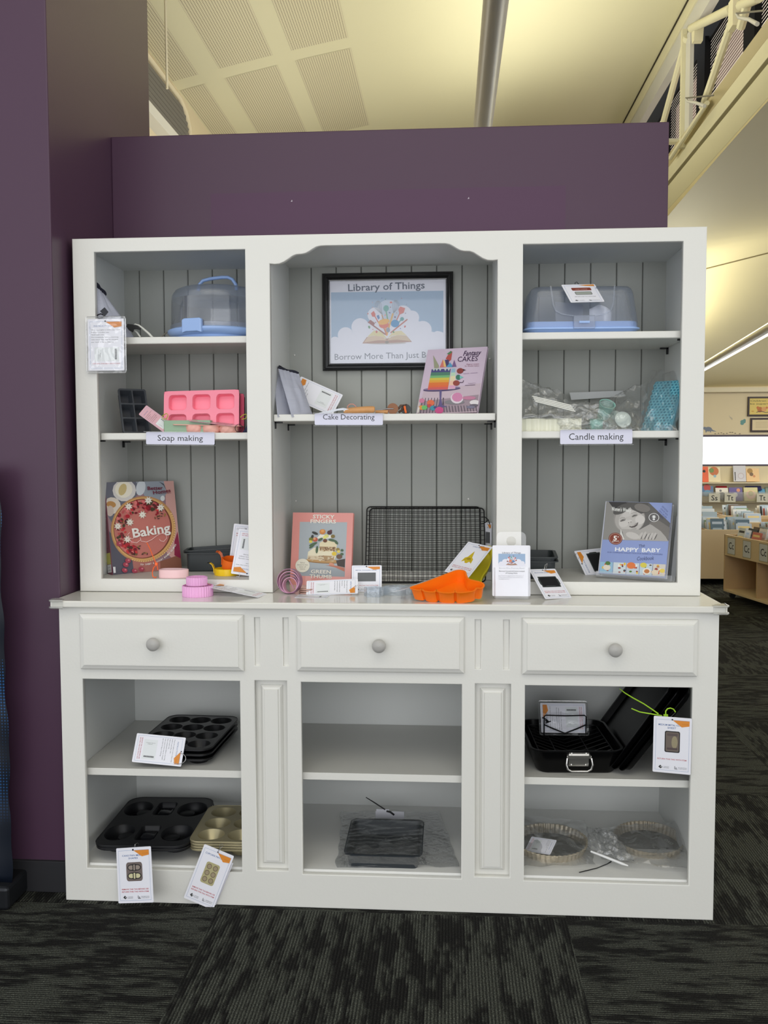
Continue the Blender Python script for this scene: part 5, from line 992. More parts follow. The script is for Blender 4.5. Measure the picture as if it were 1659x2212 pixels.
for s, ang in ((1, -105), (-1, 75)):
    a_ = R(ang); mb = MB(T(.150*cos(a_), .150*sin(a_), 0) @ RZ(ang+90)); mb.loft([[(x, -.006+d, z) for x, z in [(-.034+e, .012), (-.02, .016), (.02, .016), (.034-e, .012), (.034-e, .052-e), (.027-e, .056-e), (-.027+e, .056-e), (-.034+e, .052-e)]] for d, e in ((.008, 0), (-.002, 0), (-.005, .002))], BLU); mb.build('clip', t, bevel=.0015)
hd = [(-.062, 0, .166), (-.058, 0, .186), (-.046, 0, .198), (-.02, 0, .203), (.02, 0, .206), (.04, 0, .205), (.055, 0, .198), (.066, 0, .182), (.069, 0, .164)]
mb = MB(T(.0, 0, 0) @ RZ(-8)); mb.tube(hd, .0072, BLU, 10, flat=.75); mb.build('handle', t, smooth=60)
# rectangular carrier
t = thing('cake_carrier', 'rectangular cake carrier with frosted lid and blue base on the top right shelf', 'cake carrier', T(1.545, .165, z0) @ RZ(1.5))
def rr3(w, d, r, z, n=6): return [(x, y, z) for x, y in rrect(0, 0, w, d, r, n)]
mb = MB(); mb.loft([rr3(.30, .15, .02, 0), rr3(.325, .175, .03, .004), rr3(.336, .186, .03, .011), rr3(.350, .200, .034, .013), rr3(.350, .200, .034, .017), rr3(.336, .188, .03, .018), rr3(.330, .182, .03, .036), rr3(.322, .174, .03, .036), rr3(.322, .174, .03, .03)], BLU); mb.build('base', t, smooth=40)
mb = MB(); mb.loft([rr3(.342, .194, .034, .019), rr3(.338, .190, .034, .04), rr3(.314, .168, .034, .124), rr3(.306, .160, .032, .136), rr3(.290, .144, .026, .143), rr3(.268, .122, .02, .1445)], FB, False, True); mb.build('lid', t, smooth=50)
mb = MB(); u_ = [(-.098, .1445), (-.092, .085), (-.084, .066), (-.066, .056), (-.03, .050), (.03, .050), (.066, .056), (.084, .066), (.092, .085), (.098, .1445)]
def yf(z): return -(.095-(z-.04)*.131) if z < .124 else -(.084-(z-.124)*.45)
mb.loft([[(x, yf(z)-.001, z) for x, z in u_], [(x, yf(z)-.0042, z) for x, z in u_], [(x*.955, yf(z)-.0042, max(z, z)+(.003 if z < .13 else 0)) for x, z in u_]], FB, False, False, closed=False); mb.build('window_ridge', t, smooth=50)
mb = MB(); mb.box(-.030, .034, -.108, -.094, .012, .052, FB); mb.box(-.014, .018, -.110, -.107, .028, .035, BLU); mb.build('clip', t, bevel=.002)
mb = MB(); mb.grid(lambda u, v: (-.075+.085*u, -.045+.02*v, .036+.07*v-.01*u), 2, 2, mat('grey_booklet', (136, 140, 150), .5)); mb.v += []; mb.build('booklet_inside', t, solid=.002)
mb = MB(); mb.grid(lambda u, v: (.03+.07*u, -.03+.012*sin(u*7), .036+.06*v*(1-.6*abs(u-.4))), 12, 6, PAPER); mb.build('crumpled_paper', t, smooth=80, solid=.001)
bl = at(1232.7, 654.3, .010); br = at(1304.8, 650.6, .050); tl = at(1213.7, 616, .062); 
def tg(mb, w, h):
    mb.frame(.06*w, .05*h, .94*w, .93*h, .0007, ink(150, 170, 205)); mb.fp(rrect(.52*w, .73*h, .58*w, .16*h, .03*w), ink(134, 66, 52)); mb.ft('LOAF CARRIER', .52*w, .70*h, .04*h, ink(220, 190, 180), w=.36*w)
    mb.fp(rrect(.52*w, .50*h, .50*w, .18*h, .04*w), ink(60, 60, 64)); mb.fp(rrect(.52*w, .50*h, .47*w, .15*h, .03*w), ink(160, 166, 158)); mb.ft('RETURN THIS TAG WITH ITEM', .52*w, .29*h, .035*h, ink(70, 60, 70), w=.62*w); logos(mb, w, h); mb.fp([(.5*w, .96*h), (.96*w, .98*h), (.96*w, .88*h), (.7*w, .90*h)], ink(222, 150, 70))
card('hang_tag', 'white tag draped over the front of the rectangular cake carrier', sheet(bl, br, tl), tg, ring=[at(1243, 617, .085), at(1242, 611, .09), at(1246, 609, .1), at(1250, 614, .105)], ringm=BLK)
# ================= top left shelf =================
def meshmat():
    m = bpy.data.materials.new('grey_mesh_fabric'); m.use_nodes = True; nt = m.node_tree; N = nt.nodes.new; L = nt.links.new; b = nt.nodes['Principled BSDF']; b.inputs['Roughness'].default_value = .6
    uv = N('ShaderNodeTexCoord'); sp = N('ShaderNodeSeparateXYZ'); L(uv.outputs['Object'], sp.inputs[0])
    def mth(op, a, c=None):
        n = N('ShaderNodeMath'); n.operation = op
        for i, q in enumerate((a, c)):
            if q is None: continue
            if isinstance(q, (int, float)): n.inputs[i].default_value = q
            else: L(q, n.inputs[i])
        return n.outputs[0]
    s = mth('SINE', mth('MULTIPLY', sp.outputs[2], 2*pi/.0042)); k = mth('GREATER_THAN', s, .1)
    mx = N('ShaderNodeMix'); mx.data_type = 'RGBA'; mx.inputs[6].default_value = lin((206, 208, 222)); mx.inputs[7].default_value = lin((164, 168, 186)); L(k, mx.inputs[0]); L(mx.outputs[2], b.inputs['Base Color'])
    b.inputs['Alpha'].default_value = .82; return m
MF = meshmat(); NV = mat('navy_zip', (22, 24, 40), .6)
def softbag(name, lab, cs, puff, m, zipm=None, wav=.004, cat='bag', seed=0., nu=18, nv=22, ztube=.004):
    # cushion-like bag between four corners: top-left, top-right, bottom-right, bottom-left
    TL_, TR_, BR_, BL_ = [V(c) for c in cs]; nrm = (TR_-TL_).cross(BL_-TL_).normalized(); nrm = nrm if nrm.y < 0 else -nrm
    t = thing(name, lab, cat, Matrix.Translation(BL_)); inv = t.matrix_world.inverted()
    def f(sg):
        def g(u, v):
            p = (TL_.lerp(TR_, u)).lerp(BL_.lerp(BR_, u), v); e = (4*u*(1-u))**.6*(min(1, 2.2*v)*min(1, (1-v)*5+.15)); k = noise.noise(V((u*3+seed, v*3, sg))); r_ = 1-abs(noise.noise(V((u*6+v*2+seed, v*1.2, sg+5))))
            return inv @ (p+nrm*(sg*puff*e*(1+.5*k)+wav*(r_-.7)))
        return g
    mb = MB(); mb.grid(f(1), nu, nv, m); mb.grid(f(-1), nu, nv, m); mb.build('fabric', t, smooth=70)
    if zipm:
        mb = MB(); mb.tube([inv @ (TL_.lerp(TR_, i/10)+nrm*.002*sin(i)) for i in range(11)], ztube, zipm, 8, flat=1.2); mb.build('zip', t, smooth=60)
    return t
softbag('mesh_bag', 'grey striped mesh bag with a navy zip leaning on the left wall, top shelf', [at(206, 613, .024), at(227, 636, .075), at(298, 742, .12), at(203, 745, .026)], .020, MF, NV, seed=1., ztube=.006)
bc = thing('binder_clip', 'black clip joining the mesh bag to its plastic sleeved tag, top left', 'clip', Matrix.Translation(at(226, 677, .0)))
iv = bc.matrix_world.inverted(); NB = mat('black_clip', (20, 22, 34), .35)
mb = MB(); mb.loft([[iv @ at(*q, y) for q in ((216, 672), (226, 663.5), (234.5, 674), (226, 684))] for y in (.004, -.008)], NB); mb.build('clip_body', bc)
mb = MB(); mb.tube([iv @ at(*q, .0) for q in ((226, 682), (218, 678), (211, 680), (210, 685), (214, 688), (222, 686))], .0020, NB, 6); mb.tube([iv @ at(*q, -.003) for q in ((222, 677), (224, 682), (225, 690), (225, 695))], .0012, mat('steel_ring', (205, 205, 205)), 6); mb.build('clip_loop', bc, smooth=60)
bl = at(191.5, 800.5, -.012); br = at(269.5, 800.5, -.012); tl = at(188.5, 689, -.010)
card('hang_tag', 'white instruction tag in a plastic sleeve hanging over the top left frame', sheet(bl, br, tl), instr(red=('RETURN THIS BAG WITH ITEM',)), sleeve=True)
# tongs-like tool: black grips, white arms
t = thing('kitchen_tongs', 'white plastic tongs with black grips lying on the top left shelf', 'tongs', Matrix.Translation(at(300, 720, .08))); iv = t.matrix_world.inverted()
WPl = mat('white_plastic', (226, 226, 218), .4)
mb = MB(); mb.tube([iv @ at(*q, .07) for q in ((286, 706), (292, 700.5), (300, 703), (308, 709), (322, 721), (334, 734))], [.002, .004, .005, .0055, .006, .006], WPl, 8, flat=.6); mb.tube([iv @ at(*q, .08) for q in ((289, 712), (296, 718), (303, 728))], .003, WPl, 6); mb.build('arm', t, smooth=60)
mb = MB(); mb.loft([[iv @ at(*q, y) for q in ((272.5, 705), (275, 699.5), (285, 700.5), (296, 703), (305, 709.5), (304, 713), (294, 711), (290, 711), (287.5, 718.5), (278, 713))] for y in (.064, .074)], mat('black_rubber', (20, 20, 20), .5)); mb.build('grip', t, bevel=.001)
mb = MB(); mb.tube([at(*q, .25) for q in ((348, 728), (360, 718), (372, 708), (374, 695), (378, 688))], .0045, mat('beige_strap', (178, 170, 158), .7), 6, flat=.4); o = mb.build('strap', smooth=60); tag(o, 'thin beige strap rising behind the left side of the round cake carrier', 'strap')
# ================= soap shelf =================
def mould(name, lab, S, nx, ny, hole, depth, m, R0=.012, marg=.008, cat='mould', mi=None, bs=.86, parent=None):
    M, w, h = S; t = thing(name, lab, cat, M @ T(0, 0, 0)); mb = MB(); cellplate(mb, w, h, nx, ny, hole, depth, m, R0=R0, marg=marg, bscale=bs, n=32, mi=mi)
    o = rrect(w/2, h/2, w, h, R0, 5); i = offs(o, -.006); mb.loft([[(x, y, 0) for x, y in o], [(x, y, -.003) for x, y in o], [(x, y, -.003) for x, y in i], [(x, y, -depth-.002) for x, y in offs(i, -.002)]], m, False, True); mb.build('tray', t, smooth=35); return t
zs2 = 1.4009
CH = mat('charcoal_rubber', (64, 68, 74), .5)
bl = at(266, 936, .075); br = at(327, 935, .125); bl.z = br.z = zs2; S = lean(bl, br, (254, 839)); w, h = S[1], S[2]
mould('ice_cube_tray', 'dark grey silicone mould with square cells leaning on the soap making shelf', S, 2, 3, (w/4-.0042, h/6-.0042, .002), .034, CH, R0=.008, marg=.0035, mi=mat('charcoal_rubber_floor', (52, 55, 62), .4), bs=.93)
PM = mat('pink_silicone', (255, 146, 168), .4, coat=.05); 
bl = at(354, 938, .07); br = at(517, 938, .07); bl.z = br.z = zs2; tl = at(353.5, 844, .092); S = sheet(bl, br, tl); w, h = S[1], S[2]
mould('soap_mould', 'front pink silicone soap mould with square cells above the Soap making label', S, 3, 2, (w/6-.012, h/4-.010, .011), .024, PM, R0=.006, marg=.006, bs=.93)
mould('soap_mould', 'second pink silicone soap mould tucked behind the front pink mould', (S[0] @ T(.008, 0, -.034), w, h*.96), 3, 2, (w/6-.012, h/4-.010, .011), .02, mat('pink_silicone_deep', (226, 88, 120), .4), R0=.006, marg=.006, bs=.93)
YG = mat('lime_cable_tie', (190, 190, 70), .4); LG_ = mat('bright_lime_tie', (176, 226, 60), .4)
for lab, pts in (('lime green tie through the left edge of the pink soap mould', ((350, 900), (354, 896), (360, 893), (363, 897), (360, 904), (353, 906), (350, 902))), ('lime green tie looped through the right edge of the pink soap mould', ((519, 902), (524, 897), (531, 894.5), (534, 898), (531, 904), (522, 906)))):
    mb = MB(); mb.tube([at(*q, .055) for q in pts], .0014, YG, 6); o = mb.build('cable_tie', smooth=60); tag(o, lab, 'cable tie')
mb = MB(); a = at(354.5, 934, .050); b = at(455, 907.5, .050); mb.loft([[(x, y, z) for x, y in rrect((a.x+b.x)/2, .060, b.x-a.x, .028, .004)] for z in (zs2, b.z)], mat('sage_green_plastic', (150, 178, 150), .5)); o = mb.build('soap_mould_box', bevel=.0015); tag(o, 'sage green block in front of the pink soap mould', 'block')
PE = mat('peach_silicone', (240, 180, 166), .45); a = at(370, 916, .034); b = at(515, 919, .034)
t = thing('flower_mould', 'peach silicone mould with three flower cups hanging down, above the shelf label', 'mould', T(a.x, 0, a.z) @ RY(math.degrees(math.atan2(a.z-b.z, b.x-a.x)))); w = b.x-a.x
mb = MB(); mb.prism(rrect(w/2+.002, .075, w, .075, .008), -.003, 0, PE); mb.build('plate', t, bevel=.001)
for k, x in enumerate((.30, .55, .81)):
    mb = MB(T(x*w+.004, .062, -.0028)); nn = 60
    mb.loft([[((.029*s)*(1+(.05*cos((10 if k != 1 else 5)*a_+j*1.57) if 0 < j < 5 else 0))*cos(a_), (.029*s)*(1+(.05*cos((10 if k != 1 else 5)*a_+j*1.57) if 0 < j < 5 else 0))*sin(a_), z) for a_ in [2*pi*i/nn for i in range(nn)]] for j, (s, z) in enumerate(((.96, 0), (1, -.006), (1.0, -.012), (.93, -.018), (.82, -.022), (.5, -.024)))], PE, False, True); mb.build('flower_cup', t, smooth=50)
PKC = mat('pink_tinted_card', (222, 176, 186), .4)
bl = at(354, 934, .05); br = at(355, 911, .062); tl = at(299.4, 894, .03)
card('hang_tag', 'pinkish instruction tag between the dark tray and the pink soap mould', (axes(at(299.4, 895, .035), at(353.5, 934, .05)-at(299.4, 895, .035), at(326, 885, .06)-at(299.4, 895, .035)), .105, .042), instr(False), m=PKC, rot=-90)
bl = at(407, 909, .028); br = at(507, 921, .028); tl = at(407, 905.5, .07)
card('hang_tag', 'pinkish tag lying flat across the peach flower mould', (axes(bl, br-bl, V((0, 1, .12))), (br-bl).length, .06), instr(False), m=PKC, rot=90)
mb = MB(); mb.tube([at(516+8*cos(a_), 925+8.5*sin(a_), .03) for a_ in [2*pi*i/20 for i in range(20)]], .0009, BLK, 6, closed=True); o = mb.build('split_ring', smooth=60); tag(o, 'thin dark split ring at the right end of the peach mould', 'ring')
mb = MB(); mb.loft([[at(*q, y) for q in ((519, 940), (530, 925), (537, 912), (537, 940))] for y in (.06, .12)], mat('navy_cloth', (26, 32, 66), .7)); o = mb.build('folded_pouch'); tag(o, 'dark navy folded pouch at the right corner of the soap making shelf', 'pouch')
# ================= centre shelf =================
zc3 = 1.4555
softbag('mesh_bag', 'front white striped mesh bag with navy zip at the left of the centre shelf', [at(600, 794, .10), at(644.5, 806, .14), at(676, 899, .10), at(630, 901, .022)], .012, MF, NV, seed=3., ztube=.0035)
softbag('mesh_bag', 'rear white mesh bag with navy zip against the left wall of the centre bay', [at(585, 782, .16), at(612, 797, .13), at(640, 899, .10), at(600, 901, .022)], .010, MF, NV, seed=6., ztube=.0035)
bl = at(664, 878, .150); a = at(650.4, 812.8, .215); b = at(741, 853, .215); dn = V((-.3, -1.1, -1)); X = (b-a); Yv = V((.35, .55, 1)); Yv = (Yv-X.normalized()*Yv.dot(X.normalized())).normalized(); hh = .086; o_ = a-Yv*hh
card('hang_tag', 'white instruction tag leaning beside the mesh bags on the centre shelf', (axes(o_, X, Yv), X.length, hh), instr(True, False), rot=-90)
WD_ = mat('beech_wood', (204, 150, 96), .5, var=.15, bscale=60); ST = mat('brushed_steel', (150, 152, 156), .3, .9)
t = thing('offset_spatula', 'offset spatula with wooden handle lying on the centre shelf', 'spatula', Matrix.Translation(at(770, 888, .06))); iv = t.matrix_world.inverted()
mb = MB(); mb.tube([iv @ at(*q, .06) for q in ((742.5, 888.5), (746, 888), (765, 886.5), (790, 885), (806, 884.5), (809.5, 884.5))], [.0065, .0085, .010, .0105, .0103, .008], WD_, 14); mb.build('handle', t, smooth=50)
mb = MB(); mb.loft([[iv @ at(*q, y) for q in ((676, 895), (700, 889), (725, 883.5), (742, 881), (745, 885.5), (730, 887), (712, 891.5), (700, 896))] for y in (.05, .0512)], ST); mb.loft([[iv @ at(*q, y) for q in ((742, 881), (754, 884), (752, 890), (742, 888))] for y in (.052, .056)], ST); mb.build('blade', t)
t = thing('pastry_wheel', 'wooden pastry wheel with steel fork on the centre shelf', 'pastry wheel', Matrix.Translation(at(840, 888, .09))); iv = t.matrix_world.inverted()
p = iv @ at(848.5, 883, .09); mb = MB(Matrix.Translation(p) @ RX(90)); mb.lathe([(.0001, -.0035), (.017, -.0035), (.0172, -.002), (.0172, .002), (.017, .0035), (.0001, .0035)], mat('walnut_wood', (140, 92, 60), .5), 30); mb.build('wheel', t, smooth=40)
mb = MB(); mb.tube([iv @ at(*q, .086) for q in ((811, 885.5), (825, 885), (835, 883), (850, 883))], .0019, ST, 8); mb.tube([iv @ at(*q, .094) for q in ((811, 885.5), (825, 887), (848, 884))], .0016, ST, 8); mb.build('fork', t, smooth=60)
mb = MB(); mb.tube([iv @ at(*q, .09) for q in ((811, 888.5), (825, 889), (838, 889.5))], .006, WD_, 10); mb.build('handle', t, smooth=60)
t = thing('decorating_wheel', 'dark grey wheel cutter with an orange tie beside the lilac rainbow cake cookbook', 'wheel cutter', Matrix.Translation(at(878, 888, .12))); iv = t.matrix_world.inverted()
mb = MB(Matrix.Translation(iv @ at(877, 884, .12)) @ RX(80) @ RY(12)); mb.lathe([(.0001, -.003), (.0155, -.003), (.016, 0), (.0155, .003), (.0001, .003)], mat('dark_grey_plastic', (66, 68, 70), .5), 30); mb.build('disc', t, smooth=40)
mb = MB(); mb.tube([iv @ at(*q, .11) for q in ((874, 877), (875, 884), (877, 892))], .0035, mat('orange_tie', (250, 120, 60), .4), 6); mb.build('orange_tie', t); mb = MB(); mb.tube([iv @ at(*q, .115) for q in ((860, 884), (866, 876), (876, 873), (868, 886), (861, 891))], .004, mat('brown_plastic', (96, 74, 62), .5), 6); mb.build('bracket', t, smooth=60)
mb = MB(); mb.tube([at(*q, .12) for q in ((751, 884), (751, 877), (756, 873), (763, 873), (768, 877), (772, 884))], .0012, mat('salmon_tie', (236, 150, 130), .5), 5); o = mb.build('cable_tie', smooth=60); tag(o, 'thin salmon coloured tie looping above the wooden spatula handle', 'cable tie')
# ================= candle shelf =================
zs2 = 1.4009
FILM = clear('clear_film_bag', fac=.07, rough=.05, haze=.08, bump=1.6, bscale=9); FILM2 = clear('milky_film_bag', fac=.10, rough=.1, haze=.22, bump=1.6, bscale=30)
def film(name, lab, cs, puff, m=None, seed=0., amp=.012, grp=None, nu=26, nv=26):
    TL_, TR_, BR_, BL_ = [V(c) for c in cs]; nrm = (TR_-TL_).cross(BL_-TL_).normalized(); nrm = nrm if nrm.y < 0 or nrm.z > .9 else -nrm
    t = thing(name, lab, 'plastic bag', Matrix.Translation(BL_), grp); iv = t.matrix_world.inverted(); mb = MB()
    def f(sg):
        def g(u, v):
            p = (TL_.lerp(TR_, u)).lerp(BL_.lerp(BR_, u), v); e = (4*u*(1-u))**.5*(4*v*(1-v))**.5
            r_ = (1-abs(noise.noise(V((u*4.3+seed, v*4.1-seed, sg*2))))*2.2)+.5*(1-abs(noise.noise(V((u*9+seed, v*9, sg*3+4))))*2)
            return iv @ (p+nrm*(sg*puff*e+amp*(r_-.7)*(.35+e)*.6)+V((noise.noise(V((v*5, seed, u*2)))*.010, 0, noise.noise(V((u*5, seed+3, v*2)))*.008))*(1.2-e))
        return g
    mb.grid(f(1), nu, nv, m or FILM); mb.grid(f(-1), nu, nv, m or FILM); mb.build('film', t, smooth=80); return t
mb = MB(); a = at(1124, 905, .10); b = at(1253, 905, .10)
n = 40; mb.loft([[(a.x-.02+(b.x-a.x+.02)*i/n, .07+(.003*cos(i*1.3)), z) for i in range(n+1)]+[(b.x, .20, z), (a.x-.02, .20, z)] for z in (zs2, a.z)], mat('cream_wax', (232, 232, 214), .5)); o = mb.build('wax_tray'); tag(o, 'cream ridged tray under the clear bags at the left of the candle shelf', 'tray')
mb = MB(); mb.loft([[at(*q, y) for q in ((1230, 848), (1345, 844), (1352, 856), (1234, 864))] for y in (.29, .31)], mat('grey_paper', (190, 192, 192), .6)); o = mb.build('paper_box'); tag(o, 'white paper strip lying behind the mint cup on the candle shelf', 'paper')
MI = mat('mint_plastic', (150, 196, 186), .4)
def cup(lab, M, r0, r1, h):
    t = thing('measuring_cup', lab, 'cup', M); mb = MB(); mb.lathe([(.0001, 0), (r0, 0), (r1, h), (r1+.0015, h+.0005), (r1-.002, h+.0005), (r0-.002, .003), (.0001, .003)], MI, 36); mb.build('cup_body', t, smooth=40)
c1 = at(1302, 902, .125); cup('mint green cup tipped towards the front on the candle shelf', Matrix.Translation(c1) @ RY(12) @ RX(38), .018, .024, .052)
c2 = at(1288, 929, .09); c2.z = zs2; cup('second mint green cup lower down behind the candle label', Matrix.Translation(c2) @ RX(6), .018, .021, .036)
for k, (px, py, y) in enumerate(((1346, 906, .085), (1330, 904, .12), (1318, 906, .15))):
    c_ = at(px, py, y); mb = MB(Matrix.Translation(c_) @ RX(72) @ RY(10)); mb.lathe([(.0001, -.003), (.022, -.003), (.0255, 0), (.022, .003), (.0001, .003)], mat('white_wax', (214, 226, 222), .5), 32); o = mb.build('wax_disc', smooth=50)
    tag(o, ['front white wax disc standing beside the mint cups', 'middle white wax disc standing beside the mint cups', 'rear white wax disc standing nearest the mint cups'][k], 'disc', 'white wax discs on the candle shelf')
for k in range(4):
    mb = MB(); mb.tube([at(1150+k*2, 856+k*3.6, .08-.01*k), at(1234+k*3, 876+k*4.2, .05)], .0019, mat('white_stick', (236, 236, 230), .4), 8); o = mb.build('dipping_stick', smooth=60)
    tag(o, ['topmost white stick of the bundle in the clear bag on the candle shelf', 'second white stick from the top of the candle shelf bundle', 'third white stick from the top of the candle shelf bundle', 'lowest white stick of the candle shelf bundle'][k], 'stick', 'white sticks in a clear bag')
film('clear_bag', 'crumpled clear bag around the white sticks at the left of the candle shelf', [at(1118, 820, .17), at(1215, 850, .16), at(1250, 905, .05), at(1112, 905, .06)], .022, seed=2, amp=.02)
film('clear_bag', 'crumpled clear bag over the cream tray and mint cups above the Candle making label', [at(1195, 876, .12), at(1325, 868, .10), at(1330, 926, .04), at(1208, 926, .04)], .020, seed=5, amp=.022)
film('clear_bag', 'clear bag around the white wax discs on the candle shelf', [at(1312, 862, .20), at(1398, 826, .18), at(1385, 929, .05), at(1318, 929, .04)], .02, seed=8, amp=.014)
# blue honeycomb mould
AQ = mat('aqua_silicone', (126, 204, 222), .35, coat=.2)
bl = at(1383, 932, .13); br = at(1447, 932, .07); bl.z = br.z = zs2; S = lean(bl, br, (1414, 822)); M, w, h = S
t = thing('honeycomb_mould', 'aqua blue honeycomb mould leaning in a clear bag, right of the candle shelf', 'mould', M); mb = MB(); mb.prism(rrect(w/2, h/2, w, h, .006), -.016, -.006, mat('aqua_silicone_shaded', (72, 160, 184), .4))  # darker floor colour stands in for shade in the shallow cells
s_ = .0066; rw = 0; yy = s_
while yy < h-s_:
    xx = s_*(1+(rw % 2)*.87)
    while xx < w-s_*.8:
        ho = [(xx+s_*.95*cos(pi/6+i*pi/3), yy+s_*.95*sin(pi/6+i*pi/3)) for i in range(6)]; hi = [(xx+s_*.68*cos(pi/6+i*pi/3), yy+s_*.68*sin(pi/6+i*pi/3)) for i in range(6)]
        mb.loft([[(x, y, -.006) for x, y in ho], [(x, y, 0) for x, y in ho], [(x, y, 0) for x, y in hi], [(x, y, -.0058) for x, y in hi]], AQ, False, False); xx += s_*1.74
    yy += s_*1.5; rw += 1
mb.build('cell_tray', t)
film('clear_bag', 'clear glossy bag around the aqua honeycomb mould on the candle shelf', [at(1411, 800, .235), at(1470, 806, .19), at(1464, 931, .05), at(1374, 931, .10)], .018, seed=11, amp=.012)
# ================= lower right: roasting pan, sheets =================
ENM = mat('black_enamel', (7, 7, 8), .25, spec=.22)
zr_ = .468; a = atz(1148, 1622, zr_); b = atz(1353, 1623, zr_); c = atz(1135, 1535, zr_); M = axes(a, b-a, c-a); w, h = (b-a).length, (c-a).length
h = min(h, .33); M.translation.z = .3948; t = thing('roasting_pan', 'black enamel roasting pan with steel handle on the right lower shelf', 'roasting pan', M @ T(w/2, h/2, 0))
mb = MB(); o = lambda e, rr, z: [(x, y, z) for x, y in rrect(0, 0, w-2*e, h-2*e, rr, 7)]
mb.loft([o(.026, .03, 0), o(.020, .036, .006), o(.007, .04, .066), o(0, .044, .069), o(0, .044, .073), o(.007, .04, .073), o(.020, .034, .010), o(.028, .028, .0045)], ENM); mb.build('pan_body', t, smooth=45)
SS = mat('polished_steel', (206, 204, 200), .22, .9)
mb = MB(T(.0, -h/2+.008, .050) @ RX(8)); mb.box(-.028, .030, -.004, .0, -.024, .022, SS); mb.box(-.033, .035, -.010, .0, .003, .012, SS); mb.tube([(-.034, -.006, .007), (.036, -.006, .007)], .0042, SS, 10)
for x in (-.020, .022):
    for z in (.017, -.019): mb.sphere((x, -.004, z), .0028, SS, 8, 4)
mb.build('handle_plate', t, smooth=40)
mb = MB(T(0, -h/2+.000, .050) @ RX(12)); mb.tube([(-.034, -.003, .004), (-.037, -.012, -.012), (-.033, -.014, -.026), (-.022, -.015, -.032), (.024, -.015, -.032), (.035, -.014, -.026), (.039, -.012, -.012), (.036, -.003, .004)], .0028, SS, 8); mb.build('handle', t, smooth=60)
# V rack
t = thing('roasting_rack', 'black wire V shaped rack standing inside the roasting pan', 'roasting rack', M @ T(w/2, h/2, .0)); ww = w*.40; hh = h*.42
mb = MB(); n = 9
for i in range(n):
    y = -hh+2*hh*i/(n-1); mb.tube([(-ww, y, .060), (-ww*.5, y, .040), (0, y, .022), (ww*.5, y, .040), (ww, y, .060)], .0013, WK, 5)
mb.build('cross_wires', t, smooth=60)
mb = MB(); mb.tube([(x, y, .060) for x, y in rrect(0, 0, 2*ww, 2*hh, .01, 3)], .0019, WK, 6, closed=True)
for x in (-ww*.45, ww*.45): mb.tube([(x, -hh, .038), (x, hh, .038)], .0015, WK, 5)
mb.build('rim_wire', t, smooth=60)
for y, s in ((hh*.50, 1),):
    mb = MB(); mb.tube([(-.066, y, .03), (-.066, y, .108), (-.061, y, .112), (0, y, .1105), (.061, y, .112), (.066, y, .108), (.066, y, .03)], .0021, WK, 6); mb.tube([(-.066, y, .082), (-.04, y, .070), (0, y, .054), (.04, y, .070), (.066, y, .082)], .0021, WK, 6); mb.build('lifting_handle', t, smooth=60)
mb = MB(); mb.tube([(-.07, -hh-.004, .052), (-.064, -hh-.004, .062), (0, -hh-.004, .065), (.06, -hh-.004, .062), (.068, -hh-.004, .055)], .0018, WK, 6); mb.build('front_handle', t, smooth=60)
q = M.to_3x3(); Y0 = (M @ V((0, h*.74, 0))).y
bl = at(1169, 1583, Y0-.0); br = at(1268, 1583, Y0); tl = at(1167, 1519, Y0+.045)
card('hang_tag', 'instruction tag in a shiny plastic sleeve standing in the roasting pan', sheet(bl, br, tl), instr(), rot=-90, sleeve=True)
mb = MB(); 
for q_ in (((1172, 1550), (1180, 1554), (1186, 1560)), ((1178, 1562), (1186, 1559), (1190, 1558)), ((1178, 1556), (1184, 1561))): mb.tube([at(*p_, Y0-.01) for p_ in q_], .002, WK, 5)
o = mb.build('cable_tie', smooth=60); tag(o, 'black knotted tie on the wire rack in the roasting pan', 'cable tie')
# baking sheets leaning right
for k in range(3):
    x0 = 1.662-.018*k; y0, y1 = -.118+.012*k, .235+.01*k; L_ = .315; an = 53.0+1.0*k
    Ms = T(x0, y0, .3955) @ RY(-an); t = thing('baking_sheet', ['outermost black baking sheet leaning against the right side, nearest the cabinet wall', 'middle black baking sheet of the leaning stack on the right', 'uppermost black baking sheet of the leaning stack, facing the roasting pan'][k], 'baking sheet', Ms, 'black baking sheets leaning in the right lower bay')
    d_ = y1-y0; mb = MB(); oo = lambda e, rr, z: [(x+L_/2, y+d_/2, z) for x, y in rrect(0, 0, L_-2*e, d_-2*e, rr, 6)]
    mb.loft([oo(.014, .022, .002), oo(.006, .028, .017), oo(0, .032, .018), oo(0, .032, .0205), oo(.007, .028, .0195), oo(.016, .020, .004)], ENM); mb.build('sheet_body', t, smooth=45)
yq = -.128
def pts(*q): return [at(x_, y_, yq) for x_, y_ in q]
mb = MB(); mb.tube(pts((1338.5, 1488), (1350, 1497), (1368, 1508), (1390, 1520), (1411, 1534), (1422, 1542)), [.0012, .0018, .002, .002, .002, .0022], LG_, 6); mb.tube(pts((1364, 1530.5), (1382, 1538), (1400, 1541), (1430, 1546)), .0018, LG_, 6)
mb.tube(pts((1438, 1546), (1438, 1536), (1442, 1531), (1448, 1529.5), (1455, 1532), (1459, 1538)), .0020, LG_, 6); p = at(1438, 1546, yq); mb.box(p.x-.006, p.x+.006, p.y-.003, p.y+.003, p.z-.004, p.z+.004, LG_)
mb.tube([at(1448, 1549, yq), at(1458, 1540, yq+.02), at(1468, 1525, yq+.05), at(1486, 1496, yq+.1)], .0011, mat('steel_ring', (205, 205, 205)), 6)
o = mb.build('cable_tie', smooth=60); tag(o, 'lime green cable tie holding the cookie sheet tag in the right lower bay', 'cable tie')
bl = at(1410.6, 1666, -.150); br = at(1491.9, 1674.7, -.170); tl = at(1411.3, 1545.3, -.146)
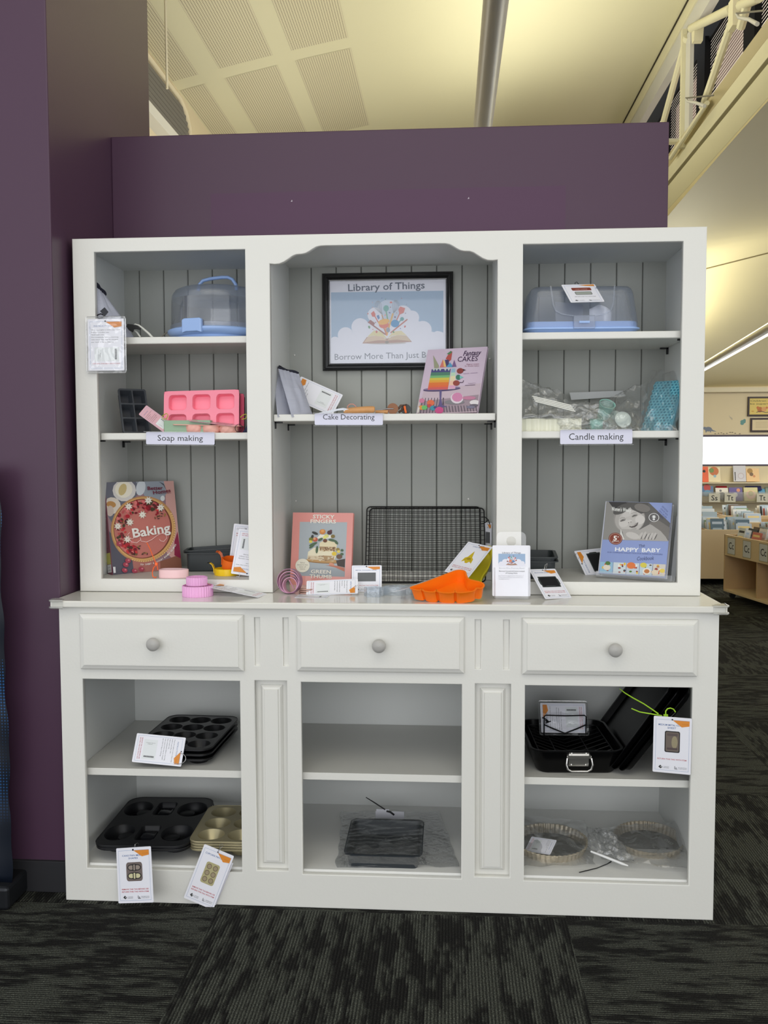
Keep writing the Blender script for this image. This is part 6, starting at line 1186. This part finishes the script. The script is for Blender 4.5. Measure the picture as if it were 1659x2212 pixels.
card('hang_tag', 'white tag picturing a metal cookie sheet, hanging in the right lower bay', sheet(bl, br, tl), front(('MEDIUM METAL COOKIE', 'SHEET'), p_pan, ('RETURN THIS TAG WITH ITEM',)), w=.1035)
# ================= bottom right: tart tins in bags =================
TT = mat('champagne_metal', (204, 193, 172), .32, .45); TF = mat('dark_pan_floor', (120, 118, 112), .4, .4)
def tart(lab, x, y, r, tilt):
    t = thing('tart_tin', lab, 'tart tin', T(x, y, .1080) @ RX(tilt)); n = 46; k = 6
    rg = lambda rr, z, a=.016: [((rr*(1+a*cos(2*pi*i/k)))*cos(2*pi*i/(n*k)), (rr*(1+a*cos(2*pi*i/k)))*sin(2*pi*i/(n*k)), z) for i in range(n*k)]
    mb = MB(); mb.loft([rg(r*.93, 0), rg(r, .027), rg(r+.003, .027), rg(r+.003, .0285), rg(r-.0005, .0285), rg(r*.925, .0015)], TT, False, False); mb.build('fluted_rim', t, smooth=50)
    mb = MB(); mb.prism(circ(0, 0, r*.93, 60), .0002, .0015, TF); mb.ft('OXO', .062, .02, .012, ink(230, 230, 228), 'c', .036, .01, 0, -1.1); mb.v[-1] = mb.v[-1]
    for i in range(len(mb.v)):
        if i >= 120: mb.v[i] = mb.v[i]+V((0, 0, .0016))
    mb.build('base_disc', t)
c1 = atz(1186, 1830, .11); c2 = atz(1402, 1826, .11)
tart('left fluted round tart tin in a clear bag on the bottom right deck', c1.x+.004, c1.y, .112, 2.); tart('right fluted round tart tin in a clear bag on the bottom right deck', c2.x, c2.y+.006, .104, 4.)
bl = atz(1133, 1838, .120); br = atz(1196, 1848, .130); tl = atz(1133, 1795, .150)
card('hang_tag', 'white tag lying inside the bag of the left tart tin', (axes(bl, br-bl, tl-bl), .085, .06), instr(False, False), rot=90)
def flat(z, q): return [atz(x_, y_, z+dz) for x_, y_, dz in q]
film('clear_bag', 'clear bag around the left fluted tart tin', flat(.118, ((1120, 1762, .03), (1262, 1772, .02), (1288, 1868, .0), (1118, 1872, .0))), .012, seed=21, amp=.012)
film('clear_bag', 'crumpled clear bag around the right fluted tart tin', flat(.118, ((1285, 1790, .04), (1476, 1775, .04), (1492, 1878, .005), (1300, 1858, .01))), .016, seed=24, amp=.020)
film('clear_bag', 'milky crumpled end of the bag between the two tart tins', flat(.118, ((1266, 1785, .055), (1325, 1800, .045), (1372, 1862, .02), (1272, 1838, .03))), .012, m=FILM2, seed=27, amp=.020)
mb = MB(); mb.tube([atz(1276, 1839, .150), atz(1310, 1852, .140), atz(1345, 1866, .130), atz(1357, 1870, .128)], [.003, .004, .004, .002], mat('white_film_roll', (232, 232, 232), .2), 8); o = mb.build('rolled_film', smooth=60); tag(o, 'tightly rolled white bag edge between the two tart tins', 'roll')
mb = MB(); mb.tube([atz(*q, .1105) for q in ((1251, 1884.5), (1270, 1880), (1290, 1875), (1312, 1866), (1320, 1861))], [.0012, .0014, .0012, .0012, .002], WK, 6); o = mb.build('cable_tie', smooth=60); tag(o, 'thin black cable tie lying on the bottom right deck before the tart tins', 'cable tie')
# ================= bottom centre: bagged tin =================
zt = .160; a = atz(743, 1840, zt); b = atz(914, 1843, zt); c = atz(763, 1762, zt); w = (b-a).length; h = min((c-a).length, .245); M = axes(a, b-a, c-a)
yb_ = M @ V((w/2, h/2, 0)); t = tin('baking_tin', 'dark rectangular baking tin wrapped in clear film on the bottom centre deck', 'baking tin', T(yb_.x, yb_.y, .1078) @ RX(3) @ RZ(0), w*1.0, h, .050, mat('slate_nonstick', (52, 58, 64), .4, .2), flare=.014, lip=.008, r=.018)
mb = MB(); mb.grid(lambda u, v: ((u-.5)*(w-.004), (v-.5)*(h-.004), .0515+.0035*(1-abs(noise.noise(V((u*2+v*2, v*9-u*2, 2))))*2.4)*(4*u*(1-u))**.3), 50, 40, clear('stretched_film', fac=.02, rough=.14, haze=.03, bump=1.4, bscale=14)); mb.build('film_cover', t, smooth=80)
mb = MB(); mb.grid(lambda u, v: ((u-.5)*(w-.02+.012*v), -h/2+.016-.016*v, .008+.042*v+.0), 20, 6, clear('stretched_film')); mb.build('film_front', t, smooth=80)
film('clear_bag', 'flat clear bag spread under the dark baking tin on the centre deck', flat(.111, ((738, 1752, .0), (948, 1752, .002), (992, 1872, .0), (728, 1874, .0))), .003, m=FILM2, seed=31, amp=.004)
mb = MB(); mb.tube([at(790.4, 1722.3, .03), at(810, 1734.5, .02), at(832, 1749, .015)], [.0012, .0018, .0020], WK, 6); mb.tube([at(835, 1752, .012), at(843, 1754, .01), at(851, 1760, .0)], .0030, WK, 6); o = mb.build('cable_tie', smooth=60); tag(o, 'black cable tie sticking up behind the wrapped baking tin', 'cable tie')
p = atz(840, 1762, .14); mb = MB(); mb.box(p.x-.045, p.x+.05, p.y+.01, p.y+.014, .1115, .150, PAPER); mb.box(p.x-.042, p.x-.0, p.y+.008, p.y+.01, .14, .158, PAPER); o = mb.build('folded_card'); tag(o, 'white folded card standing behind the wrapped baking tin', 'card')
# ================= children area beyond the dresser =================
PLY = mat('birch_plywood', (204, 172, 128), .5, var=.08, bscale=14); PLI = mat('birch_plywood_edge', (222, 198, 158), .5); rn = random.Random(23)
BC = [((236, 238, 240), .3), ((214, 224, 236), .3), ((190, 206, 226), .3), ((224, 216, 200), .3), ((96, 120, 140), .4), ((60, 64, 72), .4), ((206, 120, 110), .4), ((128, 160, 130), .4), ((236, 214, 150), .4), ((110, 90, 80), .4), ((80, 140, 176), .4), ((170, 190, 206), .3)]
def picbook(x, y, z, w, h, tilt, yaw, k, lab, grp):
    c = BC[k % len(BC)]; mb = MB(); th = rn.uniform(.006, .014)
    mb.box(-w/2, w/2, -th, 0, 0, h, mat('picture_book_%d' % (k % len(BC)), c[0], .3, coat=.3)); mb.box(-w/2+.003, w/2-.003, -th+.0015, -.0015, h-.001, h+.0008, PG)
    mb.z = 0; mb.M = Matrix(((1, 0, 0, 0), (0, 0, -1, -th), (0, 1, 0, 0), (0, 0, 0, 1))); c2 = BC[(k*5+3) % len(BC)][0]; mb.fp(rrect(0, h*.45, w*.7, h*.5, .01), ink(*c2)); mb.fe(w*.1, h*.5, w*.2, ink(*BC[(k*7+1) % len(BC)][0])); mb.fr(-w*.38, h*.82, w*.38, h*.9, ink(*BC[(k*3+2) % len(BC)][0]))
    o = mb.build('picture_book', M=T(x, y, z) @ RZ(yaw) @ RX(-tilt)); tag(o, lab, 'book', grp); return o
def bin_(lab, M, w, d, h, cols, sign, zl, n, grp, lh=.17):
    t = thing('book_bin', lab, 'book bin', M)
    mb = MB(); mb.box(0, .018, 0, d, .06, h, PLY); mb.build('side_panel', t, bevel=.002); mb = MB(); mb.box(w-.018, w, 0, d, .06, h, PLY); mb.build('side_panel', t, bevel=.002)
    mb = MB(); mb.box(0, w, 0, .018, h-lh, h, PLI); mb.build('front_panel', t, bevel=.002); mb = MB(); mb.box(.018, w-.018, d-.018, d, .08, h, PLY); mb.build('back_panel', t)
    mb = MB(); mb.box(0, w, 0, d, .06, .08, PLI); mb.build('bottom_shelf', t, bevel=.002); mb = MB(); mb.box(.018, w-.018, .018, d-.018, zl, zl+.012, PLY); mb.build('tray_floor', t)
    for i in range(1, cols): 
        mb = MB(); mb.box(w*i/cols-.009, w*i/cols+.009, .018, d-.018, .08, h-.002, PLY); mb.build('divider', t)
    for x, y in ((.06, .06), (w-.06, .06), (.06, d-.06), (w-.06, d-.06)):
        mb = MB(T(x, y, .027) @ RY(90)); mb.lathe([(.0001, -.012), (.026, -.012), (.026, .012), (.0001, .012)], mat('castor_black', (18, 18, 18), .5), 18); mb.box(-.03, -.02, -.012, .012, -.02, .02, mat('castor_black', (18, 18, 18))); mb.build('castor', t, smooth=40)
    if sign:
        for i in range(2*cols if sign == 2 else cols):
            cx_ = w*(i+.5)/(2*cols if sign == 2 else cols); mb = MB(T(cx_, -.001, h-lh/2) @ RX(90)); mb.prism(rrect(0, 0, .135, .145, .004), .0, .002, mat('letter_card', (214, 218, 222), .3)); mb.z = .0022; mb.frame(-.074, -.077, .074, .077, .006, ink(176, 168, 140)); mb.ft('Cc', 0, -.028, .062, ink(50, 54, 60), w=.095, bold=.01)
            for sx in (-.066, .066):
                for sy in (-.07, .07): mb.lathe([(.003, .002), (.003, .004), (.0001, .005)], mat('screw_head', (190, 188, 184)), 8, sx, sy)
            mb.build('letter_sign', t)
    tl_ = 14
    for c_ in range(cols):
        nx = 2
        for q in range(nx):
            for i in range(n):
                lx = w*c_/cols+(w/cols)*(q+.5)/nx+rn.uniform(-.012, .012); ly = .05+(d-.11)*i/n; p = M @ V((lx, ly, zl+.013)); k = rn.randrange(12) if rn.random() > .62 else rn.choice((0, 1, 2, 11, 0))
                ya = math.degrees(math.atan2(M[1][0], M[0][0])); picbook(p.x, p.y, p.z, rn.uniform(.13, .17), h-zl+rn.uniform(.04, .105), tl_+rn.uniform(-.5, .5), ya+rn.uniform(-2, 2), k, grp[0], grp[1])
    return t
# near bin: front face runs from (1560,1155) to the right edge
a = atz(1562, 1290, 0); b = atz(1700, 1336, 0); d = b-a; an = math.degrees(math.atan2(d.y, d.x))
bin_('pale plywood book bin with Cc letter signs at the right edge of the photo', Matrix.Translation(a) @ RZ(an), 1.16, .62, .585, 2, 2, .40, 10, ('picture book standing in the plywood bin with Cc signs', 'picture books in the bin with Cc signs'), .19)
c = atz(1440, 1268, 0); bin_('plain plywood book bin beyond the right side of the dresser', T(3.25, 6.75, 0), 1.02, .62, .56, 2, 0, .34, 17, ('picture book standing in the plain plywood bin beside the dresser', 'picture books in the plain bin'), .48)
bin_('plywood book bin behind the one with Cc signs', T(4.42, 6.8, 0), 1.02, .62, .50, 2, 0, .32, 16, ('picture book standing in the bin behind the one with Cc signs', 'picture books in the bin behind the Cc bin'), .2)
bin_('farther plywood book bin below the lettered wall shelf', T(3.6, 8.3, 0), 1.6, .62, .60, 2, 0, .40, 13, ('picture book standing in the farthest bin under the lettered shelf', 'picture books in the farthest bin'), .2)
bin_('plywood book bin just behind the plain one beside the dresser', T(3.3, 7.5, 0), 1.9, .62, .58, 2, 0, .40, 14, ('picture book standing in the second bin behind the plain bin', 'picture books in the second far bin'), .2)
# wall shelves under the window
t = thing('display_shelf', 'cream wall shelf unit with lettered ledges under the low window', 'shelf', T(3.6, YF-.3, 0)); CS = mat('cream_shelf', (226, 214, 182), .5)
mb = MB(); mb.box(0, 3.4, .26, .29, .3, 1.15, CS); mb.build('back_panel', t)
SHL = [(1.155, .0), (.925, .10), (.66, .02)]
mb = MB(); mb.box(0, 3.4, .14, .27, .915, .93, mat('cream_trim', (238, 228, 200))); mb.build('upper_ledge', t); mb = MB(); mb.box(0, 3.4, .10, .27, .655, .67, CS); mb.build('lower_ledge', t); mb = MB(); mb.box(0, 3.4, .09, .10, .66, .80, clear('ledge_acrylic', fac=.06, rough=.05, haze=.25, hz=(200, 196, 176))); mb.build('clear_front_strip', t)
for x, s in ((4.78, 'Ss'), (4.94+.05, 'Tt'), (5.42, 'Tt')):
    mb = MB(T(x-3.6-.0, .085, .72) @ RX(90)); mb.prism(rrect(0, 0, .15, .12, .004), 0, .002, mat('letter_strip', (206, 204, 190), .4)); mb.z = .0024; mb.ft(s, 0, -.035, .07, ink(40, 40, 44), w=.085, bold=.01); mb.build('letter_sign', t)
def wallbook(px0, px1, py0, py1, y, c, lab, art=None, th=.012):
    a = at(px0, py1, y); b = at(px1, py1, y); tl = at(px0, py0, y+.05); M = axes(a, b-a, tl-a); w, h = (b-a).length, (tl-a).length
    mb = MB(); mb.box(0, w, 0, h, -th, 0, mat('wall_book_%d_%d_%d' % c, c, .35)); mb.z = 1e-4
    if art: art(mb, w, h)
    o = mb.build('picture_book', M=M); tag(o, lab, 'book')
Y1 = YF-.13; fe = lambda *a: (lambda mb, w, h: [mb.fe(x*w, y*h, r*w, ink(*c)) for x, y, r, c in a])
wallbook(1518, 1531, 1008, 1041, Y1, (240, 96, 40), 'bright orange picture book at the left of the upper wall ledge', fe((.3, .7, .25, (30, 30, 30))))
wallbook(1530, 1557, 1010, 1041, Y1, (236, 222, 184), 'cream picture book with an orange tree beside the bright orange book', fe((.5, .75, .38, (206, 120, 70)), (.3, .8, .2, (120, 150, 80)), (.55, .4, .12, (150, 190, 210))))
wallbook(1585, 1612, 1006, 1040, Y1, (206, 206, 216), 'grey white picture book with a black spine strip on the upper wall ledge', lambda mb, w, h: (mb.fr(.1*w, .05*h, .17*w, .6*h, BLK), mb.fe(.6*w, .35*h, .25*w, ink(190, 176, 186)), mb.fe(.6*w, .35*h, .2*w, ink(214, 212, 222))))
wallbook(1613, 1641, 1012, 1040, Y1, (232, 190, 130), 'tan picture book on the upper wall ledge near the right edge', fe((.3, .8, .22, (170, 130, 60)), (.4, .55, .15, (120, 90, 60)), (.6, .4, .1, (210, 140, 90))))
Y2 = YF-.18
for i, (x0, x1, y0, y1, c, lab, art) in enumerate(((1516, 1542, 1050, 1072, (70, 110, 160), 'blue and red picture book above the Ss letter', fe((.5, .85, .3, (190, 70, 70)), (.5, .3, .3, (96, 150, 190)))), (1547, 1574, 1054, 1074, (232, 228, 220), 'white picture book with a dark half circle above the first Tt letter', fe((.5, .1, .35, (60, 60, 64)), (.4, .7, .1, (120, 120, 130)))), (1549, 1572, 1050, 1058, (176, 50, 60), 'dark red picture book behind the white one on the lettered ledge', None), (1576, 1605, 1053, 1082, (84, 66, 150), 'purple picture book with a pale bird on the lettered ledge', fe((.45, .45, .18, (226, 226, 236)), (.7, .8, .14, (226, 150, 120)))), (1608, 1638, 1053, 1082, (214, 206, 150), 'pale green and pink picture book right of the purple one', fe((.5, .45, .34, (236, 190, 170)), (.5, .55, .2, (190, 180, 120)))), (1612, 1646, 1050, 1058, (60, 60, 110), 'dark blue picture book standing behind the pale green one', None), (1640, 1654, 1056, 1070, (90, 160, 200), 'small light blue picture book near the right edge of the lettered ledge', None), (1655, 1676, 1052, 1072, (110, 130, 110), 'grey green picture book at the very right of the lettered ledge', None))): wallbook(x0, x1, y0, y1, Y2+(.05 if art is None else 0), c, lab, art)
# posters and stickers on the end wall
def sign(px0, py0, px1, py1, lab, art, paper, cat='picture'):
    a = at(px0, py1, YF-.02); b = at(px1, py1, YF-.02); w = b.x-a.x; h = at(px0, py0, YF-.02).z-a.z; M = axes(a, V((1, 0, 0)), V((0, 0, 1))); t = thing('framed_'+cat, lab, cat, M)
    mb = MB(); mb.loft([[(i, i, z), (w-i, i, z), (w-i, h-i, z), (i, h-i, z)] for i, z in ((0, -.018), (0, .004), (.022, .004), (.022, -.004))], mat('dark_brown_frame', (50, 30, 30), .4), True, False); mb.build('frame', t)
    mb = MB(T(.022, .022, -.003)); mb.box(0, w-.044, 0, h-.044, -.002, 0, paper); art(mb, w-.044, h-.044); mb.build('print', t)
def a1(mb, w, h):
    mb.ft('Children must', .5*w, .80*h, .085*h, ink(90, 90, 40), w=.94*w, bold=.015); mb.ft('be supervised', .5*w, .62*h, .085*h, ink(90, 90, 40), w=.94*w, bold=.015)
    mb.fe(.38*w, .3*h, .10*w, ink(196, 120, 60)); mb.fe(.52*w, .32*h, .09*w, ink(226, 170, 110)); mb.fe(.30*w, .42*h, .05*w, ink(206, 120, 60)); mb.fe(.62*w, .42*h, .04*w, ink(210, 130, 70)); mb.fl([(.25*w, .14*h), (.4*w, .2*h), (.6*w, .12*h), (.8*w, .2*h)], .02*w, ink(40, 40, 60)); mb.fe(.12*w, .2*h, .05*w, ink(206, 150, 60), .03*h)
sign(1615, 857, 1683, 899, 'brown framed yellow sign reading Children must be supervised on the far wall', a1, mat('yellow_poster', (232, 208, 120), .5), 'sign')
def a2(mb, w, h):
    for i in range(6): mb.fr(.12*w, (.78-.11*i)*h, (.88-.1*(i % 3))*w, (.80-.11*i)*h, ink(170, 150, 120))
sign(1621, 903, 1690, 933, 'smaller brown framed notice below the Children must be supervised sign', a2, mat('cream_notice', (230, 214, 176), .5), 'notice')
def sticker(pts, c, lab, nm, cat):
    mb = MB(Matrix(((1, 0, 0, 0), (0, 0, -1, YF-.001), (0, 1, 0, 0), (0, 0, 0, 1))))
    for q in pts:
        P3 = [at(x, y, YF) for x, y in q]; mb.fp([(p.x, p.z) for p in P3], mat('sticker_%d_%d_%d' % c, c, .6), 5e-4)
    o = mb.build(nm); tag(o, lab, cat)
el = lambda cx_, cy_, rx, ry, n=12: [(cx_+rx*cos(2*pi*i/n), cy_+ry*sin(2*pi*i/n)) for i in range(n)]
sticker([el(1530, 927, 8, 5), [(1534, 923), (1540, 929), (1548, 932), (1540, 932), (1533, 930)], [(1524, 928), (1527, 928), (1526, 934), (1524, 934)], [(1533, 928), (1536, 928), (1536, 934), (1534, 934)], el(1522, 925, 4, 3)], (130, 140, 160), 'grey blue dinosaur sticker just right of the dresser on the far wall', 'wall_sticker', 'sticker')
sticker([el(1605, 911, 6, 4), el(1603, 915, 4, 3), el(1608, 908, 3, 3)], (110, 160, 160), 'teal plant shaped sticker left of the framed notices', 'wall_sticker', 'sticker')
sticker([[(1574, 896), (1577, 900), (1582, 903), (1582, 908), (1577, 903)]], (200, 190, 170), 'faint grey sticker above the teal plant sticker', 'wall_sticker', 'sticker')
sticker([el(x, y, 2.2, 1, 8) for x, y in ((1545, 937), (1552, 936), (1558, 935), (1563, 937), (1570, 936), (1577, 934), (1582, 934), (1588, 936), (1598, 937))], (150, 140, 120), 'row of small footprint stickers just above the low window', 'wall_sticker', 'sticker')
